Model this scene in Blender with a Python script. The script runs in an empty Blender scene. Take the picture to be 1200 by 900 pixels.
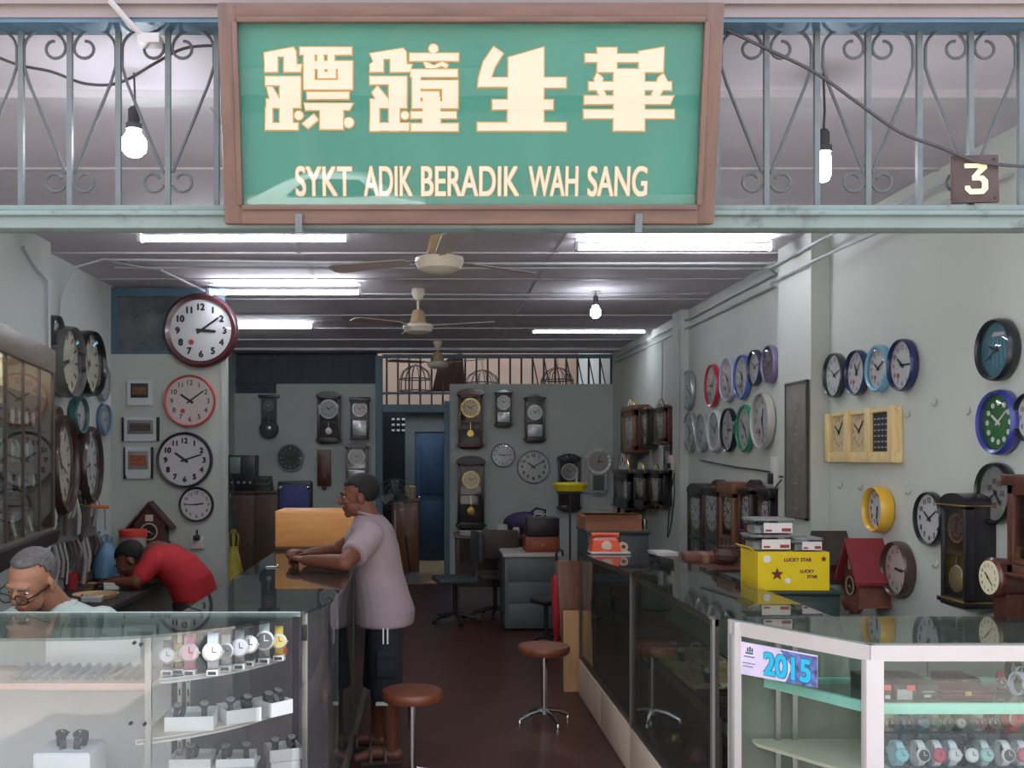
import bpy, bmesh, math, random
from mathutils import Vector, Matrix

random.seed(7)
SC = bpy.context.scene
COL = SC.collection
F, CX, CY, EYE = 1150.0, 501.0, 535.0, 1.65      # focal length in px of a 1200 px wide frame, vanishing point, eye height
PI = math.pi


def P(px, py, Y):
    return Vector(((px - CX) * Y / F, Y, EYE - (py - CY) * Y / F))


def on_x(px, py, X):
    return P(px, py, X * F / (px - CX))


def on_z(px, py, z):
    return P(px, py, (EYE - z) * F / (py - CY))


# ------------------------------------------------------------------ materials
def lin(c):
    out = []
    for v in c[:3]:
        v = v / 255.0
        out.append(v / 12.92 if v <= 0.04045 else ((v + 0.055) / 1.055) ** 2.4)
    return tuple(out) + (1.0,)


MATS = {}


def mat(name, col, rough=0.5, metal=0.0, var=0.0, scale=8.0, stretch=(1, 1, 1), spec=0.5, coat=0.0,
        bump=0.0, dirt=None):
    """Principled material; var = how far a noise pattern varies the colour, dirt = (colour, amount, scale)."""
    if name in MATS:
        return MATS[name]
    m = bpy.data.materials.new(name)
    m.use_nodes = True
    nt = m.node_tree
    b = nt.nodes['Principled BSDF']
    b.inputs['Roughness'].default_value = rough
    b.inputs['Metallic'].default_value = metal
    b.inputs['Specular IOR Level'].default_value = spec
    b.inputs['Coat Weight'].default_value = coat
    b.inputs['Coat Roughness'].default_value = 0.08
    c = lin(col)
    b.inputs['Base Color'].default_value = c
    src = None
    if var > 0 or bump > 0 or dirt:
        tc = nt.nodes.new('ShaderNodeTexCoord')
        mp = nt.nodes.new('ShaderNodeMapping')
        mp.inputs['Scale'].default_value = stretch
        nt.links.new(tc.outputs['Object'], mp.inputs['Vector'])
        nz = nt.nodes.new('ShaderNodeTexNoise')
        nz.inputs['Scale'].default_value = scale
        nz.inputs['Detail'].default_value = 5
        nt.links.new(mp.outputs['Vector'], nz.inputs['Vector'])
        rp = nt.nodes.new('ShaderNodeValToRGB')
        rp.color_ramp.elements[0].position = 0.3
        rp.color_ramp.elements[1].position = 0.7
        rp.color_ramp.elements[0].color = tuple(v * (1 - var) for v in c[:3]) + (1,)
        rp.color_ramp.elements[1].color = tuple(min(1, v * (1 + var)) for v in c[:3]) + (1,)
        nt.links.new(nz.outputs['Fac'], rp.inputs['Fac'])
        src = rp.outputs['Color']
        if dirt:
            n2 = nt.nodes.new('ShaderNodeTexNoise')
            n2.inputs['Scale'].default_value = dirt[2]
            n2.inputs['Detail'].default_value = 8
            n2.inputs['Roughness'].default_value = 0.7
            nt.links.new(tc.outputs['Object'], n2.inputs['Vector'])
            r2 = nt.nodes.new('ShaderNodeValToRGB')
            r2.color_ramp.elements[0].position = 0.55
            r2.color_ramp.elements[1].position = 0.72
            r2.color_ramp.elements[0].color = (0, 0, 0, 1)
            r2.color_ramp.elements[1].color = (dirt[1],) * 3 + (1,)
            nt.links.new(n2.outputs['Fac'], r2.inputs['Fac'])
            mx = nt.nodes.new('ShaderNodeMix')
            mx.data_type = 'RGBA'
            nt.links.new(r2.outputs['Color'], mx.inputs[0])
            nt.links.new(src, mx.inputs[6])
            mx.inputs[7].default_value = lin(dirt[0])
            src = mx.outputs[2]
        nt.links.new(src, b.inputs['Base Color'])
        if bump > 0:
            bp = nt.nodes.new('ShaderNodeBump')
            bp.inputs['Strength'].default_value = bump
            bp.inputs['Distance'].default_value = 0.01
            nt.links.new(nz.outputs['Fac'], bp.inputs['Height'])
            nt.links.new(bp.outputs['Normal'], b.inputs['Normal'])
    MATS[name] = m
    return m


def glass(name, tint=(255, 255, 255), rough=0.02, ior=1.5, haze=0.0):
    """Thin pane: clear with a tint, mirror-like by its Fresnel angle; haze = share of dull dust on the pane."""
    if name in MATS:
        return MATS[name]
    m = bpy.data.materials.new(name)
    m.use_nodes = True
    nt = m.node_tree
    nt.nodes.clear()
    out = nt.nodes.new('ShaderNodeOutputMaterial')
    tr = nt.nodes.new('ShaderNodeBsdfTransparent')
    tr.inputs['Color'].default_value = lin(tint)
    gl = nt.nodes.new('ShaderNodeBsdfGlossy')
    gl.inputs['Roughness'].default_value = rough
    fr = nt.nodes.new('ShaderNodeFresnel')
    gm = nt.nodes.new('ShaderNodeNewGeometry')          # the same mirror share on both faces of the pane
    mr = nt.nodes.new('ShaderNodeMapRange')
    mr.inputs['To Min'].default_value = ior
    mr.inputs['To Max'].default_value = 1.0 / ior
    nt.links.new(gm.outputs['Backfacing'], mr.inputs['Value'])
    nt.links.new(mr.outputs['Result'], fr.inputs['IOR'])
    mx = nt.nodes.new('ShaderNodeMixShader')
    nt.links.new(fr.outputs['Fac'], mx.inputs['Fac'])
    nt.links.new(tr.outputs[0], mx.inputs[1])
    nt.links.new(gl.outputs[0], mx.inputs[2])
    last = mx.outputs[0]
    if haze > 0:
        df = nt.nodes.new('ShaderNodeBsdfDiffuse')
        df.inputs['Color'].default_value = lin((225, 225, 225))
        tc = nt.nodes.new('ShaderNodeTexCoord')
        nz = nt.nodes.new('ShaderNodeTexNoise')
        nz.inputs['Scale'].default_value = 6
        nz.inputs['Detail'].default_value = 6
        nt.links.new(tc.outputs['Object'], nz.inputs['Vector'])
        mul = nt.nodes.new('ShaderNodeMath')
        mul.operation = 'MULTIPLY'
        mul.inputs[1].default_value = haze * 2
        nt.links.new(nz.outputs['Fac'], mul.inputs[0])
        m2 = nt.nodes.new('ShaderNodeMixShader')
        nt.links.new(mul.outputs[0], m2.inputs['Fac'])
        nt.links.new(last, m2.inputs[1])
        nt.links.new(df.outputs[0], m2.inputs[2])
        last = m2.outputs[0]
    nt.links.new(last, out.inputs['Surface'])
    MATS[name] = m
    return m


def emitter(name, col, strength):
    if name in MATS:
        return MATS[name]
    m = bpy.data.materials.new(name)
    m.use_nodes = True
    nt = m.node_tree
    nt.nodes.clear()
    out = nt.nodes.new('ShaderNodeOutputMaterial')
    e = nt.nodes.new('ShaderNodeEmission')
    e.inputs['Color'].default_value = lin(col)
    e.inputs['Strength'].default_value = strength
    nt.links.new(e.outputs[0], out.inputs['Surface'])
    MATS[name] = m
    return m


def plain(col, rough=0.5, **k):
    return mat('paint_%d_%d_%d_%d' % (col[0], col[1], col[2], int(rough * 100)), col, rough, **k)


# ------------------------------------------------------------------ mesh builder
I4 = Matrix.Identity(4)


class MB:
    def __init__(self, M=None):
        self.bm = bmesh.new()
        self.M = M or I4
        self.mi = 0

    def _add(self, verts, faces, M=None):
        T = self.M @ (M or I4)
        vs = [self.bm.verts.new(T @ Vector(v)) for v in verts]
        fs = []
        for f in faces:
            try:
                ff = self.bm.faces.new([vs[i] for i in f])
                ff.material_index = self.mi
                fs.append(ff)
            except ValueError:
                pass
        return vs, fs

    def box(self, x0, x1, y0, y1, z0, z1, bevel=0.0, M=None, seg=2):
        x0, x1 = min(x0, x1), max(x0, x1)
        y0, y1 = min(y0, y1), max(y0, y1)
        z0, z1 = min(z0, z1), max(z0, z1)
        v = [(x0, y0, z0), (x1, y0, z0), (x1, y1, z0), (x0, y1, z0), (x0, y0, z1), (x1, y0, z1), (x1, y1, z1), (x0, y1, z1)]
        f = [(0, 3, 2, 1), (4, 5, 6, 7), (0, 1, 5, 4), (1, 2, 6, 5), (2, 3, 7, 6), (3, 0, 4, 7)]
        vs, fs = self._add(v, f, M)
        if bevel > 0:
            es = list({e for ff in fs for e in ff.edges})
            r = bmesh.ops.bevel(self.bm, geom=es, offset=bevel, segments=seg, profile=0.5, affect='EDGES')
            for ff in r['faces']:
                ff.material_index = self.mi
        return self

    def hexa(self, pts):
        """Eight corners: the bottom four anticlockwise, then the top four."""
        self._add(pts, [(0, 3, 2, 1), (4, 5, 6, 7), (0, 1, 5, 4), (1, 2, 6, 5), (2, 3, 7, 6), (3, 0, 4, 7)])
        return self

    def loft(self, rings, cap=True, closed=False):
        n = len(rings[0])
        v = [p for r in rings for p in r]
        f = []
        for i in range(len(rings) - 1 + (1 if closed else 0)):
            a, b = i * n, ((i + 1) % len(rings)) * n
            for j in range(n):
                k = (j + 1) % n
                f.append((a + j, a + k, b + k, b + j))
        if cap and not closed:
            f.append(tuple(reversed(range(n))))
            f.append(tuple((len(rings) - 1) * n + j for j in range(n)))
        self._add(v, f)
        return self

    def cone(self, p0, p1, r0, r1=None, seg=16):
        r1 = r0 if r1 is None else r1
        p0, p1 = Vector(p0), Vector(p1)
        d = (p1 - p0)
        if d.length < 1e-9:
            return self
        d.normalize()
        u = d.orthogonal().normalized()
        w = d.cross(u)
        ring = lambda c, r: [c + (u * math.cos(2 * PI * i / seg) + w * math.sin(2 * PI * i / seg)) * r for i in range(seg)]
        self.loft([ring(p0, max(r0, 1e-5)), ring(p1, max(r1, 1e-5))])
        return self

    def tube(self, pts, r, seg=8):
        pts = [Vector(p) for p in pts]
        rs = r if isinstance(r, (list, tuple)) else [r] * len(pts)
        rings = []
        u = None
        for i, p in enumerate(pts):
            a = pts[max(0, i - 1)]
            b = pts[min(len(pts) - 1, i + 1)]
            d = (b - a).normalized()
            if u is None:
                u = d.orthogonal().normalized()
            else:
                u = (u - d * u.dot(d))
                u = u.normalized() if u.length > 1e-6 else d.orthogonal().normalized()
            w = d.cross(u)
            rings.append([p + (u * math.cos(2 * PI * k / seg) + w * math.sin(2 * PI * k / seg)) * rs[i] for k in range(seg)])
        self.loft(rings)
        return self

    def lathe(self, prof, seg=40, M=None, sx=1.0, sz=1.0, closed=False):
        """prof = [(radius, forward)] turned about the local -y axis (forward = towards the viewer of a wall thing)."""
        rings = []
        T = M or I4
        for r, h in prof:
            rings.append([T @ Vector((math.cos(2 * PI * i / seg) * max(r, 1e-5) * sx, -h, math.sin(2 * PI * i / seg) * max(r, 1e-5) * sz)) for i in range(seg)])
        self.loft(rings, cap=not closed, closed=closed)
        return self

    def turn(self, prof, c=(0, 0, 0), seg=32):
        """prof = [(radius, z)] turned about the vertical through c."""
        c = Vector(c)
        self.loft([[c + Vector((math.cos(2 * PI * i / seg) * max(r, 1e-5), math.sin(2 * PI * i / seg) * max(r, 1e-5), z)) for i in range(seg)] for r, z in prof])
        return self

    def ball(self, c, r, seg=16, M=None):
        r = (r, r, r) if not isinstance(r, (tuple, list)) else r
        n = seg // 2
        T = M or I4
        c = Vector(c)
        rings = []
        for j in range(1, n):
            a = -PI / 2 + PI * j / n
            rings.append([c + T @ Vector((math.cos(a) * math.cos(2 * PI * i / seg) * r[0], math.cos(a) * math.sin(2 * PI * i / seg) * r[1], math.sin(a) * r[2])) for i in range(seg)])
        lo, hi = c + T @ Vector((0, 0, -r[2])), c + T @ Vector((0, 0, r[2]))
        v = [lo] + [p for q in rings for p in q] + [hi]
        f = []
        for i in range(seg):
            k = (i + 1) % seg
            f.append((0, 1 + k, 1 + i))
            for j in range(len(rings) - 1):
                a, b = 1 + j * seg, 1 + (j + 1) * seg
                f.append((a + i, a + k, b + k, b + i))
            a = 1 + (len(rings) - 1) * seg
            f.append((a + i, a + k, len(v) - 1))
        self._add(v, f)
        return self

    def prism(self, poly, y0, y1, M=None):
        """poly in local x,z; extruded from y0 to y1."""
        n = len(poly)
        v = [(x, y0, z) for x, z in poly] + [(x, y1, z) for x, z in poly]
        f = [tuple(range(n)), tuple(reversed(range(n, 2 * n)))] + [(i, i + n, (i + 1) % n + n, (i + 1) % n) for i in range(n)]
        self._add(v, f, M)
        return self

    def plan(self, poly, z0, z1):
        """poly in x,y; extruded upwards."""
        n = len(poly)
        z0 = z0 if isinstance(z0, (list, tuple)) else [z0] * n
        z1 = z1 if isinstance(z1, (list, tuple)) else [z1] * n
        v = [(p[0], p[1], z0[i]) for i, p in enumerate(poly)] + [(p[0], p[1], z1[i]) for i, p in enumerate(poly)]
        f = [tuple(reversed(range(n))), tuple(range(n, 2 * n))] + [(i, (i + 1) % n, (i + 1) % n + n, i + n) for i in range(n)]
        self._add(v, f)
        return self

    def limb(self, pts, radii, seg=14):
        for i in range(len(pts) - 1):
            self.cone(pts[i], pts[i + 1], radii[i], radii[i + 1], seg)
        for p, r in zip(pts, radii):
            self.ball(p, r, seg)
        return self

    def data(self, name, mats, smooth=35):
        bmesh.ops.recalc_face_normals(self.bm, faces=self.bm.faces[:])
        me = bpy.data.meshes.new(name)
        self.bm.to_mesh(me)
        self.bm.free()
        for m in (mats if isinstance(mats, (list, tuple)) else [mats]):
            me.materials.append(m)
        if smooth:
            me.shade_smooth()
            me.set_sharp_from_angle(angle=math.radians(smooth))
        return me

    def build(self, name, mats, parent=None, smooth=35):
        return obj(name, self.data(name, mats, smooth), parent)


def obj(name, me, parent=None):
    o = bpy.data.objects.new(name, me)
    COL.objects.link(o)
    if parent:
        o.parent = parent
    return o


def tag(o, label, cat, group=None, kind=None):
    o['label'] = label
    o['category'] = cat
    if group:
        o['group'] = group
    if kind:
        o['kind'] = kind
    return o


def thing(name, label, cat, loc=(0, 0, 0), rotz=0.0, group=None):
    o = bpy.data.objects.new(name, None)
    o.empty_display_size = 0.05
    COL.objects.link(o)
    o.location = loc
    o.rotation_euler = (0, 0, rotz)
    return tag(o, label, cat, group)


def struct(name, mb, m, label=None, smooth=35):
    o = mb.build(name, m, None, smooth)
    o['kind'] = 'structure'
    if label:
        o['label'] = label
    return o


TXT = {}


def text_geo(s, bold=False):
    """Outlines of a line of lettering filled to triangles: (verts, faces, width) with a cap height of about 0.7."""
    if s in TXT:
        return TXT[s]
    cu = bpy.data.curves.new('lettering', 'FONT')
    cu.body = s
    cu.size = 1.0
    cu.offset = 0.0
    ob = bpy.data.objects.new('lettering', cu)
    COL.objects.link(ob)
    bpy.context.view_layer.update()
    dg = bpy.context.evaluated_depsgraph_get()
    me = bpy.data.meshes.new_from_object(ob.evaluated_get(dg))
    v = [tuple(p.co) for p in me.vertices]
    f = [tuple(p.vertices) for p in me.polygons]
    bpy.data.objects.remove(ob)
    bpy.data.meshes.remove(me)
    w = max(p[0] for p in v) if v else 0
    TXT[s] = (v, f, w)
    return TXT[s]


def put_text(mb, s, cx, cz, h, y, sx=1.0, bold=0.0, M=None):
    """Centre a line of lettering at local x, z; h = cap height; drawn on the plane y, seen from -y."""
    v, f, w = text_geo(s)
    if not v:
        return
    k = h / 0.7
    x0 = min(p[0] for p in v)
    z0, z1 = min(p[1] for p in v), max(p[1] for p in v)
    xm, zm = (x0 + w) / 2, (z0 + z1) / 2
    shifts = [(0, 0)] if not bold else [(-bold, 0), (bold, 0), (0, -bold), (0, bold)]
    for i, (dx, dz) in enumerate(shifts):
        mb._add([(cx + (p[0] - xm) * k * sx + dx, y - 0.00002 * i, cz + (p[1] - zm) * k + dz) for p in v], f, M)


def remeshed(mb, name, m, parent, voxel=0.007, smooth=3, fac=0.5):
    """One continuous surface grown from overlapping solids."""
    me = mb.data(name, m, smooth=None)
    o = obj(name, me, parent)
    r = o.modifiers.new('r', 'REMESH')
    r.mode = 'VOXEL'
    r.voxel_size = voxel
    r.use_smooth_shade = True
    s = o.modifiers.new('s', 'SMOOTH')
    s.iterations = smooth
    s.factor = fac
    bpy.context.view_layer.update()
    dg = bpy.context.evaluated_depsgraph_get()
    new = bpy.data.meshes.new_from_object(o.evaluated_get(dg))
    o.modifiers.clear()
    o.data = new
    bpy.data.meshes.remove(me)
    new.name = name
    if not new.materials:
        new.materials.append(m)
    new.shade_smooth()
    return o


def copy_tree(o, parent=None):
    c = o.copy()
    COL.objects.link(c)
    c.parent = parent
    for ch in list(o.children):
        copy_tree(ch, c)
    return c


# ------------------------------------------------------------------ palette
WALL = mat('pale_blue_green_plaster', (182, 190, 184), 0.75, var=0.05, scale=2.5, bump=0.05)
WALL_R = mat('pale_grey_plaster', (194, 199, 192), 0.75, var=0.05, scale=2.0, bump=0.05)
CEIL = mat('grey_lavender_ceiling_board', (206, 198, 206), 0.8, var=0.06, scale=1.5)
FLOOR = mat('dark_red_brown_floor', (74, 44, 38), 0.32, var=0.22, scale=3.0, spec=0.35)
BATTEN = mat('off_white_batten', (196, 192, 196), 0.6, var=0.05)
TEAL = mat('weathered_teal_paint', (112, 126, 123), 0.55, var=0.08, scale=5, dirt=((62, 56, 48), 0.95, 9))
IRON = mat('teal_grey_iron', (92, 98, 100), 0.5, var=0.1, scale=20)
IRON_D = mat('dark_iron', (72, 76, 80), 0.5, var=0.15, scale=30)
LINTEL = mat('off_white_lintel', (132, 121, 120), 0.8, var=0.04, scale=3)
BLUEF = mat('dull_blue_paint', (72, 98, 116), 0.5, var=0.1)
DKBLUE = mat('dark_recess_blue', (66, 74, 88), 0.7, var=0.1)
CHROME = mat('chrome', (205, 205, 205), 0.2, metal=1.0)
STEEL = mat('brushed_steel', (178, 176, 172), 0.35, metal=0.9)
ALU = mat('white_aluminium', (186, 176, 172), 0.4, var=0.03)
BRASS = mat('brass', (214, 176, 96), 0.28, metal=1.0)
WHITE = mat('white_plastic', (236, 236, 236), 0.4)
BLACK = mat('black_plastic', (24, 24, 27), 0.4)
DIAL = mat('white_dial', (228, 229, 232), 0.5)
INK = mat('black_ink', (22, 22, 26), 0.5)
W_DARK = mat('dark_walnut', (52, 36, 34), 0.38, var=0.35, scale=9, stretch=(6, 6, 0.7), coat=0.3)
W_BLK = mat('black_stained_wood', (32, 28, 32), 0.38, var=0.3, scale=9, stretch=(6, 6, 0.7), coat=0.3)
W_RED = mat('reddish_mahogany', (84, 44, 36), 0.35, var=0.3, scale=9, stretch=(6, 6, 0.7), coat=0.3)
W_MID = mat('mid_brown_wood', (120, 76, 52), 0.42, var=0.25, scale=9, stretch=(6, 6, 0.7), coat=0.2)
W_FRAME = mat('weathered_brown_frame', (98, 72, 61), 0.5, var=0.25, scale=7, stretch=(0.6, 6, 6))
W_FRAME_V = mat('weathered_brown_frame_upright', (98, 72, 61), 0.5, var=0.25, scale=7, stretch=(6, 6, 0.6))
W_SEAT = mat('red_brown_seat', (122, 68, 46), 0.4, var=0.2, scale=8, stretch=(1, 5, 1))
W_PINE = mat('pale_pine', (226, 202, 146), 0.5, var=0.1, scale=8, stretch=(4, 4, 1))
W_ORANGE = mat('orange_veneer', (226, 160, 92), 0.45, var=0.1, scale=6, stretch=(0.7, 4, 4))
G_CLEAR = glass('clear_glass')
G_TOP = glass('greenish_counter_glass', (212, 222, 217), 0.015, ior=1.9, haze=0.015)
G_FRONT = glass('counter_front_glass', (244, 245, 244), 0.01, ior=1.55, haze=0.03)
G_FRONT_R = glass('clean_front_glass', (244, 246, 244), 0.01, ior=1.5)
G_SIDE = glass('dusty_side_glass', (205, 215, 210), 0.01, ior=1.55, haze=0.015)
G_CLOCK = glass('clock_glass', (250, 250, 250), 0.03, ior=1.45)
G_PLASTIC = glass('clear_plastic', (238, 240, 242), 0.05, ior=1.3, haze=0.006)
TUBE_E = emitter('fluorescent_tube_light', (240, 246, 255), 40.0)
BULB_E = emitter('bulb_light', (240, 246, 255), 60.0)
# ================================================================== setting
XL, XR, YB, ZC = -2.5, 2.4, 12.7, 3.0
YF = 3.05                                     # shop front plane
b = MB(); b.box(-2.9, 2.9, 2.6, 18.0, -0.12, 0.0); struct('floor', b, FLOOR)
b = MB(); b.box(-2.85, 2.85, 12.72, 15.6, -0.001, 0.006); struct('floor_passage_lit', b, mat('tan_lit_floor', (176, 150, 116), 0.5, var=0.1, scale=3))  # paler tan sheet over the floor, its colour standing in for the lit patch
b = MB(); b.box(-2.9, 2.9, 3.05, 12.85, ZC, ZC + 0.25); struct('ceiling', b, CEIL)
b = MB(); b.box(XL - 0.2, XL, 3.2, 16.2, -0.1, 3.6); struct('wall_left', b, WALL)
b = MB(); b.box(XR, XR + 0.2, 3.2, 16.2, -0.1, 3.6); struct('wall_right', b, WALL_R)
# shop front: lintel, rails
b = MB(); b.box(-3.2, 3.2, 2.96, 3.05, 2.975, 3.7); b.box(-3.2, 3.2, 2.945, 2.96, 3.01, 3.03); struct('wall_front', b, LINTEL)
b = MB(); b.box(-3.2, XL, 2.9, 3.22, -0.1, 3.1); struct('wall_front_left', b, LINTEL)
b = MB(); b.box(XR, 3.2, 2.9, 3.22, -0.1, 3.1); struct('wall_front_right', b, LINTEL)
b = MB(); b.box(XL, XR, 2.965, 3.055, 2.962, 2.985); struct('trim_1', b, BLUEF)
b = MB()
b.box(XL, XR, 3.0, 3.075, 2.348, 2.405, 0.006); b.box(XL, XR, 3.005, 3.07, 2.405, 2.42)
b.box(XL, XR, 2.985, 3.01, 2.385, 2.40, 0.004)
struct('trim_2', b, TEAL)
# ceiling battens running across the shop, and two rows along it
k = 3
for Y, w, h in ((3.66, 0.10, 0.03), (4.6, 0.035, 0.009), (5.55, 0.035, 0.009), (6.5, 0.035, 0.009), (7.45, 0.035, 0.009), (8.4, 0.035, 0.009), (9.35, 0.035, 0.009), (10.3, 0.035, 0.009), (11.3, 0.035, 0.009), (12.2, 0.05, 0.03)):
    b = MB(); b.box(XL, XR, Y - w / 2, Y + w / 2, ZC - h, ZC + 0.002); struct('trim_%d' % k, b, BATTEN); k += 1
for X in (-0.85, 0.85):
    b = MB(); b.box(X - 0.012, X + 0.012, 3.72, 12.6, ZC - 0.006, ZC + 0.002); struct('trim_%d' % k, b, CEIL); k += 1
# pilasters on the side walls
b = MB(); b.box(2.29, 2.41, 5.86, 6.41, 0, ZC); struct('trim_%d' % k, b, WALL_R); k += 1
b = MB(); b.box(2.32, 2.41, 9.02, 9.3, 0, ZC); struct('trim_%d' % k, b, WALL_R); k += 1
b = MB(); b.box(XL - 0.01, -2.38, 5.0, 6.2, 0, ZC); struct('trim_%d' % k, b, WALL); k += 1
# partition on the left with its high window
YP = 7.75
x_l, x_r = XL, (263 - CX) * YP / F
zt = P(0, 415, YP).z
b = MB(); b.box(x_l, x_r, YP, YP + 0.08, 0, zt); b.box(x_r - 0.02, x_r + 0.012, YP - 0.012, YP + 0.09, 0, zt + 0.005); struct('wall_partition', b, WALL)
b = MB()
fz = ZC - 0.015
b.box(x_l, x_r, YP, YP + 0.07, zt, zt + 0.03); b.box(x_l, x_r, YP, YP + 0.07, fz - 0.07, fz)
for X in (x_l, -1.75, x_r - 0.05):
    b.box(X, X + 0.05, YP, YP + 0.07, zt + 0.03, fz - 0.07)
w = struct('window_1', b, BLUEF)
g = MB(); g.box(x_l + 0.05, x_r - 0.05, YP + 0.03, YP + 0.036, zt + 0.03, fz - 0.07); g.build('window_glass', glass('hazy_window_glass', (120, 140, 148), 0.1, haze=0.12), w)
# back wall: two panels, doorway, dark boards in place of a shaded recess on the left, barred strip on the right
z450 = P(0, 450, YB).z
xa, xb = P(440, 0, YB).x, P(527, 0, YB).x
b = MB(); b.box(XL, P(324, 0, YB).x, YB, YB + 0.1, 0, P(0, 461, YB).z); b.box(P(324, 0, YB).x, xa, YB - 0.02, YB + 0.1, 0, z450); struct('wall_back_left', b, WALL)
b = MB(); b.box(xb, XR, YB, YB + 0.1, 0, z450); struct('wall_back_right', b, WALL)
b = MB(); b.box(XL, xa + 0.02, YB + 0.1, YB + 0.14, P(0, 465, YB).z, ZC)
for i in range(9):
    X = XL + 0.2 * i + 0.06
    b.box(X, X + 0.012, YB + 0.085, YB + 0.101, P(0, 448, YB).z, ZC)
b.box(XL, xa, YB + 0.06, YB + 0.1, P(0, 447, YB).z - 0.03, P(0, 447, YB).z + 0.03)
struct('wall_back_dark_recess', b, DKBLUE)
d = MB()
d.box(xa, xa + 0.09, YB - 0.04, YB + 0.12, 0, ZC - 0.05); d.box(xb - 0.07, xb, YB - 0.02, YB + 0.12, 0, P(0, 470, YB).z)
d.box(xa + 0.09, xb, YB, YB + 0.1, P(0, 483, YB).z, P(0, 474, YB).z); d.box(xa + 0.09, XR, YB + 0.02, YB + 0.08, P(0, 414, YB).z - 0.06, P(0, 414, YB).z - 0.01)
d.box(xa + 0.09, xb, YB - 0.01, YB + 0.1, P(0, 459, YB).z - 0.03, P(0, 459, YB).z - 0.005)
struct('door_frame', d, mat('doorframe_blue_green', (84, 112, 126), 0.5, var=0.08))
# the yard behind (open to the sky), its walls, blue door
b = MB(); b.box(-2.9, 2.9, 15.6, 15.8, 0, 7.0); struct('wall_yard', b, mat('tan_yard_wall', (150, 126, 108), 0.85, var=0.12, scale=3))
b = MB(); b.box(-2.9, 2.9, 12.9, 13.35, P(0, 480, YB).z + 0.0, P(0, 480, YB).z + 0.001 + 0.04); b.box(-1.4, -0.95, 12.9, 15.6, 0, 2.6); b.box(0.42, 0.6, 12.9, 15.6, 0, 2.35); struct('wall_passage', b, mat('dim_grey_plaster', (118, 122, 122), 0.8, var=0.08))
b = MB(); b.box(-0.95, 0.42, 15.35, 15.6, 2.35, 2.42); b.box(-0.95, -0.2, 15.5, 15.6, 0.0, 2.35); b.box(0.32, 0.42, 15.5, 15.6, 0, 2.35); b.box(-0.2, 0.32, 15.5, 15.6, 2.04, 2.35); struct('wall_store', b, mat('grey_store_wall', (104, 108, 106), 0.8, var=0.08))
b = MB(); b.box(-0.2, 0.32, 15.52, 15.56, 0.01, 2.03, 0.004)
for z0, z1 in ((0.15, 0.95), (1.05, 1.9)):
    b.box(-0.12, 0.24, 15.505, 15.525, z0, z1, 0.006)
dr = struct('door_1', b, mat('blue_door_paint', (48, 72, 96), 0.45, var=0.12))
h = MB(); h.ball((-0.13, 15.49, 1.0), 0.028); h.cone((-0.13, 15.52, 1.0), (-0.13, 15.49, 1.0), 0.012); h.build('door_handle', CHROME, dr)
# dark vent-block panel inside the passage
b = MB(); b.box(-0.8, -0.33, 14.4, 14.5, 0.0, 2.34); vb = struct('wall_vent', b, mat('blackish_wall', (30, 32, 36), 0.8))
v = MB()
for i in range(3):
    for j in range(3):
        p = P(459 + i * 6, 490 + j * 6.5, 14.4)
        v.box(p.x, p.x + 0.045, 14.385, 14.401, p.z - 0.03, p.z)
v.build('vent_light_squares', WHITE, vb)  # white squares stand in for light shining through the vent holes

# ------------------------------------------------------------------ outside, seen in the reflections
ASPHALT = mat('asphalt', (136, 130, 126), 0.9, var=0.1, scale=4)
b = MB(); b.box(-40, 40, -40, 2.6, -0.3, -0.15); struct('ground_street', b, ASPHALT)
b = MB(); b.box(-12, 12, -1.2, 2.6, -0.15, -0.02); struct('ground_pavement', b, mat('concrete', (186, 178, 170), 0.85, var=0.1, scale=3))
t = thing('terrace_building', 'pale shophouse row across the street, mirrored in the shop glass', 'building', (0, -31, -0.15))
b = MB(); b.box(-26, 26, -4, 0, 0, 7.5); b.box(-26, 26, 0, 0.5, 3.4, 3.7); b.build('wall', mat('cream_render', (104, 100, 96), 0.8, var=0.06, scale=0.6), t)
b = MB(); b.hexa([(-26.4, -4.4, 7.5), (26.4, -4.4, 7.5), (26.4, 0.5, 7.5), (-26.4, 0.5, 7.5), (-26.4, -2.6, 9), (26.4, -2.6, 9), (26.4, -1.4, 9), (-26.4, -1.4, 9)]); b.build('roof', mat('tile_roof', (140, 84, 66), 0.8, var=0.2), t)
for i in range(12):
    X = -24 + i * 4.2
    b = MB(); b.box(X, X + 1.5, -0.02, 0.06, 4.4, 6.3)
    for q in (0.48, 0.98):
        b.box(X + q, X + q + 0.05, 0.05, 0.09, 4.4, 6.3)
    for q in (0.6, 1.25):
        b.box(X, X + 1.5, 0.05, 0.09, 4.4 + q, 4.45 + q)
    b.build('window', [mat('shutter_grey', (98, 97, 94), 0.4)], t)
    b = MB(); b.box(X - 0.9, X + 2.3, -0.02, 0.05, 0.1, 3.0); b.build('shopfront', mat('shopfront_grey', (90, 88, 86), 0.5, var=0.2, scale=1.5, stretch=(1, 1, 6)), t)

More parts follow.
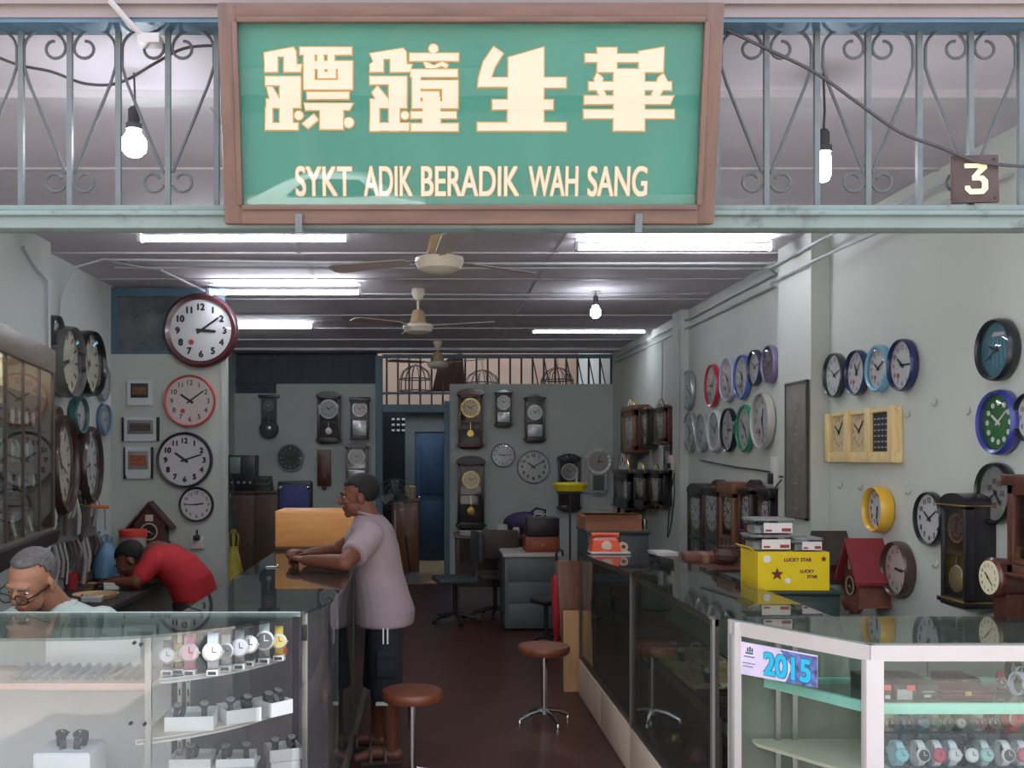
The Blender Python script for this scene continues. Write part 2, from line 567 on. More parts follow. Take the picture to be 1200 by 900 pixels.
# white car parked across the street
t = thing('car', 'white parked car mirrored in the green sign glass', 'car', (-2.1, -18.5, -0.15))
body = [(-2.1, 0.28), (2.1, 0.28), (2.15, 0.62), (2.05, 0.86), (1.25, 0.98), (0.72, 1.42), (0.2, 1.52), (-0.75, 1.5), (-1.35, 1.28), (-1.85, 1.02), (-2.12, 0.92), (-2.18, 0.5)]
rings = []
for y, s in ((-0.84, 0.86), (-0.8, 0.97), (-0.55, 1.0), (0.55, 1.0), (0.8, 0.97), (0.84, 0.86)):
    rings.append([Vector((x * (0.98 + 0.02 * s), y * (1 - 0.16 * max(0, (z - 0.95) / 0.6)), 0.28 + (z - 0.28) * s)) for x, z in body])
CARW = mat('white_car_paint', (240, 240, 240), 0.2, coat=0.6)
MB().loft(rings).build('body', CARW, t)
for s in (-1, 1):
    b = MB(); b.prism([(-1.2, 1.0), (0.95, 1.0), (0.5, 1.36), (-0.7, 1.38)], s * 0.765, s * 0.815); b.build('side_window', mat('dark_glass', (30, 36, 40), 0.1, coat=1), t)
for X in (-1.35, 1.35):
    for s in (-1, 1):
        b = MB(); b.cone((X, s * 0.66, 0.32), (X, s * 0.86, 0.32), 0.32, seg=28); wl = b.build('wheel', mat('tyre', (28, 28, 28), 0.8), t)
        b = MB(); b.cone((X, s * 0.85, 0.32), (X, s * 0.875, 0.32), 0.2, 0.17, seg=20); b.build('hub', STEEL, wl)

# ================================================================== signboard
zb, zt_, yb_, yt_ = P(0, 263, 2.955).z, P(0, 3.5, 2.85).z, 2.955, 2.85
sx0, sx1 = P(264, 0, 2.955).x, P(836, 0, 2.955).x
tilt = math.atan2(yb_ - yt_, zt_ - zb)
sign = thing('shop_sign', 'green glazed shop signboard in a weathered brown wooden frame above the entrance', 'sign', ((sx0 + sx1) / 2, yb_, zb))
sign.rotation_euler = (tilt, 0, 0)
SM = Matrix.Translation(sign.location) @ Matrix.Rotation(tilt, 4, 'X')
SI = SM.inverted()


def sg(px, py, off=0.0):
    """Point of the photo on the sign's front plane -> the sign's own x, z."""
    o = SI @ Vector((0, 0, EYE))
    d = (SI.to_3x3() @ Vector(((px - CX) / F, 1, -(py - CY) / F)))
    tt = (off - o.y) / d.y
    q = o + d * tt
    return q.x, q.z


W2, H = (sx1 - sx0) / 2, (Vector((0, yb_, zb)) - Vector((0, yt_, zt_))).length
fw = 0.054
for za_, zb_, z in ((0, fw, fw - 0.013), (H - fw, H, H - fw - 0.003)):
    b = MB(); b.box(-W2, W2, -0.012, 0.035, za_, zb_, 0.006); b.box(-W2 + fw, W2 - fw, -0.02, 0.0, z, z + 0.016, 0.004)
    b.build('frame_rail', W_FRAME, sign)
for xa_, xb_, x in ((-W2, -W2 + fw, -W2 + fw - 0.013), (W2 - fw, W2, W2 - fw - 0.003)):
    b = MB(); b.box(xa_, xb_, -0.014, 0.035, 0.001, H - 0.001, 0.006); b.box(x, x + 0.016, -0.02, 0.0, fw, H - fw, 0.004)
    b.build('frame_stile', W_FRAME_V, sign)
b = MB(); b.box(-W2 + 0.03, W2 - 0.03, 0.008, 0.03, 0.03, H - 0.03)
b.build('panel', mat('sign_green_paint', (52, 128, 108), 0.5, var=0.08, scale=2.5), sign)
CREAM = mat('cream_lettering', (228, 212, 186), 0.5)
GOLD = mat('gold_outline', (206, 160, 84), 0.5)


def rect(x0, y0, x1, y1):
    return [(x0, y0), (x1, y0), (x1, y1), (x0, y1)]


def dot(cx, cy, r):
    return [(cx + r * math.cos(2 * PI * i / 14), cy + r * math.sin(2 * PI * i / 14)) for i in range(14)]


R = rect
GL_A = [  # strokes in the units of one close look at the sign
    [(68, 102), (225, 72), (240, 95), (243, 165), (270, 165), (264, 205), (175, 205), (175, 122), (140, 122), (140, 205), (72, 205), (72, 165)],
    R(75, 230, 262, 278), R(80, 352, 265, 400), R(152, 230, 222, 518), R(215, 240, 265, 400), [(82, 285), (110, 285), (152, 352), (100, 360)],
    R(76, 400, 112, 518), R(75, 482, 250, 518), dot(255, 440, 23),
    R(262, 72, 540, 112), R(282, 112, 340, 300), R(355, 108, 390, 152), R(412, 108, 448, 152), R(282, 147, 545, 190), R(358, 188, 393, 239), R(411, 188, 455, 239),
    R(390, 206, 414, 239), R(468, 186, 545, 300), R(282, 250, 545, 300), R(300, 315, 525, 352), [(285, 375), (548, 375), (530, 412), (292, 412)],
    R(370, 408, 495, 515), [(335, 435), (360, 465), (305, 510), (276, 485)], dot(525, 480, 27)]
GL_B = [
    [(640, 106), (818, 78), (834, 98), (838, 165), (865, 165), (855, 205), (750, 205), (750, 135), (712, 135), (712, 205), (640, 205), (640, 165), (660, 150)],
    R(640, 230, 838, 272), R(742, 230, 800, 525), R(790, 236, 838, 400), [(680, 282), (740, 352), (742, 400), (692, 400), (652, 315)], R(642, 352, 700, 398),
    R(642, 396, 690, 525), R(640, 482, 850, 523), dot(828, 440, 22),
    dot(983, 80, 24), R(855, 105, 1118, 146), [(930, 152), (945, 152), (985, 172), (1030, 150), (1060, 166), (1052, 185), (1025, 172), (990, 187), (945, 184)],
    R(860, 192, 1112, 232), R(868, 230, 912, 402), R(905, 252, 1115, 296), R(1030, 292, 1115, 402), R(905, 312, 1014, 345), R(925, 340, 1020, 525), R(905, 365, 1035, 402),
    R(862, 420, 1106, 456), R(862, 485, 1116, 525)]
GL_C = [
    [(155, 70), (205, 105), (160, 180), (140, 236), (240, 236), (240, 285), (70, 285), (75, 235), (100, 150)], [(235, 128), (425, 72), (425, 485), (230, 485)],
    R(420, 236, 545, 290), R(148, 356, 475, 408), R(68, 480, 545, 523)]
GL_D = [
    R(650, 108, 940, 152), R(715, 74, 820, 206), [(940, 95), (1075, 72), (1070, 206), (940, 206)], R(803, 190, 970, 523), R(670, 260, 1115, 303), [(645, 335), (1128, 335), (1108, 379), (645, 379)],
    R(642, 410, 1130, 456), [(715, 210), (745, 240), (738, 275), (762, 335), (730, 345), (704, 290), (698, 240)], [(1072, 215), (1095, 262), (1048, 338), (1006, 335), (1045, 235)]]


def grow(poly, d):
    n = len(poly)
    area = sum(poly[i][0] * poly[(i + 1) % n][1] - poly[(i + 1) % n][0] * poly[i][1] for i in range(n))
    s = 1 if area > 0 else -1
    out = []
    for i in range(n):
        a, c, e = Vector(poly[i - 1]), Vector(poly[i]), Vector(poly[(i + 1) % n])
        n1 = Vector(((c - a).y, -(c - a).x)).normalized() * s
        n2 = Vector(((e - c).y, -(e - c).x)).normalized() * s
        m = (n1 + n2)
        m = m.normalized() if m.length > 1e-4 else n1
        q = c + m * d * min(1.5, 1 / max(0.5, m.dot(n1)))
        out.append((q.x, q.y))
    return out


for gl, ox in ((GL_A, 295), (GL_B, 295), (GL_C, 545), (GL_D, 545)):
    c, o = MB(), MB()
    for n_, poly in enumerate(gl):
        conv = lambda pl: [sg(ox + x * 260 / 1200, 40 + y * 260 / 1200, 0.006) for x, y in pl]
        c.prism(conv(poly), 0.004 - 0.00006 * n_, 0.0065)
        o.prism(conv(grow(poly, 7)), 0.0072 - 0.00006 * n_, 0.0085)
    ch = c.build('character', CREAM, sign, smooth=None)
    o.build('character_outline', GOLD, ch, smooth=None)
b = MB(); e = MB()
for s, px0, px1 in (('SYKT', 347, 412), ('ADIK', 427, 483), ('BERADIK', 494, 608), ('WAH', 620, 677), ('SANG', 689, 758)):
    v, f, w = text_geo(s)
    x0, z0 = sg(px0, 229); x1, z1 = sg(px1, 229); z2 = sg(px0, 195)[1]
    v0 = min(p[0] for p in v)
    hh = max(p[1] for p in v)
    for m_, dd, yy in ((b, 0.0009, 0.0045), (e, 0.0026, 0.0062)):
        for dx, dz in ((-dd, -dd), (dd, dd), (dd, -dd), (-dd, dd)):
            m_._add([(x0 + dx + (p[0] - v0) / (w - v0) * (x1 - x0), yy + 0.00004 * (dx > 0) + 0.00002 * (dz > 0), z0 + dz + p[1] / hh * (z2 - z0)) for p in v], f)
lt = b.build('lettering', CREAM, sign, smooth=None)
e.build('lettering_outline', GOLD, lt, smooth=None)
b = MB(); b.box(-W2 + fw - 0.004, W2 - fw + 0.004, -0.006, -0.002, fw - 0.004, H - fw + 0.004); b.build('glass_pane', glass('sign_glass', (252, 252, 252), 0.01, ior=1.52), sign)
for px in (351, 747):
    x, z = sg(px, 259)
    b = MB(); b.box(x - 0.011, x + 0.011, -0.022, -0.013, z - 0.03, z + 0.02, 0.002); b.box(x - 0.011, x + 0.011, -0.022, 0.04, z - 0.034, z - 0.028); b.build('bracket', IRON, sign)

# ================================================================== iron grilles either side of the sign
def grille(px_list, centre_set, label):
    Y = 3.035
    g = thing('iron_grille', label, 'grille', (0, Y, 2.42))
    zh = 2.965 - 2.42
    xs = [(p - CX) * Y / F for p in px_list]
    for i, x in enumerate(xs):
        b = MB(); b.box(x - 0.008, x + 0.008, -0.008, 0.008, 0, zh); b.build('bar', IRON, g)
    for i in centre_set:
        x = xs[i] if i < len(xs) else xs[-1] + (xs[-1] - xs[-2]) * (i - len(xs) + 1)
        if i < 0:
            x = xs[0] - (xs[1] - xs[0]) * (-i)
        gap = abs(xs[1] - xs[0])
        for s in (-1, 1):
            Z = lambda py: P(0, py, Y).z - 2.42
            # tall scroll: small curl beside the centre bar, up and over, down the outer bar and in to the centre bar's foot
            p = []
            for k in range(13):                       # small curl, from its tip outwards and under to the bar side
                a = PI * 0.5 - k / 12 * PI * 1.5
                rr = 0.023 + 0.011 * k / 12
                p.append(Vector((0.047 + rr * math.cos(a), 0, Z(57) + rr * math.sin(a))))
            cxm, rx = (0.013 + gap - 0.014) / 2, (gap - 0.027) / 2
            for k in range(1, 15):                    # sweep over the top to the outer bar
                a = PI - k / 14 * PI
                p.append(Vector((cxm + rx * math.cos(a), 0, Z(58) + (Z(35) - Z(58)) * math.sin(a))))
            p += [Vector((gap - 0.014, 0, Z(78))), Vector((gap - 0.03, 0, Z(98))), Vector((gap * 0.45, 0, Z(150))), Vector((0.013, 0, Z(203)))]
            b = MB(); b.tube([Vector((x + s * q.x, 0.0, q.z)) for q in p], 0.0048, 8)
            b.build('scroll', IRON_D, g)
            lo = []
            for k in range(15):
                a = PI + 0.3 + k / 14 * PI * 1.75
                rr = 0.034 - 0.012 * k / 14
                lo.append(Vector((x + s * (0.046 + rr * math.cos(a)), 0, Z(213) + rr * math.sin(a))))
            b = MB(); b.tube(lo, 0.0045, 8); b.build('lower_curl', IRON_D, g)
    return g


grille([-34, 25, 82, 139, 197, 254], [0, 2, 4], 'wrought iron transom grille with scrolls left of the green sign')
grille([840, 898, 957, 1017, 1077, 1137, 1196, 1256], [1, 3, 5], 'wrought iron transom grille with scrolls right of the green sign')

# house number plaque
p = P(1142, 210, 3.01)
t = thing('number_plaque', 'small dark brown house number plaque with a cream 3 on the right grille', 'plaque', (p.x, 3.018, p.z), 0.0)
t.rotation_euler = (0, math.radians(-1.5), 0)
b = MB(); b.box(-0.072, 0.072, -0.014, 0.0, -0.073, 0.073, 0.003)
for q in ((-0.06, 0.06), (0.06, 0.06), (-0.06, -0.06), (0.06, -0.06)):
    b.cone((q[0], -0.013, q[1]), (q[0], -0.017, q[1]), 0.004, seg=8)
b.build('board', mat('dark_plaque', (66, 48, 46), 0.6, var=0.25, scale=20), t)
b = MB()                                            # a flat-topped figure three
for q in ([(-0.034, 0.046), (0.034, 0.046), (0.034, 0.03), (0.008, 0.008), (-0.012, 0.008), (0.010, 0.032), (-0.034, 0.032)],
          [(-0.012, 0.008), (0.022, 0.008), (0.036, -0.006), (0.036, -0.034), (0.022, -0.048), (-0.02, -0.048), (-0.034, -0.034), (-0.034, -0.022), (-0.02, -0.022), (-0.016, -0.032), (0.014, -0.032), (0.018, -0.028), (0.018, -0.012), (0.012, -0.006), (-0.012, -0.006)]):
    b.prism(q, -0.0175, -0.013)
b.build('numeral', mat('cream_numeral', (232, 216, 170), 0.5), t)

# cables hung on the grille
def cable(label, pts, r, m, cat='cable', name='cable'):
    b = MB(); b.tube(pts, r, 6)
    return tag(b.build(name, m), label, cat)


def smooth_pts(pts, n=6):
    out = []
    for i in range(len(pts) - 1):
        p0, p1, p2, p3 = pts[max(0, i - 1)], pts[i], pts[i + 1], pts[min(len(pts) - 1, i + 2)]
        for k in range(n):
            t = k / n
            out.append(0.5 * ((2 * p1) + (p2 - p0) * t + (2 * p0 - 5 * p1 + 4 * p2 - p3) * t * t + (3 * p1 - p0 - 3 * p2 + p3) * t ** 3))
    out.append(pts[-1])
    return out


CAB = mat('dark_cable', (60, 58, 60), 0.5)
cable('dark cable sagging across the left grille behind its scrolls', smooth_pts([P(-30, 55, 3.07), P(18, 75, 3.07), P(60, 84, 3.07), P(100, 98, 3.07), P(140, 97, 3.07), P(180, 75, 3.07), P(215, 57, 3.07), P(252, 53, 3.07)]), 0.0045, CAB)
cable('dark cable slanting down the right grille to the number plaque', smooth_pts([P(852, 35, 2.995), P(900, 58, 2.995), P(955, 85, 2.995), P(1010, 124, 2.995), P(1055, 155, 2.995), P(1100, 172, 2.995), P(1150, 190, 2.995), P(1230, 197, 2.995)]), 0.005, CAB)
b = MB(); b.tube([P(128, 0, 2.92), P(150, 25, 2.95), P(172, 46, 2.99)], 0.009, 10); b.box(*[v for q in zip((P(172, 0, 3.0).x - 0.02, 2.97, P(0, 54, 3.0).z), (P(172, 0, 3.0).x + 0.045, 3.02, P(0, 43, 3.0).z)) for v in q])
tag(b.build('conduit_elbow', mat('grey_pipe', (170, 164, 164), 0.5)), 'short grey pipe elbow poking through the top of the left grille', 'pipe')

# ================================================================== lamps
def tube_lamp(px0, px1, py, Y, label, tl=1.2):
    x0, x1 = P(px0, 0, Y).x, P(px1, 0, Y).x
    z = P(0, py, Y).z
    t = thing('fluorescent_lamp', label, 'lamp', ((x0 + x1) / 2, Y, ZC), group='fluorescent tubes on the ceiling')
    hw = (x1 - x0) / 2
    b = MB(); b.box(-hw - 0.02, hw + 0.02, 0.022, 0.06, min(z - ZC + 0.056, -0.012), -0.001, 0.004); b.build('batten', mat('lamp_batten', (160, 160, 164), 0.4), t)
    for s in (-1, 1):
        b = MB(); b.box(s * (hw + 0.012) - 0.012, s * (hw + 0.012) + 0.012, -0.022, 0.04, z - ZC - 0.022, z - ZC + 0.03, 0.003); b.build('socket', mat('lamp_socket', (214, 216, 220), 0.4), t)
    b = MB(); b.cone((-hw, 0, z - ZC), (hw, 0, z - ZC), 0.019, seg=14); b.build('tube', TUBE_E, t)


tube_lamp(166, 405, 279.5, 5.75, 'lit fluorescent tube nearest the left, just under the sign beam')
tube_lamp(678, 903, 289.5, 6.05, 'lit fluorescent tube at the right, just under the sign beam')
tube_lamp(247, 420, 342.5, 7.55, 'lit fluorescent tube beside the big brown-rimmed clock')
tube_lamp(236, 365, 382.5, 9.9, 'short-looking lit fluorescent tube low behind the big brown-rimmed clock')
tube_lamp(625, 755, 388, 10.55, 'lit fluorescent tube farthest back on the right, over the pendulum clocks')


def bulb(px, py, Y, label, r, h, ztop, holder=True, cfl=False):
    p = P(px, py, Y)
    t = thing('light_bulb', label, 'bulb', p)
    b = MB(); b.tube([(0, 0, h * 0.5 + 0.06), (0.004, 0, (ztop - p.z) * 0.6), (0, 0, ztop - p.z)], 0.004, 6); b.build('cord', CAB, t)
    b = MB(); b.turn([(0.012, h * 0.5 + 0.075), (0.02, h * 0.5 + 0.065), (0.021, h * 0.5 + 0.02), (0.028, h * 0.5 + 0.015), (0.028, h * 0.5 - 0.005), (0.014, h * 0.5 - 0.006)]); b.build('holder', mat('bulb_holder', (60, 60, 66), 0.5), t)
    b = MB()
    if cfl:
        b.turn([(0.004, -h * 0.5), (r * 0.7, -h * 0.46), (r, -h * 0.3), (r, h * 0.3), (r * 0.8, h * 0.45), (0.012, h * 0.5)])
    else:
        b.turn([(0.003, -h * 0.5), (r * 0.55, -h * 0.46), (r * 0.9, -h * 0.3), (r, -h * 0.1), (r * 0.93, h * 0.1), (r * 0.6, h * 0.32), (0.016, h * 0.5)])
    b.build('bulb', BULB_E, t)


bulb(157, 167, 3.45, 'glowing round bulb on a cord behind the left grille', 0.045, 0.1, ZC - 0.002)
bulb(965, 195, 3.45, 'glowing elongated bulb behind the right grille', 0.024, 0.11, ZC - 0.002, cfl=True)
bulb(698, 365, 8.0, 'glowing bulb hanging from the ceiling inside the shop, over the right counter', 0.042, 0.11, ZC - 0.002)

# ceiling fans
FANC = mat('cream_fan_enamel', (206, 196, 178), 0.4)
FANB = mat('fan_blade', (166, 156, 152), 0.5)


def fan(px, py, Y, label, a0, r=0.125):
    p = P(px, py, Y)
    t = thing('ceiling_fan', label, 'fan', (p.x, Y, ZC), group='ceiling fans down the shop')
    z = p.z - ZC
    b = MB(); b.turn([(0.05, -0.0005), (0.055, -0.03), (0.03, -0.09), (0.014, -0.1)]); b.build('canopy', FANC, t)
    b = MB(); b.cone((0, 0, -0.08), (0, 0, z + 0.1), 0.011, seg=12); b.build('rod', FANC, t)
    b = MB(); b.turn([(0.02, z + 0.16), (0.045, z + 0.15), (0.07, z + 0.05), (0.072, z + 0.045)]); b.build('cup', mat('fan_cup', (170, 146, 108), 0.45), t)
    b = MB(); b.turn([(0.06, z + 0.05), (r * 0.98, z + 0.035), (r, z + 0.015), (r * 0.85, z - 0.02), (r * 0.45, z - 0.04), (0.01, z - 0.045)]); b.build('motor', FANC, t)
    for k in range(3):
        a = a0 + k * 2 * PI / 3
        M = Matrix.Rotation(a, 4, 'Z') @ Matrix.Translation((0, 0, z + 0.03)) @ Matrix.Rotation(math.radians(9), 4, 'X')
        b = MB(M)
        b.box(0.1, 0.2, -0.018, 0.018, -0.003, 0.003)
        b.plan([(0.18, -0.045), (0.6, -0.062), (0.63, -0.04), (0.63, 0.04), (0.6, 0.062), (0.18, 0.045)], -0.004, 0.002)
        b.build('blade', FANB, t)


fan(515, 311, 5.0, 'cream ceiling fan nearest the entrance', math.radians(-84))
fan(490, 386, 7.9, 'second cream ceiling fan, with its long rod showing', math.radians(98))
fan(513, 428, 11.4, 'small looking far ceiling fan in front of the back bars', math.radians(85))

# conduits along ceiling and walls
PIPE = mat('pale_conduit', (182, 185, 188), 0.5)


def conduit(label, pts, r=0.0085, m=None):
    b = MB(); b.tube(pts, r, 8)
    for q in pts[1:-1:2]:
        b.ball(q, r * 1.5, 8)
    return tag(b.build('conduit', m or PIPE), label, 'conduit')


zc = ZC - 0.02
conduit('nearer of two thin conduits crossing the ceiling behind the first fan', [Vector((-2.2, 6.62, zc)), Vector((0, 6.66, zc - 0.02)), Vector((2.36, 6.6, zc - 0.03))])
conduit('farther of two thin conduits crossing the ceiling behind the first fan', [Vector((-2.2, 6.9, zc)), Vector((0, 6.9, zc - 0.005)), Vector((2.36, 6.9, zc - 0.01))])
conduit('conduit crossing the ceiling over the hanging bulb', [Vector((-1.2, 8.0, zc)), Vector((0.6, 8.06, zc)), Vector((2.3, 8.0, zc))], 0.009)
conduit('upper conduit running along the right wall under the ceiling', [Vector((2.37, 4.2, 2.9)), Vector((2.27, 5.6, 2.9)), Vector((2.27, 6.5, 2.9)), Vector((2.37, 6.7, 2.9)), Vector((2.37, 12.4, 2.9))])
conduit('lower conduit running along the right wall under the ceiling', [Vector((2.37, 4.0, 2.8)), Vector((2.27, 5.7, 2.8)), Vector((2.27, 6.5, 2.8)), Vector((2.37, 6.75, 2.82)), Vector((2.37, 12.4, 2.84))])
conduit('vertical conduit dropping down the right wall to the wall socket', [Vector((2.3, 9.0, 2.8)), Vector((2.3, 9.0, 2.2)), Vector((2.3, 9.0, 1.6))])
conduit('thin vertical conduit on the right wall above the narrow clock', [Vector((2.37, 9.9, 2.8)), Vector((2.37, 9.9, 2.3)), Vector((2.37, 9.9, 1.98))], 0.008)
conduit('conduit with a kink hanging down the left front wall', [P(0, 289, 5.75) + Vector((0.14, 0, 0)), Vector((-2.36, 5.9, 2.8)), Vector((-2.36, 6.1, 2.74)), Vector((-2.36, 6.12, 2.2)), Vector((-2.36, 6.12, 1.9))])
conduit('slanting conduit on the ceiling near the partition window', [Vector((-2.2, 6.62, zc)), Vector((-1.9, 7.0, zc)), Vector((-1.75, 7.7, zc - 0.03))])
conduit('curved conduit dropping from the ceiling to the left wall clocks', [Vector((-2.2, 6.63, zc)), Vector((-2.38, 6.63, 2.93)), Vector((-2.47, 6.63, 2.75)), Vector((-2.47, 6.55, 2.4))])
# ================================================================== clocks
NUM = {}


def numeral_mesh(kind):
    if kind in NUM:
        return NUM[kind]
    b = MB()
    if kind in ('arabic', 'bold', 'red'):
        for h in range(1, 13):
            a = PI / 2 - h * PI / 6
            put_text(b, str(h), 0.76 * math.cos(a), 0.76 * math.sin(a), 0.2, 0, bold=0.02 if kind != 'arabic' else 0.006)
    else:
        for h in range(1, 13):
            a = PI / 2 - h * PI / 6
            M = Matrix.Rotation(-(a - PI / 2), 4, 'Y')
            w = 0.045 if h % 3 else 0.07
            b.box(-w / 2, w / 2, -0.004, 0, 0.66, 0.86, M=M)
    NUM[kind] = b.data('numerals', INK, smooth=None)
    return NUM[kind]


def set_mat(o, m):
    """This object's own colour on shared numerals."""
    o.material_slots[0].link = 'OBJECT'
    o.material_slots[0].material = m


def hands(root, R, y, t, m=None, cz=0.0, sweep=None):
    m = m or INK
    for nm, ang, ln, w in (('hour_hand', (t[0] % 12 + t[1] / 60) * PI / 6, 0.5, 0.055), ('minute_hand', t[1] * PI / 30, 0.74, 0.038)):
        M = Matrix.Translation((0, 0, cz)) @ Matrix.Rotation(ang, 4, 'Y')
        b = MB(M); b.prism([(-w * R, -0.16 * R), (w * R, -0.16 * R), (w * R * 0.8, ln * R * 0.9), (0, ln * R), (-w * R * 0.8, ln * R * 0.9)], y - 0.001, y)
        b.build(nm, m, root, smooth=None)
        y -= 0.0013
    b = MB(); b.lathe([(0.05 * R, -y), (0.045 * R, -y + 0.002)], 12, Matrix.Translation((0, 0, cz))); b.build('hand_cap', m, root)


def round_clock(label, pos, rz, D, rim, dial=None, depth=0.045, rw=0.1, t=(10, 9), nums='arabic', group=None, rim_m=None, dial_m=None, num_m=None,
                accent=None, name='wall_clock', sx=1.0, pic=None, g=True, hand_m=None):
    """rw = rim width as a share of the radius. pos = centre of its back on the wall."""
    R = D / 2
    c = thing(name, label, 'clock', pos, rz, group)
    rm = rim_m or plain(rim, 0.3, coat=0.3)
    ri = R * (1 - rw)
    b = MB(); b.lathe([(R * 0.9, 0.0), (R * 0.985, depth * 0.15), (R, depth * 0.5), (R * 0.985, depth * 0.82), (R - R * rw * 0.45, depth), (ri, depth * 0.86), (ri, depth * 0.5), (ri * 0.5, 0.004), (R * 0.4, 0.0)], 48, closed=True, sx=sx)
    b.build('rim', rm, c, 50)
    dm = dial_m or (plain(dial, 0.5) if dial else DIAL)
    b = MB(); b.lathe([(ri * 1.01, depth * 0.45), (ri * 1.01, depth * 0.52)], 44, sx=sx); b.build('dial', dm, c)
    y = -depth * 0.525
    if nums:
        n = obj('numerals', numeral_mesh(nums), c)
        n.location = (0, y - 0.0004, 0)
        n.scale = (ri * sx, 1, ri)
        if num_m:
            set_mat(n, num_m)
    if accent:
        for i, (ax, az, r, m) in enumerate(accent):
            b = MB(); b.lathe([(r * ri, -y), (r * ri, -y + 0.0012)], 16, Matrix.Translation((ax * ri, 0, az * ri))); b.build('dial_mark', m, c)
    if pic:
        pic(c, ri, y)
    if t:
        hands(c, ri * min(1, sx), y - 0.003, t, hand_m)
    if g:
        b = MB(); b.lathe([(ri * 1.005, depth * 0.8), (ri * 0.7, depth * 0.9), (0.001, depth * 0.93)], 36, sx=sx); b.build('glass', G_CLOCK, c)
    return c


def P_wall_right(cx, cy, off=0.03):
    return on_x(cx, cy, XR - off)


REDM = plain((196, 70, 70), 0.5)


def right_clock(label, cx, cy, h, rim, **k):
    q = P_wall_right(cx, cy)
    D = h * q.y / F
    return round_clock(label, (XR - 0.001, q.y, q.z), -PI / 2, D, rim, **k)


RED_DOT = [(-0.35, -0.42, 0.11, REDM)]
GU, GL, G4 = 'clocks in the upper row beyond the pilaster', 'clocks in the lower row beyond the pilaster', 'four clocks over the wooden triple clock'
SILVER = mat('silver_plastic', (176, 178, 182), 0.3, metal=0.5)
right_clock('round silver-rimmed clock at the far end of the upper row beyond the pilaster', 806, 457, 47, (150, 150, 150), rim_m=SILVER, accent=RED_DOT, group=GU, t=(10, 20))
right_clock('round white clock with a red rim on the right wall', 834, 452, 51, (190, 40, 70), accent=RED_DOT, group=GU, t=(9, 5))
right_clock('round clock with a pale lavender rim next to the red-rimmed one', 852, 445, 53, (190, 192, 216), accent=RED_DOT, group=GU, t=(10, 25))
right_clock('round clock with a bright blue rim in the upper row', 869, 442, 53, (74, 104, 184), accent=RED_DOT, group=GU, t=(10, 30))
right_clock('small navy-rimmed white clock, second from the near end of the upper row', 884, 431, 43, (40, 48, 72), group=GU, t=(10, 12))
right_clock('round clock with a dull purple edge and silvery hour marks ending the upper row', 901, 427, 45, (122, 112, 152), group=GU, t=(10, 10), nums='marks', num_m=SILVER, dial=(120, 116, 124))
right_clock('round silver-grey clock at the far end of the lower row', 808, 506, 47, (120, 122, 122), rim_m=SILVER, accent=RED_DOT, group=GL, t=(10, 35))
right_clock('round plain silver clock second from the far end of the lower row', 822, 507, 46, (168, 170, 176), accent=RED_DOT, group=GL, t=(9, 35))
right_clock('round clock with a thick white rim in the lower row', 837, 505, 50, (214, 214, 220), accent=RED_DOT, group=GL, t=(10, 8), rw=0.16)
right_clock('round clock with a black rim in the lower row beside the green one', 853, 504, 52, (26, 28, 32), accent=RED_DOT, group=GL, t=(3, 0))
right_clock('round clock with a bright green rim', 872, 502, 56, (52, 150, 112), accent=RED_DOT, group=GL, t=(10, 24), rw=0.15)
right_clock('larger white-rimmed clock at the near end of the lower row beyond the pilaster', 894, 493, 65, (196, 192, 186), accent=RED_DOT, group=GL, t=(12, 27), depth=0.06, rw=0.06)
right_clock('dark green rimmed clock, leftmost of four above the wooden triple clock', 977, 440, 53, (38, 58, 62), group=G4, t=(10, 12))
right_clock('round clock with a navy rim between the dark green and light blue ones', 1003, 437, 54, (36, 44, 86), group=G4, t=(11, 7), accent=RED_DOT)
right_clock('round clock with a translucent light blue rim', 1028, 432, 56, (120, 176, 206), group=G4, t=(10, 10), accent=RED_DOT, rw=0.17)
right_clock('larger dark blue rimmed clock, rightmost of four above the wooden triple clock', 1056, 428, 62, (36, 42, 92), group=G4, t=(10, 15), accent=RED_DOT)


def drape(c, ri, y):
    m = plain((96, 146, 168), 0.4)
    b = MB()
    for i in range(5):
        x = (-0.55 + i * 0.27) * ri
        b.prism([(x, -0.62 * ri + abs(x) * 0.5), (x + 0.12 * ri, -0.66 * ri + abs(x) * 0.4), (x * 0.75 + 0.1 * ri, 0.45 * ri), (x * 0.75 + 0.02 * ri, 0.45 * ri)], y - 0.002, y)
    b.build('dial_picture', m, c)
    b = MB(); b.prism([(-0.3 * ri, 0.5 * ri), (0.5 * ri, 0.5 * ri), (0.46 * ri, 0.62 * ri), (-0.2 * ri, 0.66 * ri)], y - 0.002, y); b.build('dial_banner', mat('pale_banner', (206, 204, 200), 0.5), c)


right_clock('black-rimmed wall clock with a teal picture dial, highest at the right edge', 1168, 410, 74, (28, 32, 38), dial=(70, 122, 138), t=(9, 40), nums=None, depth=0.055, rw=0.13, pic=drape)


def leaf(c, ri, y):
    b = MB()
    for h in range(12):
        a = h * PI / 6
        b.lathe([(0.1 * ri, -y), (0.095 * ri, -y + 0.002)], 14, Matrix.Translation((0.7 * ri * math.cos(a), 0, 0.7 * ri * math.sin(a))))
    b.build('hour_dots', WHITE, c)


right_clock('blue-rimmed wall clock with a green dial and white hour dots', 1170, 495, 77, (54, 62, 142), dial=(52, 116, 58), t=(10, 9), nums=None, depth=0.055, rw=0.15, pic=leaf, hand_m=WHITE)
right_clock('white black-rimmed clock cut off by the right edge, beside the blue-rimmed one', 1207, 489, 60, (26, 28, 32), t=(10, 10))


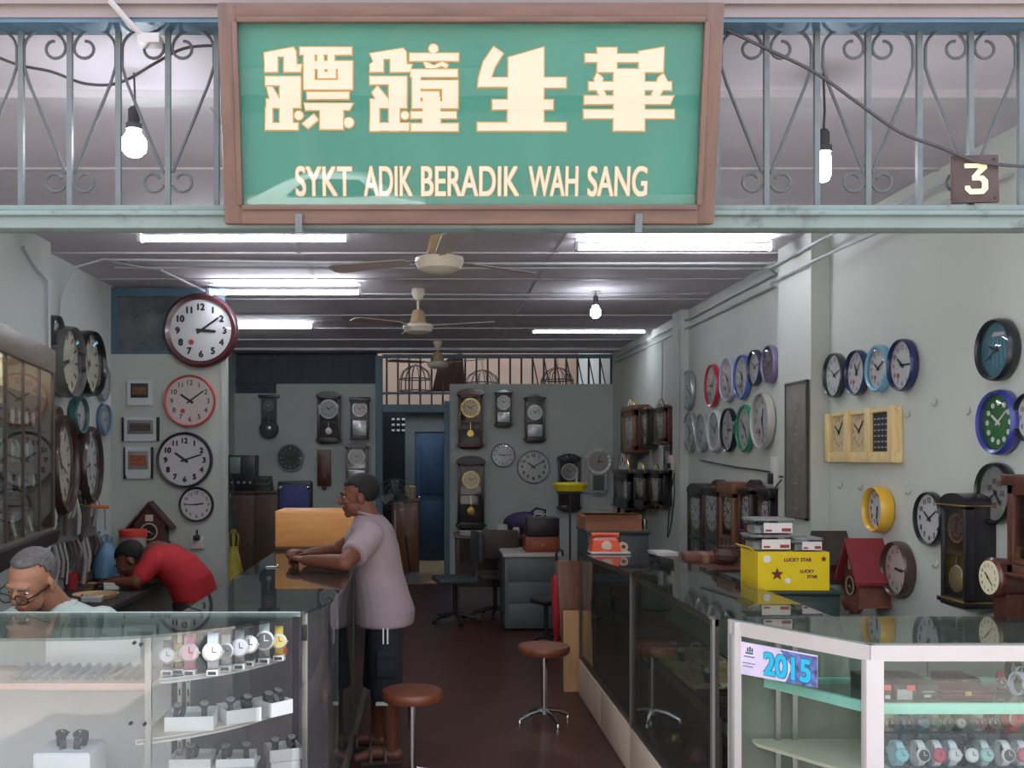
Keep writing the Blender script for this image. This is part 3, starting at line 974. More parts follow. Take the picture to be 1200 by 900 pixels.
def collage(c, ri, y):
    b = MB()
    for i in range(7):
        a = i * 0.9
        x, z = 0.4 * ri * math.cos(a), 0.45 * ri * math.sin(a)
        b.box(x - 0.13 * ri, x + 0.13 * ri, y - 0.0015, y, z - 0.1 * ri, z + 0.1 * ri)
    b.build('dial_picture', mat('collage', (96, 84, 78), 0.5, var=0.6, scale=60), c)


right_clock('large black-rimmed clock with a grey picture dial partly behind the brown cabinet clock', 1166, 578, 73, (30, 32, 32), dial=(136, 140, 138), t=(4, 40), nums=None, depth=0.05, pic=collage, rw=0.12)
right_clock('white clock with a black rim half hidden behind the black pendulum clock', 1087, 608, 64, (22, 24, 26), t=(10, 10), nums='bold', depth=0.04)
right_clock('white clock with a thick yellow rim', 1031, 597, 55, (232, 184, 60), t=(6, 30), depth=0.075, rw=0.16, nums='bold')
right_clock('brown wooden-rimmed clock with a cream dial beside the red-roofed clock', 1052, 667, 66, (78, 58, 52), dial=(214, 212, 194), t=(3, 15), depth=0.06, rw=0.12)

# wooden triple clock (two dials and a slate)
Ya, Yb = 2.36 * F / (966 - CX), 2.36 * F / (1049 - CX)
zt0, zb0 = 1.65 + (535 - 475) * 5.0 / F * 0.97, 1.65 + (535 - 542.5) * 5.0 / F
w = Ya - Yb
t3 = thing('triple_clock', 'pale wooden panel with two square clock dials and a blackboard, under the four clocks', 'clock', (XR - 0.001, (Ya + Yb) / 2, 0), -PI / 2)
hgt = zt0 - zb0
b = MB(); b.box(-w / 2, w / 2, -0.015, 0, zb0, zt0, 0.003)
b.build('panel', W_PINE, t3)
for i in range(4):
    x = -w / 2 + i * (w * 0.9 / 3)
    b = MB(); b.box(x, x + w * 0.07, -0.04, -0.01, zb0 + 0.002, zt0 + (0.008 if i else 0), 0.004); b.build('upright', W_PINE, t3)
b = MB(); b.box(-w / 2, w / 2, -0.034, -0.012, zb0, zb0 + hgt * 0.2, 0.004); b.box(-w / 2, w / 2, -0.03, -0.012, zt0 - hgt * 0.07, zt0 - 0.004, 0.003); b.build('rail', W_PINE, t3)
for i in range(3):
    x0 = -w / 2 + i * w * 0.3 + w * 0.075
    x1 = x0 + w * 0.22
    b = MB(); b.box(x0, x1, -0.02, -0.012, zb0 + hgt * 0.21, zt0 - hgt * 0.08)
    pnl = b.build('dial' if i < 2 else 'slate', plain((198, 178, 140), 0.6) if i < 2 else plain((38, 40, 44), 0.7), t3)
    zc_ = (zb0 + hgt * 0.2 + zt0) / 2
    R_ = w * 0.11
    if i < 2:
        n = obj('numerals', numeral_mesh('arabic'), pnl); n.location = ((x0 + x1) / 2, -0.0205, zc_); n.scale = (R_ * 0.95, 1, hgt * 0.34)
        hb = MB(); M = Matrix.Translation(((x0 + x1) / 2, -0.022, zc_))
        for ang, ln in ((10.2 * PI / 6, 0.6), (7 * PI / 30, 0.8)):
            hb.prism([(-0.006, -0.01), (0.006, -0.01), (0.003, ln * R_), (-0.003, ln * R_)], -0.002, 0, M @ Matrix.Rotation(ang, 4, 'Y'))
        hb.build('hands', INK, pnl)
    else:
        hb = MB()
        for r in range(6):
            for c in range(4):
                hb.box(x0 + 0.012 + c * (x1 - x0 - 0.024) / 4, x0 + 0.012 + (c + 0.6) * (x1 - x0 - 0.024) / 4, -0.0215, -0.02, zb0 + hgt * 0.27 + r * hgt * 0.105, zb0 + hgt * 0.27 + r * hgt * 0.105 + 0.008)
        hb.build('chalk_marks', plain((150, 150, 150), 0.8), pnl)

# tall stone-coloured plaque on the pilaster
q0, q1 = 2.27 * F / (920.5 - CX), 2.27 * F / (945.5 - CX)
t = thing('wall_plaque', 'tall narrow grey-brown plaque hanging on the pilaster', 'plaque', (2.289, (q0 + q1) / 2, 0), -PI / 2)
ww = (q0 - q1) / 2
za, zb2 = 1.65 - (448 - CY) * 6.1 / F, 1.65 - (607 - CY) * 6.1 / F
b = MB(); b.box(-ww, ww, -0.02, 0, zb2, za, 0.004); b.build('board', mat('plaque_board', (112, 108, 98), 0.6, var=0.2, scale=18, bump=0.2), t)
b = MB()
for x in (-ww, ww - 0.012):
    b.box(x, x + 0.012, -0.026, -0.01, zb2, za)
for z in (zb2, za - 0.012):
    b.box(-ww, ww, -0.026, -0.01, z, z + 0.012)
b.build('border', plain((92, 88, 80), 0.5), t)
b = MB()
for i in range(5):
    z = zb2 + (za - zb2) * (0.13 + 0.18 * i)
    put_text(b, '+', 0, z, 0.05, -0.021)
    b.box(-0.04, 0.04, -0.022, -0.019, z - 0.05, z - 0.04)
b.build('carving', plain((136, 130, 116), 0.6), t)

# bare nails on the wall, each able to hold a clock
HK = ['left above the yellow-rimmed clock', 'just right above the yellow-rimmed clock', 'beside the top of the yellow-rimmed clock', 'right of the wooden triple clock',
      'halfway between triple clock and blue-rimmed clock', 'just left of the blue-rimmed clock', 'between the brown-rimmed clock and the black pendulum clock']
for (x, y), w in zip(((987, 569), (1011, 571), (1067, 576), (1066, 486), (1098, 472), (1137, 482), (1099, 662)), HK):
    q = on_x(x, y, XR)
    t = thing('wall_hook', 'bare wall hook ' + w, 'hook', (XR, q.y, q.z), -PI / 2, 'bare hooks on the right wall')
    b = MB(); b.tube([(0, -0.002, 0.02), (0, -0.004, -0.008), (0, -0.012, -0.016), (0, -0.021, -0.012), (0, -0.024, 0.0)], 0.003, 6); b.build('hook', STEEL, t)
    b = MB(); b.lathe([(0.006, 0.0), (0.006, 0.003)], 10); b.build('plate', STEEL, t)

BRT = mat('bright_silver', (222, 222, 222), 0.3, metal=0.25)
# ------------------------------------------------------------------ pendulum clocks
def pendulum_clock(label, pos, rz, W, Hh, dp, wood, dial=(226, 226, 222), crown='arch', r=None, zd=0.72, lower='bob', group=None, bob=BRASS, t=(10, 10), dial_rim=BRASS, win=None, foot=True, bobr=0.13, gilt=False):
    c = thing('pendulum_clock', label, 'clock', pos, rz, group)
    fz0 = Hh * (0.07 if foot else 0.02)
    fz1 = Hh * 0.9
    b = MB()
    b.box(-W * 0.43, W * 0.43, -dp * 0.8, 0, fz0, fz1, 0.003)
    b.build('case', wood, c)
    b = MB()
    s = W * 0.09
    for x in (-W * 0.44, W * 0.44 - s):
        b.box(x, x + s, -dp, -dp * 0.7, fz0, fz1, 0.003)
    b.box(-W * 0.44, W * 0.44, -dp, -dp * 0.7, fz0, fz0 + s, 0.003); b.box(-W * 0.44, W * 0.44, -dp, -dp * 0.7, fz1 - s, fz1, 0.003)
    zs = Hh * (zd - 0.5 * W / Hh)
    if win != 'full':
        b.box(-W * 0.4, W * 0.4, -dp * 0.98, -dp * 0.7, zs - s * 0.3, zs + s * 0.3, 0.002)
    b.build('door_frame', wood, c)
    b = MB()
    if foot:
        b.box(-W * 0.5, W * 0.5, -dp * 1.08, 0, Hh * 0.055, Hh * 0.085, 0.003); b.box(-W * 0.46, W * 0.46, -dp, 0, Hh * 0.03, Hh * 0.06, 0.004)
        b.hexa([(-W * 0.3, -dp * 0.7, 0), (W * 0.3, -dp * 0.7, 0), (W * 0.3, 0, 0), (-W * 0.3, 0, 0), (-W * 0.46, -dp, Hh * 0.035), (W * 0.46, -dp, Hh * 0.035), (W * 0.46, 0, Hh * 0.035), (-W * 0.46, 0, Hh * 0.035)])
    else:
        b.box(-W * 0.47, W * 0.47, -dp * 1.04, 0, 0, Hh * 0.03, 0.003)
    b.build('foot', wood, c)
    b = MB()
    if crown == 'arch':
        pts = [(-W * 0.5, fz1)] + [(-W * 0.5 * math.cos(PI * i / 12) * (1 if i not in (0, 12) else 1.0), fz1 + Hh * 0.012 + (Hh - fz1 - Hh * 0.012) * math.sin(PI * i / 12)) for i in range(13)] + [(W * 0.5, fz1)]
        b.prism(pts, -dp * 1.0, 0)
    elif crown == 'crest':
        b.box(-W * 0.5, W * 0.5, -dp * 1.08, 0, fz1 - 0.002, fz1 + Hh * 0.025, 0.003)
        pts = [(-W * 0.46, fz1 + Hh * 0.02), (-W * 0.38, fz1 + Hh * 0.045), (-W * 0.26, fz1 + Hh * 0.05), (-W * 0.16, fz1 + Hh * 0.085), (0, Hh), (W * 0.16, fz1 + Hh * 0.085), (W * 0.26, fz1 + Hh * 0.05), (W * 0.38, fz1 + Hh * 0.045), (W * 0.46, fz1 + Hh * 0.02)]
        b.prism(pts, -dp * 0.7, -dp * 0.3)
    elif crown == 'scroll':
        b.box(-W * 0.5, W * 0.5, -dp * 1.08, 0, fz1 - 0.002, fz1 + Hh * 0.02, 0.003)
        for sgn in (-1, 1):
            b.prism([(sgn * W * 0.48, fz1 + Hh * 0.015), (sgn * W * 0.44, fz1 + Hh * 0.04), (sgn * W * 0.2, Hh * 0.985), (sgn * W * 0.08, Hh * 0.99), (sgn * W * 0.06, Hh * 0.965), (sgn * W * 0.14, fz1 + Hh * 0.04), (sgn * W * 0.1, fz1 + Hh * 0.015)], -dp * 0.75, -dp * 0.3)
        b.turn([(0.001, Hh), (W * 0.05, Hh - 0.012), (W * 0.03, fz1 + Hh * 0.02)], (0, -dp * 0.5, 0), 12)
    else:
        b.box(-W * 0.5, W * 0.5, -dp * 1.06, 0, fz1 - 0.002, Hh, 0.004)
    b.build('crown', wood, c)
    r = r or W * 0.33
    if gilt:
        for z in (fz1 - 0.004, Hh * 0.085):
            b = MB(); b.box(-W * 0.505, W * 0.505, -dp * 1.09, 0, z, z + 0.005, 0.001); b.build('gilt_line', BRASS, c)
    zc_ = Hh * zd
    b = MB(); b.box(-W * 0.37, W * 0.37, -dp * 0.83, -dp * 0.78, zs, fz1 - s, 0.001)
    b.box(-W * 0.37, W * 0.37, -dp * 0.83, -dp * 0.78, fz0 + s, zs)
    b.build('backing', plain((38, 27, 26), 0.6), c)
    b = MB(); b.lathe([(r, dp * 0.82), (r, dp * 0.86), (r * 0.94, dp * 0.87)], 36, Matrix.Translation((0, 0, zc_))); d = b.build('dial', plain(dial, 0.45), c)
    b = MB(); b.lathe([(r * 1.08, dp * 0.82), (r * 1.07, dp * 0.89), (r * 0.97, dp * 0.89), (r * 0.96, dp * 0.83)], 36, Matrix.Translation((0, 0, zc_)), closed=True); b.build('bezel', dial_rim, d)
    n = obj('numerals', numeral_mesh('marks'), d); n.location = (0, -dp * 0.875, zc_); n.scale = (r * 0.95, 1, r * 0.95)
    hands(c, r * 0.9, -dp * 0.885, t, None, zc_)
    zb_ = fz0 + s + (zs - fz0 - s) * 0.42
    if lower == 'bob':
        b = MB(); b.box(-0.004, 0.004, -dp * 0.88, -dp * 0.86, zb_, zs); b.lathe([(W * bobr, dp * 0.86), (W * bobr * 0.92, dp * 0.9), (0.001, dp * 0.92)], 24, Matrix.Translation((0, 0, zb_))); b.build('pendulum', bob, c)
    elif lower == 'panel':
        b = MB(); b.box(-W * 0.33, W * 0.33, -dp * 0.87, -dp * 0.84, fz0 + s + 0.01, zs - s * 0.5, 0.002); b.build('lower_panel', mat('silvery_panel', (196, 198, 202), 0.25, metal=0.4), c)
    b = MB(); b.box(-W * 0.36, W * 0.36, -dp * 0.955, -dp * 0.94, fz0 + s * 0.9, fz1 - s * 0.9); b.build('glass', G_CLOCK, c)
    return c


def back_clock(label, x0, x1, y0, y1, **k):
    Y = YB - (0.022 if x1 < 445 else 0.002)
    p0, p1 = P(x0, y1, Y), P(x1, y0, Y)
    wood = k.pop('wood', W_DARK)
    return pendulum_clock(label, ((p0.x + p1.x) / 2, Y, p0.z), 0, p1.x - p0.x, p1.z - p0.z, k.pop('dp', 0.12), wood, **k)


CREAMD = (222, 204, 160)
back_clock('tall dark brown gilt-dialled pendulum clock beside the doorway, above another tall one', 535, 567, 456, 526, wood=W_RED, dial=CREAMD, crown='arch', zd=0.68)
back_clock('small dark pendulum clock with a white lower panel, between two taller ones', 579, 600, 457, 501, dial=(214, 214, 214), crown='crest', lower='panel', zd=0.66, r=0.085, dial_rim=BRT)
back_clock('dark pendulum clock with a carved crest right of the small one', 613, 639, 462, 519, dial=(206, 208, 206), crown='crest', lower='panel', zd=0.62, r=0.09, dial_rim=BRT)
back_clock('tall black clock with an arched hood, rising above the wooden desk', 534, 569, 534, 621, wood=W_BLK, dial=CREAMD, crown='arch', zd=0.68, r=0.105, t=(10, 12))
back_clock('dark clock with a scrolled top behind the yellow tray', 652, 680, 531, 599, wood=W_BLK, dial=(150, 152, 152), crown='scroll', zd=0.68, r=0.1, lower=None, dial_rim=BRT)
back_clock('dark pendulum clock with a big silver dial, left of the one with bright panels', 371, 401, 459, 520, wood=W_DARK, dial=(196, 200, 198), crown='arch', zd=0.66, r=0.115, bob=STEEL, dial_rim=BRT)
back_clock('dark flat-topped clock with bright silver panels beside the doorway post', 410, 434, 466, 515, wood=W_DARK, dial=(196, 190, 190), crown='flat', zd=0.72, r=0.09, lower='panel', foot=False, dial_rim=BRT)
back_clock('arched grey clock with a bright glass front just above the customer', 404, 433, 519, 566, wood=mat('grey_wood', (98, 92, 96), 0.4, coat=0.3), dial=(180, 182, 184), crown='arch', zd=0.66, r=0.1, lower='panel', foot=False, dial_rim=BRT)
# keyhole-shaped clock at the far left of the back wall
Yk = YB - 0.002
p0, p1 = P(304, 514, Yk), P(328, 463, Yk)
W_, H_ = p1.x - p0.x, p1.z - p0.z
t = thing('pendulum_clock', 'dark keyhole-shaped clock with a round bottom, leftmost on the back wall', 'clock', ((p0.x + p1.x) / 2, Yk, p0.z))
b = MB(); b.prism([(-W_ * 0.36, H_ * 0.28), (-W_ * 0.36, H_ * 0.93), (W_ * 0.36, H_ * 0.93), (W_ * 0.36, H_ * 0.28)], -0.08, 0)
b.lathe([(W_ * 0.46, 0), (W_ * 0.46, 0.08), (W_ * 0.42, 0.09)], 32, Matrix.Translation((0, 0, W_ * 0.46))); b.build('case', W_BLK, t)
b = MB(); b.box(-W_ * 0.5, W_ * 0.5, -0.1, 0, H_ * 0.93, H_, 0.006); b.build('crown', W_BLK, t)
b = MB(); b.lathe([(W_ * 0.28, 0.08), (W_ * 0.28, 0.088)], 30, Matrix.Translation((0, 0, H_ * 0.75))); b.build('dial', plain((92, 88, 90), 0.5), t)
hands(t, W_ * 0.26, -0.089, (10, 8), SILVER, H_ * 0.75)
b = MB(); b.lathe([(W_ * 0.12, 0.09), (0.002, 0.1)], 20, Matrix.Translation((0, 0, W_ * 0.5))); b.cone((0, -0.092, W_ * 0.5), (0, -0.09, H_ * 0.5), 0.005, seg=6); b.build('pendulum', STEEL, t)


def back_round(label, cx, cy, d, rim, **k):
    Y = YB - (0.022 if cx < 445 else 0.002)
    q = P(cx, cy, Y)
    return round_clock(label, q, 0, d * Y / F, rim, **k)


back_round('round clock with a dark green dial and pale thin rim', 340.5, 536.5, 33, (150, 160, 156), dial=(66, 82, 74), t=(10, 10), rw=0.12, nums='marks', num_m=SILVER)
back_round('smaller round silver clock beneath the small pendulum clock', 589.5, 533.5, 28, (96, 90, 96), dial=(214, 216, 222), t=(9, 14), rw=0.07)
back_round('large round silver-rimmed clock in the middle of the back wall', 625, 547, 39, (200, 202, 204), rim_m=SILVER, dial=(206, 208, 206), t=(10, 10), rw=0.1, nums='bold')
# narrow wooden wall thermometer-like case
p0, p1 = P(372, 574, YB - 0.022), P(388, 527, YB - 0.022)
t = thing('wall_barometer', 'narrow reddish wooden wall barometer left of the arched grey clock', 'barometer', ((p0.x + p1.x) / 2, YB - 0.022, p0.z))
W_, H_ = p1.x - p0.x, p1.z - p0.z
b = MB(); b.box(-W_ / 2, W_ / 2, -0.04, 0, H_ * 0.1, H_, 0.006); b.ball((0, -0.02, H_ * 0.04), 0.03, 12); b.build('case', W_RED, t)
b = MB(); b.box(-W_ * 0.22, W_ * 0.22, -0.046, -0.038, H_ * 0.25, H_ * 0.9, 0.003); b.build('scale_plate', mat('aged_plate', (110, 74, 58), 0.4), t)
b = MB(); b.cone((0, -0.048, H_ * 0.3), (0, -0.048, H_ * 0.85), 0.006, seg=8); b.build('glass_tube', CHROME, t)
# silver clock of two parts: ring of hour beads and a lower drop
q = P(701, 541, YB - 0.002)
t = thing('wall_clock', 'silver keyhole clock, round head studded with bright beads over a beaded drop', 'clock', q)
Rr = 15.5 * YB / F
b = MB(); b.lathe([(Rr, 0), (Rr, 0.04), (Rr * 0.94, 0.05), (Rr * 0.74, 0.045), (Rr * 0.74, 0.0)], 40, closed=True); b.build('rim', BRT, t)
b = MB(); b.lathe([(Rr * 0.75, 0.03), (Rr * 0.75, 0.035)], 36); b.build('dial', plain((164, 156, 146), 0.5), t)
hands(t, Rr * 0.7, -0.037, (3, 2))
for i in range(16):
    a = 2 * PI * i / 16
    if abs(a - 1.5 * PI) > 0.5:
        b = MB(); b.ball((Rr * 0.87 * math.cos(a), -0.05, Rr * 0.87 * math.sin(a)), 0.016, 8); b.build('bead', BRT, t)
b = MB(); b.prism([(-0.12, -Rr * 0.85), (0.12, -Rr * 0.85), (0.12, -Rr - 0.18), (0.07, -Rr - 0.26), (-0.07, -Rr - 0.26), (-0.12, -Rr - 0.18)], -0.035, 0); b.build('drop_case', SILVER, t)
b = MB()
for s in (-1, 1):
    for i in range(7):
        b.ball((s * 0.1, -0.04, -Rr - 0.0 - i * 0.03), 0.014, 8)
b.build('drop_beads', BRT, t)
b = MB(); b.prism([(-0.07, -Rr * 1.05), (0.07, -Rr * 1.05), (0.07, -Rr - 0.2), (-0.07, -Rr - 0.2)], -0.038, -0.03); b.build('drop_glass', plain((96, 94, 92), 0.3), t)

# pendulum clocks hanging on the right wall, seen almost edge on
def wall_r_clock(label, x_far, x_near, y_top, y_bot, wood, front=2.24, **k):
    ref = 2.2 if x_far > 785 else 2.26
    Y0, Y1 = ref * F / (x_far - CX), ref * F / (x_near - CX)
    Ym = (Y0 + Y1) / 2
    z1, z0 = EYE - (y_top - CY) * Ym / F, EYE - (y_bot - CY) * Ym / F
    return pendulum_clock(label, (XR - 0.001, Ym, z0), -PI / 2, abs(Y0 - Y1) * 0.97, z1 - z0, (XR - front) * 0.92, wood, **k)


GP, GQ = 'pendulum clocks packed side by side on the right wall', 'pendulum clocks at the far end of the right wall'
wall_r_clock('black-framed clock farthest left in the packed cluster on the right wall', 797, 815, 566, 678, W_BLK, 2.24, crown='arch', group=GP)
wall_r_clock('dark walnut clock second in the packed cluster on the right wall', 815.5, 838, 562, 683, W_DARK, 2.22, crown='crest', group=GP)
wall_r_clock('orange-brown clock in the middle of the packed cluster on the right wall', 838.5, 857, 565, 690, W_MID, 2.2, crown='flat', group=GP, foot=False)
wall_r_clock('dark brown clock with a bright bob right of the orange-brown one', 857.5, 874, 562, 688, W_DARK, 2.22, crown='crest', group=GP, bob=STEEL)
wall_r_clock('plain black clock nearest in the packed cluster, behind the plastic boxes', 874.5, 890, 572, 676, W_BLK, 2.26, crown='flat', group=GP, foot=False)
wall_r_clock('thin dark clock just left of the mid brown one with a chrome bob', 724, 730, 477, 531, W_BLK, 2.28, crown='arch', group=GQ)
wall_r_clock('mid brown wooden clock with a chrome bob, deep on the right wall', 731, 747, 476, 533, W_MID, 2.22, crown='flat', group=GQ, bob=STEEL)
wall_r_clock('dark clock just right of the mid brown one with a chrome bob', 747.5, 756, 476, 527, W_DARK, 2.27, crown='crest', group=GQ)
wall_r_clock('narrow reddish clock alone beneath the thin wall conduit', 763, 777, 474, 522, W_RED, 2.27, crown='crest', group=GQ)
wall_r_clock('slim black clock below the narrow reddish one', 771, 780, 522, 554, W_BLK, 2.3, crown='arch', group=GQ)
wall_r_clock('wide black clock low at the far end of the right wall', 722, 743, 550, 597, W_BLK, 2.2, crown='flat', group=GQ)
wall_r_clock('low dark clock next to the wide black one at the far end', 744, 758, 550, 595, W_DARK, 2.22, crown='flat', group=GQ)
wall_r_clock('low black clock nearest the wall socket', 759, 772, 551, 592, W_BLK, 2.26, crown='flat', group=GQ, foot=False)

# black pendulum clock at the right, near
Yn, Yf_ = 2.27 * F / (1133 - CX), 2.27 * F / (1103 - CX)
zt1, zb1 = EYE - (578 - CY) * 4.2 / F, EYE - (716 - CY) * 4.2 / F
pendulum_clock('black pendulum clock with a round silver bob, low on the near right wall', (XR - 0.001, (Yn + Yf_) / 2, zb1), -PI / 2, (Yf_ - Yn) * 1.08, zt1 - zb1, 0.135, W_BLK, dial=(96, 62, 60), crown='arch', zd=0.7, r=0.06, bob=STEEL, t=(6, 2), bobr=0.27, gilt=True)
# dark cabinet clock cut by the right edge
pc = pendulum_clock('dark brown cabinet clock cut off by the right edge, its small gilt dial showing', (XR - 0.001, 3.6, EYE - (682 - CY) * 3.72 / F), -PI / 2, 0.4, (682 - 556) * 3.72 / F, 0.17, W_RED, dial=(196, 180, 130), crown='flat', zd=0.68, r=0.055, lower=None, foot=True)
# small drop clock with ivory dial
q = on_x(1156, 676, 2.2)
t = thing('drop_clock', 'small dark red drop clock with a round ivory dial and a brass finial', 'clock', (XR - 0.001, q.y - 0.02, q.z), -PI / 2)
b = MB(); b.lathe([(0.062, 0), (0.07, 0.02), (0.078, 0.19), (0.07, 0.2)], 36); b.build('drum', W_RED, t)
b = MB(); b.lathe([(0.066, 0.2), (0.066, 0.203)], 36); d = b.build('dial', plain((226, 214, 180), 0.5), t)
n = obj('numerals', numeral_mesh('arabic'), d); n.location = (0, -0.2035, 0); n.scale = (0.064, 1, 0.064)
hands(t, 0.06, -0.205, (10, 22))
b = MB(); b.hexa([(-0.042, -0.15, -0.235), (0.042, -0.15, -0.235), (0.042, 0, -0.235), (-0.042, 0, -0.235), (-0.05, -0.16, -0.06), (0.05, -0.16, -0.06), (0.05, 0, -0.06), (-0.05, 0, -0.06)]); b.build('trunk', W_RED, t)
b = MB(); b.turn([(0.012, 0.066), (0.02, 0.075), (0.008, 0.085), (0.017, 0.1), (0.02, 0.112), (0.01, 0.125), (0.002, 0.14)], (0, -0.1, 0), 14); b.build('finial', BRASS, t)


# house-shaped clocks
def house_clock(label, loc, rz, w, h, d, roofc, wallc, pitch=0.75, dial=True, tilt=0.0):
    t = thing('cuckoo_clock', label, 'clock', loc, rz)
    t.rotation_euler = (0, tilt, rz)
    eave = h * 0.52
    b = MB(); b.prism([(-w * 0.36, h * 0.12), (w * 0.36, h * 0.12), (w * 0.36, eave), (0, h * 0.93), (-w * 0.36, eave)], -d, 0); b.build('house', wallc, t)
    rt = h * 0.045
    for s in (-1, 1):
        b = MB(); b.prism([(0, h), (s * w * 0.53, eave - h * 0.08), (s * w * 0.53 - s * rt * 0.3, eave - h * 0.08 - rt), (0, h - rt * 1.5)], -d * 1.22, 0.0); b.build('roof_slope', roofc, t)
    b = MB(); b.prism([(-w * 0.42, h * 0.13), (-w * 0.42, h * 0.08), (-w * 0.25, 0.0), (-w * 0.12, h * 0.06), (0, -h * 0.03), (w * 0.12, h * 0.06), (w * 0.25, 0), (w * 0.42, h * 0.08), (w * 0.42, h * 0.13)], -d * 1.06, -d * 0.9); b.box(-w * 0.4, w * 0.4, -d * 1.02, 0, h * 0.09, h * 0.13); b.build('carved_base', wallc, t)
    b = MB(); b.lathe([(w * 0.2, d), (w * 0.2, d + 0.008)], 24, Matrix.Translation((0, 0, h * 0.36))); dd = b.build('dial', plain((44, 34, 30), 0.5), t)
    b = MB(); b.lathe([(w * 0.2, d + 0.006), (w * 0.2, d + 0.012), (w * 0.17, d + 0.012), (w * 0.17, d + 0.006)], 24, Matrix.Translation((0, 0, h * 0.36)), closed=True); b.build('dial_ring', plain((206, 190, 150), 0.5), dd)
    hands(t, w * 0.17, -d - 0.01, (8, 20), plain((220, 210, 180), 0.5), h * 0.36)
    b = MB(); b.box(-w * 0.09, w * 0.09, -d - 0.01, -d, h * 0.58, h * 0.72, 0.003); b.build('cuckoo_door', plain((200, 190, 176), 0.5), t)
    return t


REDR = mat('faded_red_roof', (146, 52, 58), 0.6, var=0.12, scale=12)
DKR = mat('dark_brown_roof', (62, 52, 50), 0.6, var=0.2, scale=12)
REDW = mat('reddish_house_wood', (130, 78, 62), 0.55, var=0.25, scale=14)
house_clock('red-roofed wooden house-shaped cuckoo clock on the right wall', (XR - 0.001, 5.17, 0.83), -PI / 2, 0.25, 0.39, 0.165, REDR, REDW)
house_clock('darker brown-roofed cuckoo clock behind the red-roofed one', (XR - 0.001, 5.62, 0.90), -PI / 2, 0.25, 0.325, 0.165, DKR, mat('dark_house_wood', (92, 54, 48), 0.55, var=0.25, scale=14))

# ------------------------------------------------------------------ clocks and pictures on the partition
YQ = YP - 0.001


def part_clock(label, cx, cy, d, rim, **k):
    return round_clock(label, P(cx, cy, YQ), 0, d * YQ / F, rim, **k)


BURG = mat('burgundy_wood_rim', (72, 36, 42), 0.28, var=0.2, scale=12, coat=0.5)
c = part_clock('largest round clock, thick dark burgundy rim, hanging highest on the partition', 237, 388, 88, (72, 36, 42), rim_m=BURG, t=(3, 9), depth=0.08, rw=0.18, nums='bold', accent=[(-0.32, -0.38, 0.09, REDM)])
part_clock('round clock with a red rim and pinkish dial under the burgundy one', 223.5, 470, 61, (190, 66, 66), dial=(226, 212, 210), t=(10, 9), depth=0.05, rw=0.08, accent=[(-0.3, -0.42, 0.1, REDM)])
part_clock('round clock with a navy rim and bold numerals under the red-rimmed clock', 217.5, 539, 66, (30, 32, 50), t=(10, 12), depth=0.055, rw=0.1, nums='bold')
part_clock('smallest round clock with a black rim, lowest on the partition', 231, 591, 41, (28, 28, 40), t=(2, 45), depth=0.045, rw=0.12)


def picture(label, x0, x1, y0, y1, frame, inner, sides=None, taper=0):
    p0, p1 = P(x0, y1, YQ), P(x1, y0, YQ)
    t = thing('picture_frame', label, 'picture', ((p0.x + p1.x) / 2, YQ, p0.z), group='small frames on the partition')
    w, h = (p1.x - p0.x) / 2, p1.z - p0.z
    b = MB(); b.prism([(-w * (1 - taper), 0), (w * (1 - taper), 0), (w, h * 0.25), (w, h), (-w, h), (-w, h * 0.25)], -0.025, 0); b.build('frame', frame, t)
    b = MB(); b.box(-w * 0.7, w * 0.7, -0.03, -0.02, h * 0.3, h * 0.88, 0.002); pm = b.build('mat_board', plain(inner[0], 0.5), t)
    b = MB(); b.box(-w * 0.56, w * 0.56, -0.032, -0.029, h * 0.42, h * 0.74); b.build('print', mat('print_%d' % inner[1][0], inner[1], 0.4, var=0.6, scale=25, stretch=(1, 1, 5)), pm)
    if sides:
        for s in (-1, 1):
            b = MB(); b.box(s * w * 0.88, s * w * 1.0, -0.032, -0.001, 0.0, h, 0.002); b.build('side_bar', BLACK, t)
    return t


LG = plain((196, 204, 206), 0.4)
picture('pale frame with a dark square print, top of three on the partition', 150, 179, 446, 475, LG, ((40, 42, 44), (112, 80, 58)))
picture('wide pale frame between two black bars, middle of three on the partition', 144, 187, 489, 517, LG, ((122, 120, 118), (84, 74, 70)), sides=True)
picture('silver frame with a tapered bottom, lowest of three on the partition', 146, 180, 524, 561, LG, ((132, 128, 124), (150, 84, 62)), sides=True, taper=0.25)
house_clock('small dark maroon cuckoo clock on the partition above the person in red', P(180, 641, YQ) + Vector((0, 0, 0)), 0, 0.34, (641 - 587) * YQ / F, 0.12, mat('maroon_roof', (70, 40, 42), 0.5, var=0.2), mat('maroon_wood', (74, 44, 44), 0.5, var=0.2))
for lab, cx, cy in (('white wall switch with a dark plug, upper of two on the partition', 232, 634), ('white wall switch with a dark plug, lower of two on the partition', 238, 672)):
    q = P(cx, cy, YQ)
    t = thing('wall_switch', lab, 'switch', q)
    b = MB(); b.box(-0.055, 0.055, -0.03, 0, -0.06, 0.04, 0.006); b.build('plate', mat('pinkish_white', (206, 196, 196), 0.5), t)
    b = MB(); b.box(-0.025, 0.025, -0.06, -0.02, 0.01, 0.05, 0.006); b.cone((0, -0.04, 0.05), (0, -0.03, 0.09), 0.008, seg=8); b.build('plug', BLACK, t)


# ------------------------------------------------------------------ clocks along the left wall, seen nearly edge on
def left_clock(label, cx, cy, h, rim, X=-2.2, sx=1.0, **k):
    X = -2.5 + (2.5 + X) * 0.42
    q = on_x(cx, cy, X)
    dpt = abs(XL) - abs(X)
    return round_clock(label, (XL + 0.001, q.y, q.z), PI / 2, h * q.y / F, rim, depth=dpt, group='clocks crowded on the left wall', sx=sx, **k)


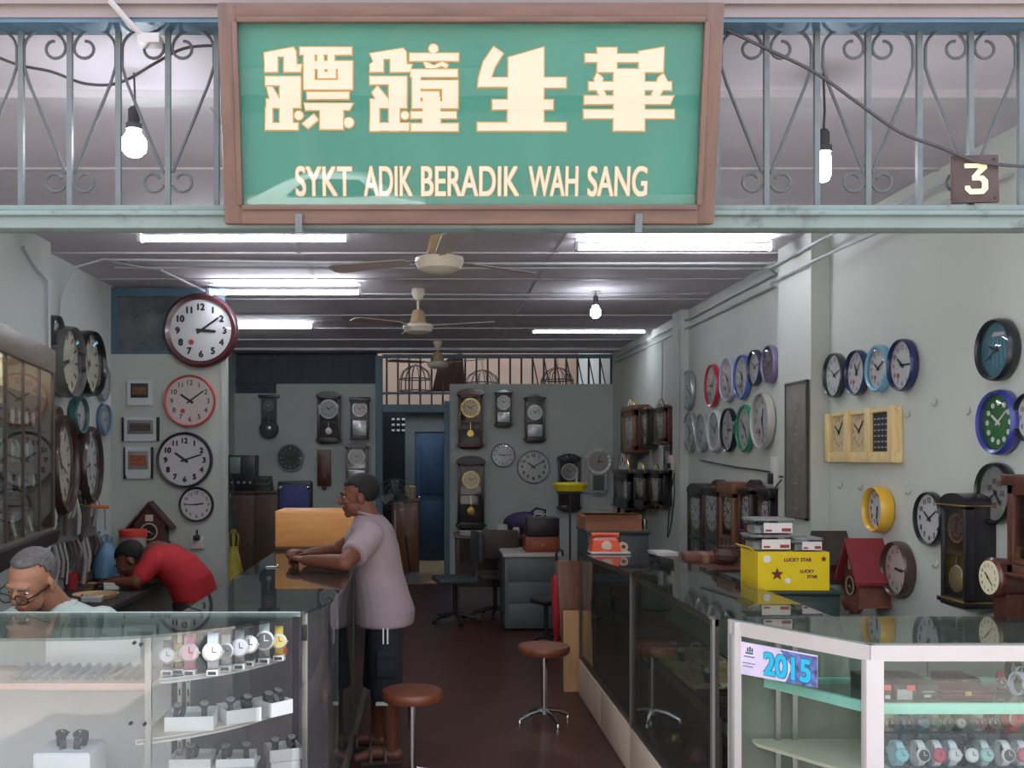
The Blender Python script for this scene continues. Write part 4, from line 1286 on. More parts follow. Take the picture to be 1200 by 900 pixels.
CRD = (206, 202, 180)
left_clock('big cream-faced clock with a deep grey case beside the display cabinet top', 89, 424, 84, (104, 106, 104), X=-2.2, dial=CRD, rw=0.08, t=(8, 40), nums='marks')
left_clock('big cream-faced clock in a deep black case beside the grey one', 113, 426, 78, (24, 24, 28), X=-2.22, dial=CRD, rw=0.1, t=(9, 35), nums='marks')
left_clock('small white ring-shaped clock perched above the big grey-cased clock', 70, 388, 38, (64, 66, 68), X=-2.3, dial=(176, 184, 184), rw=0.14, t=(4, 40))
left_clock('clock with a teal rim and mirror-like dial under the big clocks', 98, 487, 44, (52, 96, 98), X=-2.33, dial=(200, 206, 208), rw=0.14, t=(9, 30))
left_clock('clock with a light blue rim near the partition corner', 126, 492, 38, (92, 122, 146), X=-2.38, dial=(176, 182, 188), rw=0.14, t=(2, 10))
left_clock('plain grey clock tucked behind the black-cased clock', 124, 448, 44, (140, 146, 150), X=-2.4, dial=(176, 182, 186), rw=0.12, t=(5, 10))
left_clock('brown eight-inch clock beside the cabinet, below the grey-cased clock', 70, 492, 34, (112, 96, 90), X=-2.28, dial=(126, 112, 106), rw=0.2, t=(5, 10))
left_clock('long dark brown clock with a cream dial, lower on the left wall', 82, 545, 118, (62, 44, 40), X=-2.2, dial=CRD, sx=0.62, rw=0.16, t=(11, 20), nums='marks')
left_clock('dark brown oval clock with a shiny white dial nearest the partition', 112, 545, 92, (58, 42, 40), X=-2.26, dial=(214, 214, 214), sx=0.7, rw=0.18, t=(8, 28), nums='marks')
# ================================================================== right: long side counter (two cabinets)
KICK = mat('beige_kick_panel', (206, 186, 164), 0.5, var=0.06, scale=4)
DKWOODF = mat('dark_bronze_frame', (74, 66, 62), 0.35, metal=0.3)
INNER = mat('dark_cabinet_lining', (104, 92, 86), 0.7, var=0.15)
INNER_G = mat('olive_grey_lining', (146, 150, 138), 0.7, var=0.08)


def side_counter(label, ya, yb, za, zb, seat):
    x0, x1 = 1.05, 1.49
    t = thing('display_counter', label, 'counter', (x0, ya, 0))
    L = yb - ya
    hx = lambda xa, xb, y0, y1, z00, z01, z10, z11: [(xa, y0, z00), (xb, y0, z00), (xb, y1, z10), (xa, y1, z10), (xa, y0, z01), (xb, y0, z01), (xb, y1, z11), (xa, y1, z11)]
    w = x1 - x0
    b = MB()
    b.box(0.0, w, 0, L, 0.0, 0.255, 0.002)
    b.build('base', KICK, t)
    b = MB(); b.box(-0.006, 0.0, 0.004, L * 0.5 - 0.003, 0.012, 0.25, 0.002); b.box(-0.006, 0.0, L * 0.5 + 0.003, L - 0.004, 0.012, 0.25, 0.002); b.build('kick_panel', KICK, t)
    b = MB(); b.box(0.01, w - 0.01, 0.01, L - 0.01, 0.255, 0.27); b.build('cabinet_floor', INNER, t)
    b = MB(); b.hexa(hx(w - 0.015, w, 0, L, 0.27, za - 0.012, 0.27, zb - 0.012)); b.build('back_panel', INNER_G, t)
    b = MB()
    for y in (0.0, L - 0.03):
        for x in (0.0, w - 0.03):
            b.box(x, x + 0.026, y, y + 0.03, 0.255, (za if y == 0 else zb) - 0.012)
    b.hexa(hx(0.0, 0.024, 0, L, za - 0.036, za - 0.01, zb - 0.036, zb - 0.01))
    b.hexa(hx(w - 0.024, w, 0, L, za - 0.036, za - 0.01, zb - 0.036, zb - 0.01))
    b.box(0, 0.02, 0, L, 0.255, 0.285)
    b.build('frame', DKWOODF, t)
    b = MB(); b.box(-0.004, 0.006, -0.016 if seat else 0, 0.012, 0.25, za - 0.01); b.build('front_strip', mat('dull_aluminium', (120, 116, 112), 0.4, metal=0.3), t)
    b = MB(); b.hexa(hx(0.008, 0.013, 0.03, L - 0.03, 0.28, za - 0.03, 0.28, zb - 0.03)); b.build('front_glass', G_SIDE, t)
    b = MB(); b.hexa(hx(-0.012, w + 0.005, 0.001, L - 0.001, za - 0.01, za, zb - 0.01, zb)); b.build('top_glass', G_TOP, t)
    b = MB(); b.box(0.06, w - 0.03, 0.03, L - 0.03, 0.66, 0.668); b.build('shelf', G_SIDE, t)
    b = MB()
    for y in (0.15, L - 0.2):
        for x in (0.07, w - 0.04):
            b.box(x, x + 0.012, y, y + 0.012, 0.27, 0.66)
    b.build('shelf_post', STEEL, t)
    return t


side_counter('long glass display counter on the right, its nearer cabinet with white edge strip', 3.62, 5.07, 1.06, 1.06, True)
side_counter('far cabinet of the right glass counter, an orange telephone on its top', 5.072, 6.8, 1.06, 0.99, True)
VELV = mat('dark_velvet', (52, 40, 44), 0.9, var=0.2, scale=30)
TAN = mat('tan_tray', (196, 170, 128), 0.7, var=0.1)


def watch(label, loc, rz, band, face, sc=1.0, case=None, group=None, lay=False, name='wristwatch', ring=None):
    t = thing(name, label, 'watch', loc, rz, group)
    b = MB()
    n = 26
    rings = []
    for i in range(n):
        a = 2 * PI * i / n
        wd = 0.010 if abs(math.sin(a)) > 0.4 or math.cos(a) > 0 else 0.012
        for_y, for_z = -0.024 * math.cos(a + PI), 0.033 * math.sin(a)
        ny, nz = -math.cos(a + PI) * 0.0022, math.sin(a) * 0.0022
        rings.append([Vector((x * wd * sc, (for_y + q * ny) * sc, (for_z + q * nz + 0.036) * sc)) for x, q in ((-1, -1), (1, -1), (1, 1), (-1, 1))])
    b.loft(rings, closed=True)
    if lay:
        b.bm.transform(Matrix.Translation((0, 0, 0.02 * sc)) @ Matrix.Rotation(math.radians(-62), 4, 'X') @ Matrix.Translation((0, 0, -0.036 * sc)))
    b.build('strap', plain(band, 0.45), t)
    M = Matrix.Translation((0, -0.022 * sc, 0.037 * sc)) @ Matrix.Rotation(math.radians(-8), 4, 'X')
    if lay:
        M = Matrix.Translation((0, 0, 0.02 * sc)) @ Matrix.Rotation(math.radians(-62), 4, 'X') @ Matrix.Translation((0, 0, -0.036 * sc)) @ M
    b = MB(M); b.lathe([(0.017 * sc, 0), (0.0195 * sc, 0.002), (0.0195 * sc, 0.007), (0.016 * sc, 0.01)], 22); b.box(0.018 * sc, 0.022 * sc, -0.007 * sc, -0.003 * sc, -0.002 * sc, 0.002 * sc); cs = b.build('case', case or STEEL, t)
    b = MB(M); b.lathe([(0.0155 * sc, 0.0098), (0.015 * sc, 0.0108)], 20); b.build('dial', plain(face, 0.4), cs)
    b = MB(M); b.box(-0.0008 * sc, 0.0008 * sc, -0.0118, -0.0112, 0, 0.011 * sc); b.box(0, 0.008 * sc, -0.0118, -0.0112, -0.0008 * sc, 0.0008 * sc); b.build('hands', INK if sum(face) > 300 else WHITE, cs)
    return t


# trays and pieces inside the long counter
k = 0
for lab, x, y, w, d, z, m in (('dark velvet watch tray at the near end of the long counter shelf', 1.24, 3.85, 0.26, 0.36, 0.669, VELV), ('tan display tray behind the dark one on the long counter shelf', 1.26, 4.3, 0.28, 0.36, 0.669, TAN),
                              ('tan display tray at the far end of the nearer cabinet shelf', 1.26, 4.74, 0.28, 0.34, 0.669, TAN), ('perforated dark tray on the floor of the nearer cabinet', 1.24, 3.95, 0.28, 0.5, 0.271, mat('perforated_metal', (92, 94, 100), 0.4, metal=0.5)),
                              ('plain dark tray on the floor of the nearer cabinet', 1.24, 4.6, 0.28, 0.6, 0.271, VELV), ('dark tray in the far cabinet of the right counter', 1.25, 5.6, 0.28, 0.5, 0.669, VELV)):
    t = thing('display_tray', lab, 'tray', (x, y, z))
    b = MB(); b.box(-w / 2, w / 2, -d / 2, d / 2, 0, 0.008)
    for s in (-1, 1):
        b.box(s * w / 2 - 0.005, s * w / 2 + 0.005, -d / 2, d / 2, 0, 0.026); b.box(-w / 2, w / 2, s * d / 2 - 0.005, s * d / 2 + 0.005, 0, 0.026)
    b.build('tray', m, t)
    b = MB()
    for i in range(5):
        yy = -d / 2 + d * (i + 0.5) / 5
        b.box(-w / 2 + 0.01, w / 2 - 0.01, yy - 0.008, yy + 0.008, 0.008, 0.02)
    b.build('ridges', plain((78, 64, 58) if m is VELV else (176, 152, 120), 0.8), t)
    if k < 3:
        for j in range(4):
            watch('watch lying in the %s, %s' % (('near dark velvet tray', 'middle tan tray', 'far tan tray')[k], ('nearest left', 'nearest right', 'farther left', 'farther right')[j]), (x - 0.06 + 0.12 * (j % 2), y - 0.09 + 0.17 * (j // 2), z + 0.021), 0.6 * j, ((40, 36, 36), (150, 140, 120), (70, 50, 40), (170, 170, 170))[j], ((210, 210, 200), (30, 30, 34))[j % 2], 0.95, group='watches lying in the counter trays', lay=True)
    k += 1
for lab, x, y, z, c in (('shiny silver wall-clock pendulum piece lying in the nearer cabinet', 1.13, 4.95, 0.271, CHROME), ('brass piece lying in the nearer cabinet', 1.16, 4.6, 0.30, BRASS), ('small pink cup in the nearer cabinet', 1.2, 4.35, 0.30, plain((196, 110, 120), 0.5))):
    b = MB(); b.turn([(0.02, 0), (0.034, 0.006), (0.036, 0.02), (0.026, 0.03), (0.022, 0.05), (0.012, 0.055)], (0, 0, 0), 20)
    o = tag(b.build('trinket', c), lab, 'trinket'); o.location = (x, y, z)

# ================================================================== right front: white-framed counter with the angled corner
ZT = 1.06
FP = [(1.095, 3.54), (1.385, 3.07), (2.38, 3.07), (2.38, 3.58), (1.095, 3.58)]
t = thing('display_counter', 'white-framed glass display counter with an angled corner at the front right', 'counter', (0, 0, 0))


def post(b, x, y, w, ang=0.0, z0=0.1, z1=ZT - 0.045):
    b.box(-w / 2, w / 2, -0.02, 0.02, z0, z1, 0.003, M=Matrix.Translation((x, y, 0)) @ Matrix.Rotation(ang, 4, 'Z'))


ang = math.atan2(3.07 - 3.54, 1.385 - 1.095)
dl = math.hypot(0.29, 0.47)
ux, uy = 0.29 / dl, -0.47 / dl
b = MB()
for (ax, ay), (ex, ey) in ((FP[0], FP[1]), (FP[1], FP[2])):
    dx, dy = ex - ax, ey - ay
    l = math.hypot(dx, dy)
    nx, ny = dy / l, -dx / l
    q = [(ax + nx * 0.005, ay + ny * 0.005), (ex + nx * 0.005, ey + ny * 0.005), (ex - nx * 0.03, ey - ny * 0.03), (ax - nx * 0.03, ay - ny * 0.03)]
    b.plan(q, ZT - 0.05, ZT - 0.001); b.plan(q, 0.1, 0.18)
b.plan([(1.095, 3.5), (1.12, 3.5), (1.12, 3.58), (1.095, 3.58)], 0.1, ZT - 0.002)
b.build('frame_rail', ALU, t)
b = MB(); post(b, 1.398, 3.083, 0.056, 0.0)
b.build('corner_post', ALU, t)
b = MB(); post(b, 1.105, 3.523, 0.024, ang); b.build('side_post', mat('grey_aluminium', (150, 146, 142), 0.4, metal=0.4), t)
b = MB(); post(b, 2.36, 3.083, 0.04); b.build('end_post', ALU, t)
b = MB(); b.plan([(1.12, 3.52), (1.385, 3.1), (2.36, 3.1), (2.36, 3.58), (1.12, 3.58)], 0.0, 0.1); b.plan([(1.12, 3.52), (1.385, 3.1), (2.36, 3.1), (2.36, 3.58), (1.12, 3.58)], 0.16, 0.172); b.build('base', mat('grey_counter_base', (150, 148, 142), 0.6), t)
b = MB(); b.box(1.1, 1.79, 3.56, 3.575, 0.17, ZT - 0.015); b.box(1.82, 2.38, 3.565, 3.58, 0.17, ZT - 0.015); b.build('back_door', INNER_G, t)
b = MB(); b.plan([(1.1, 3.545), (1.383, 3.078), (2.37, 3.078), (2.37, 3.585), (1.1, 3.585)], ZT - 0.004, ZT + 0.006); b.build('top_glass', G_TOP, t)
b = MB(); q0 = Vector((1.115, 3.512)); q1 = Vector((1.378, 3.09)); nn = Vector((0.85, 0.53)) * 0.004
b.plan([q0, q1, q1 + nn, q0 + nn], 0.18, ZT - 0.05); b.build('corner_glass', G_FRONT_R, t)
b = MB(); b.box(1.425, 2.34, 3.082, 3.087, 0.18, ZT - 0.05); b.build('front_glass', G_FRONT_R, t)
TURQ = mat('turquoise_shelf_edge', (150, 214, 196), 0.4)
zs = 0.858
b = MB(); b.plan([(1.42, 3.14), (2.36, 3.14), (2.36, 3.54), (1.2, 3.54)], zs - 0.006, zs); sh = b.build('upper_shelf', glass('shelf_glass', (206, 226, 216), 0.02, haze=0.04), t)
b = MB(); b.box(1.43, 2.36, 3.128, 3.142, zs - 0.03, zs + 0.005, 0.002); b.box(1.3, 2.36, 3.5, 3.512, zs - 0.02, zs + 0.004)
for x in (1.72, 2.1):
    b.hexa([(x, 3.14, zs - 0.025), (x + 0.04, 3.14, zs - 0.025), (x - 0.02, 3.5, zs - 0.02), (x - 0.06, 3.5, zs - 0.02), (x, 3.14, zs - 0.007), (x + 0.04, 3.14, zs - 0.007), (x - 0.02, 3.5, zs - 0.007), (x - 0.06, 3.5, zs - 0.007)])
b.hexa([(1.405, 3.15, zs - 0.03), (1.425, 3.15, zs - 0.03), (1.225, 3.5, zs - 0.03), (1.2, 3.5, zs - 0.03), (1.405, 3.15, zs + 0.003), (1.425, 3.15, zs + 0.003), (1.225, 3.5, zs + 0.003), (1.2, 3.5, zs + 0.003)])
b.build('shelf_edge', TURQ, sh)
b = MB(); b.plan([(1.17, 3.48), (1.4, 3.12), (2.36, 3.12), (2.36, 3.54), (1.17, 3.54)], 0.62, 0.632); b.build('lower_shelf', mat('beige_shelf', (206, 200, 178), 0.6), t)
b = MB()
for x in (1.25, 1.31):
    b.box(x, x + 0.018, 3.52, 3.535, 0.17, ZT - 0.02)
b.build('shelf_standard', STEEL, t)
# paper on the angled pane
tk = thing('sticker', 'pink and blue 2015 sticker on the angled front pane of the right counter', 'sticker', (q0.x, q0.y, 0), ang)
L0 = (q1 - q0).length


def on_pane(px, py):
    """Photo point on the angled pane -> (along, z)."""
    d = Vector(((px - CX) / F, 1.0))
    e_ = q1 - q0
    den = d.x * -e_.y + d.y * e_.x
    s = (q0.x * -e_.y + q0.y * e_.x) / den
    hit = d * s
    return (hit - q0).dot(e_) / e_.length, EYE - (py - CY) * s / F


c4 = [on_pane(866, 789), on_pane(959, 806), on_pane(959, 768), on_pane(866, 751)]
b = MB(); b.prism(c4, -0.004, -0.0015); b.build('paper', mat('pink_white_print', (214, 198, 222), 0.5, var=0.12, scale=9), tk)
lerp = lambda u, v: (c4[0][0] + (c4[1][0] - c4[0][0]) * u, (c4[0][1] + (c4[1][1] - c4[0][1]) * u) * (1 - v) + (c4[3][1] + (c4[2][1] - c4[3][1]) * u) * v)
b = MB(); b.prism([lerp(0.62, 0), lerp(1, 0), lerp(1, 0.95), lerp(0.55, 0.96), lerp(0.7, 0.5)], -0.0046, -0.004); b.build('blue_print', mat('violet_blue_print', (98, 104, 158), 0.5, var=0.7, scale=45), tk)
for m_, dd, yy in ((plain((26, 92, 128), 0.5), 0.0055, -0.0052), (plain((46, 182, 216), 0.4), 0.0032, -0.0058)):
    b = MB()
    v, f, w = text_geo('2015')
    for dx, dz in ((-dd, -dd), (dd, dd), (dd, -dd), (-dd, dd)):
        vv = []
        for p in v:
            a, c_ = lerp(0.34 + 0.58 * p[0] / w, 0.14 + 0.68 * p[1] / 0.72)
            vv.append((a + dx, yy - 0.00005 * (dx > 0) - 0.00003 * (dz > 0), c_ + dz))
        b._add(vv, f)
    b.build('numerals', m_, tk, smooth=None)
b = MB()
for (u, v_, w, h) in ((0.1, 0.66, 0.1, 0.05), (0.12, 0.73, 0.02, 0.12), (0.15, 0.73, 0.02, 0.16), (0.18, 0.73, 0.02, 0.12), (0.08, 0.56, 0.14, 0.03), (0.06, 0.36, 0.17, 0.02), (0.06, 0.26, 0.14, 0.02)):
    b.prism([lerp(u, v_), lerp(u + w, v_), lerp(u + w, v_ + h), lerp(u, v_ + h)], -0.0048, -0.004)
b.build('small_print', plain((58, 92, 84), 0.5), tk)
# boxes on the upper shelf
BB = plain((34, 30, 32), 0.45)


def black_box(label, x0, x1, y0, z0, h, d, marks):
    t = thing('watch_box', label, 'box', ((x0 + x1) / 2, y0, z0), 0, 'dark boxes on the turquoise-edged shelf')
    w = (x1 - x0) / 2
    b = MB(); b.box(-w, w, 0, d, 0, h * 0.6, 0.002); b.build('base', BB, t)
    b = MB(); b.box(-w - 0.001, w + 0.001, -0.001, d + 0.001, h * 0.6, h, 0.002); b.build('lid', BB, t)
    for nm, c, r in marks:
        b = MB(); b.box(-w + 2 * w * r[0], -w + 2 * w * r[1], -0.0025, -0.001, h * r[2], h * r[3]); b.build(nm, plain(c, 0.5), t)
    return t


pz = zs + 0.0005
X = lambda px, Y: (px - CX) * Y / F
black_box('dark box with a red seal, half hidden at the corner post', X(1026, 3.2), X(1043, 3.2), 3.19, pz, 0.052, 0.2, [('seal', (224, 84, 74), (0.5, 0.95, 0.62, 0.95)), ('print', (210, 210, 210), (0.55, 0.9, 0.08, 0.3))])
black_box('dark box with a silver front label and red seal on the turquoise shelf', X(1047, 3.2), X(1072, 3.2), 3.19, pz, 0.052, 0.2, [('label', (178, 180, 178), (0.1, 0.8, 0.03, 0.66)), ('seal', (224, 84, 74), (0.55, 0.92, 0.6, 0.92))])
black_box('dark box with fine white print on the turquoise shelf', X(1074, 3.2), X(1097, 3.2), 3.19, pz, 0.052, 0.2, [('print', (168, 168, 170), (0.2, 0.8, 0.5, 0.56)), ('print', (200, 200, 202), (0.3, 0.65, 0.18, 0.32))])
MAR = plain((92, 40, 52), 0.5)
for lab, px0, px1, y0, z in (('flat maroon case lying on the turquoise shelf, beneath', 1104, 1165, 3.2, pz), ('flat maroon case lying farther back on the turquoise shelf', 1112, 1150, 3.36, pz)):
    t = thing('flat_case', lab, 'case', ((X(px0, y0) + X(px1, y0)) / 2, y0, z)); w = (X(px1, y0) - X(px0, y0)) / 2
    b = MB(); b.box(-w, w, 0, 0.13, 0, 0.018, 0.004); b.build('base', MAR, t)
    b = MB(); b.box(-w, w, 0, 0.13, 0.0185, 0.03, 0.004); b.build('lid', MAR, t)
    b = MB(); b.box(-0.01, 0.01, -0.003, 0.0, 0.012, 0.024); b.build('clasp', BRASS, t)
watch('white and blue chunky watch at the right end of the turquoise shelf', (X(1193, 3.25), 3.25, pz), 0.4, (206, 206, 226), (92, 102, 170), 1.1)
watch('red and black watch left of the white chunky one on the turquoise shelf', (X(1172, 3.3), 3.3, pz), -0.4, (176, 44, 58), (40, 36, 40), 0.95)
watch('black watch behind the white chunky one on the turquoise shelf', (X(1188, 3.42), 3.42, pz), 0.2, (34, 34, 36), (70, 70, 74), 1.2)
# watches in clear boxes below
zl = 0.633
front = [(1052, (188, 220, 222), (150, 206, 214), 'pale aqua'), (1077, (236, 234, 232), (70, 66, 68), 'white with a grey dial'), (1096, (236, 232, 232), (206, 92, 112), 'white with a pink-red dial'),
         (1114, (238, 238, 240), (222, 222, 224), 'plain white'), (1134, (44, 44, 50), (226, 226, 228), 'black-strapped with a white dial'), (1151, (214, 226, 222), (176, 206, 204), 'white and pale green'),
         (1176, (240, 238, 236), (96, 92, 90), 'white with a taupe dial'), (1195, (238, 226, 228), (216, 120, 134), 'white with a rose dial')]
for px, band, face, w in front:
    x = X(px, 3.19)
    bx = thing('clear_watch_box', 'clear box around the %s watch' % w, 'box', (x, 3.19, zl), 0, 'clear watch boxes on the lower shelf')
    b = MB(); b.box(-0.028, 0.028, -0.032, 0.04, 0.0, 0.006); b.build('base', plain((210, 210, 216), 0.4), bx)
    b = MB(); b.box(-0.027, 0.027, -0.031, 0.039, 0.0065, 0.105, 0.003); b.build('cover', G_PLASTIC, bx)
    watch('%s watch in the front row of the right counter' % w, (x, 3.2, zl + 0.0075), 0.1, band, face, 1.2, case=plain(tuple(int(v * 0.95) for v in (face if sum(face) > 400 or 'pink' in w or 'rose' in w else band)), 0.35), group='front row of watches')
back = [(1042, (206, 204, 204), (70, 40, 40), 'white-ringed'), (1062, (70, 130, 160), (40, 60, 90), 'blue'), (1080, (86, 146, 170), (120, 170, 190), 'light blue'), (1095, (214, 212, 208), (96, 140, 110), 'cream-strapped'),
        (1109, (130, 168, 90), (70, 110, 60), 'green'), (1123, (30, 30, 34), (220, 220, 222), 'black with a white ring'), (1147, (206, 204, 202), (150, 60, 70), 'white with a dark red dial'), (1162, (150, 44, 48), (60, 60, 60), 'dark red'),
        (1186, (232, 76, 62), (200, 60, 50), 'bright orange-red')]
for px, band, face, w in back:
    big = px == 1186
    x = X(px, 3.36)
    bx = thing('watch_stand', 'grey stand under the %s watch in the back row' % w, 'stand', (x, 3.37, zl), 0, 'stands in the back row')
    b = MB(); b.box(-0.022, 0.022, -0.025, 0.025, 0, 0.072, 0.004); b.build('block', plain((120, 122, 130), 0.4), bx)
    b = MB(); b.box(-0.018, 0.018, -0.0265, -0.025, 0.006, 0.03); b.build('price_card', plain((224, 224, 224), 0.5), bx)
    watch('%s watch in the back row of the right counter' % w, (x, 3.37, zl + 0.0725), 0.0, band, face, 1.4 if big else 0.95, group='back row of watches')

# yellow carton and the plastic boxes behind the long counter
GRC = mat('dark_green_cabinet', (46, 60, 56), 0.5, var=0.1)
t = thing('low_cabinet', 'dark green low cabinet under the yellow carton, behind the right counter', 'cabinet', (1.75, 4.95, 0))
b = MB(); b.box(-0.2, 0.24, -0.22, 0.55, 0.0, 0.985, 0.004); b.build('body', GRC, t)
b = MB(); b.box(-0.22, 0.25, -0.24, 0.56, 0.985, 1.0, 0.003); b.build('top', GRC, t)
for s in (0, 1):
    b = MB(); b.box(-0.19 + 0.215 * s, 0.015 + 0.215 * s, -0.228, -0.218, 0.05, 0.95, 0.003); d = b.build('door', GRC, t)
    b = MB(); b.ball((-0.005 + 0.06 * s, -0.236, 0.6), 0.012, 10); b.build('knob', STEEL, d)
yl = thing('carton', 'bright yellow printed carton on the low cabinet by the right wall', 'box', (0, 0, 0))
Yc = 4.76
c0, c1 = P(888, 691, Yc), P(972, 694, Yc)
hx = 0.19
YEL = mat('yellow_card', (238, 206, 28), 0.45, var=0.04)
zb_ = 1.0008
zt_c = EYE - (647 - CY) * Yc / F
b = MB(); b.hexa([(c0.x, Yc, zb_), (c1.x, Yc, zb_), (c1.x, Yc + 0.26, zb_), (c0.x, Yc + 0.26, zb_), (c0.x, Yc, zt_c), (c1.x, Yc, zt_c), (c1.x, Yc + 0.26, zt_c), (c0.x, Yc + 0.26, zt_c)])
b.build('box', YEL, yl)
b = MB(); b.hexa([(c0.x - 0.004, Yc + 0.02, zt_c - 0.003), (c0.x, Yc + 0.02, zt_c - 0.003), (c0.x, Yc + 0.24, zt_c - 0.003), (c0.x - 0.004, Yc + 0.24, zt_c - 0.003), (c0.x - 0.035, Yc + 0.02, zt_c + 0.02), (c0.x - 0.03, Yc + 0.02, zt_c + 0.022), (c0.x - 0.03, Yc + 0.24, zt_c + 0.022), (c0.x - 0.035, Yc + 0.24, zt_c + 0.02)]); b.build('flap', YEL, yl)
wx = c1.x - c0.x
hz = zt_c - zb_
b = MB()
put_text(b, 'LUCKY STAR', c0.x + wx * 0.56, zb_ + hz * 0.8, 0.017, Yc - 0.0012, sx=0.95, bold=0.0012)
put_text(b, 'LUCKY', c0.x + wx * 0.69, zb_ + hz * 0.5, 0.015, Yc - 0.0012, sx=1.0, bold=0.0012)
put_text(b, 'STAR', c0.x + wx * 0.76, zb_ + hz * 0.36, 0.015, Yc - 0.0012, sx=1.0, bold=0.0012)
b.build('print', plain((106, 34, 70), 0.5), yl, smooth=None)
b = MB()
for (cx_, cz_, r_) in ((0.27, 0.42, 0.032), (0.92, 0.82, 0.016)):
    star = []
    for i in range(10):
        a = PI / 2 + i * PI / 5
        rr = r_ * (1 if i % 2 == 0 else 0.45)
        star.append((c0.x + wx * cx_ + rr * math.cos(a), zb_ + hz * cz_ + rr * math.sin(a)))
    b.prism(star, Yc - 0.0015, Yc)
b.build('emblem', plain((120, 44, 36), 0.5), yl, smooth=None)
b = MB()
for (cx_, cz_, r_) in ((0.13, 0.82, 0.018), (0.42, 0.25, 0.014)):
    b.prism([(c0.x + wx * cx_ + r_ * math.cos(2 * PI * i / 18), zb_ + hz * cz_ + r_ * math.sin(2 * PI * i / 18)) for i in range(18)], Yc - 0.0015, Yc)
b.build('white_roundel', WHITE, yl, smooth=None)


def plastic_box(label, px0, px1, py0, py1, Y, d, z0):
    x0, x1 = X(px0, Y), X(px1, Y)
    h = (py1 - py0) * Y / F
    t = thing('plastic_box', label, 'box', ((x0 + x1) / 2, Y, z0), 0, 'clear plastic boxes on the yellow carton')
    w = (x1 - x0) / 2
    b = MB(); b.hexa([(-w * 0.93, 0.01, 0), (w * 0.93, 0.01, 0), (w * 0.93, d - 0.01, 0), (-w * 0.93, d - 0.01, 0), (-w, 0, h * 0.82), (w, 0, h * 0.82), (w, d, h * 0.82), (-w, d, h * 0.82)]); b.build('tub', G_PLASTIC, t)
    b = MB(); b.box(-w - 0.004, w + 0.004, -0.004, d + 0.004, h * 0.82, h * 0.995, 0.004); b.build('lid', glass('frosted_lid', (216, 218, 220), 0.15, haze=0.25), t)
    b = MB(); b.box(-w * 0.5, w * 0.92, -0.004, -0.001, h * 0.12, h * 0.72); lb = b.build('label', plain((232, 226, 222), 0.5), t)
    b = MB(); b.box(w * 0.4, w * 0.85, -0.0055, -0.004, h * 0.2, h * 0.4); b.box(-w * 0.42, -w * 0.1, -0.0055, -0.004, h * 0.2, h * 0.32); b.build('label_print', plain((150, 62, 58), 0.5), lb)
    b = MB(); b.box(-w * 0.85, w * 0.85, 0.03, d - 0.03, 0.004, h * 0.5); b.build('contents', mat('mixed_parts', (150, 150, 150), 0.6, var=0.5, scale=50), t)
    return h


h0 = plastic_box('clear plastic box at the bottom of the two-box stack on the yellow carton', 881, 928, 628, 647, 4.8, 0.17, zt_c + 0.001)
plastic_box('clear plastic box on top of the two-box stack on the yellow carton', 883, 930, 609, 628, 4.8, 0.17, zt_c + 0.002 + h0)
plastic_box('single clear plastic box beside the stack on the yellow carton', 932, 964, 631, 647, 4.78, 0.15, zt_c + 0.001)

# ================================================================== left: curved glass counter
t = thing('display_counter', 'curved glass display counter at the front left with steel uprights', 'counter', (-1.4, 3.5, 0))
inv = Matrix.Translation((1.4, -3.5, 0))
ZL = 1.05
curve = smooth_pts([Vector(p) for p in ((-2.3, 3.24), (-1.41, 3.24), (-1.1, 3.255), (-0.936, 3.30), (-0.78, 3.39), (-0.62, 3.545), (-0.48, 3.79), (-0.405, 4.06), (-0.385, 4.4))], 5)
curve = [Vector((p.x, p.y)) for p in curve]


def inset(c, d):
    out = []
    for i, p in enumerate(c):
        a, e_ = c[max(0, i - 1)], c[min(len(c) - 1, i + 1)]
        tg = (e_ - a).normalized()
        out.append(p + Vector((-tg.y, tg.x)) * d)
    return out


PALE_F = mat('pale_cabinet_floor', (196, 196, 194), 0.6)
GREY_B = mat('grey_base', (120, 116, 112), 0.6)
DUSK = mat('dusky_lining', (92, 84, 92), 0.7, var=0.15)
front_i = [p for p in curve if p.y <= 3.785]
b = MB(inv); b.plan(front_i + [Vector((-0.482, 3.785)), Vector((-2.3, 3.785))], ZL - 0.01, ZL); b.build('top_glass', G_TOP, t)
b = MB(inv); b.box(-2.3, -0.49, 3.776, 3.786, ZL - 0.016, ZL + 0.0015); b.build('seam_strip', mat('pale_strip', (206, 212, 208), 0.4), t)
gc, gi, bc = inset(front_i, 0.015), inset(front_i, 0.02), inset(front_i, 0.03)
b = MB(inv); b.plan(gc + list(reversed(gi)), 0.2, ZL - 0.012); b.build('curved_front_glass', G_FRONT, t)
base_pts = bc + [Vector((-0.51, 3.78)), Vector((-2.3, 3.78))]
b = MB(inv); b.plan(base_pts, 0.0, 0.2); b.build('base', GREY_B, t)
b = MB(inv); b.plan(base_pts, 0.2, 0.212); b.build('cabinet_floor', PALE_F, t)
b = MB(inv); b.box(-2.3, -0.98, 3.75, 3.765, 0.212, ZL - 0.014); b.build('back_panel', mat('pale_back_panel', (206, 206, 204), 0.6, var=0.05), t)
for x, y in ((X(176, 3.36), 3.34), (X(-20, 3.3), 3.29)):
    b = MB(inv); b.box(x - 0.011, x + 0.011, y - 0.008, y + 0.008, 0.2, ZL - 0.012, 0.002); b.build('upright', STEEL, t)
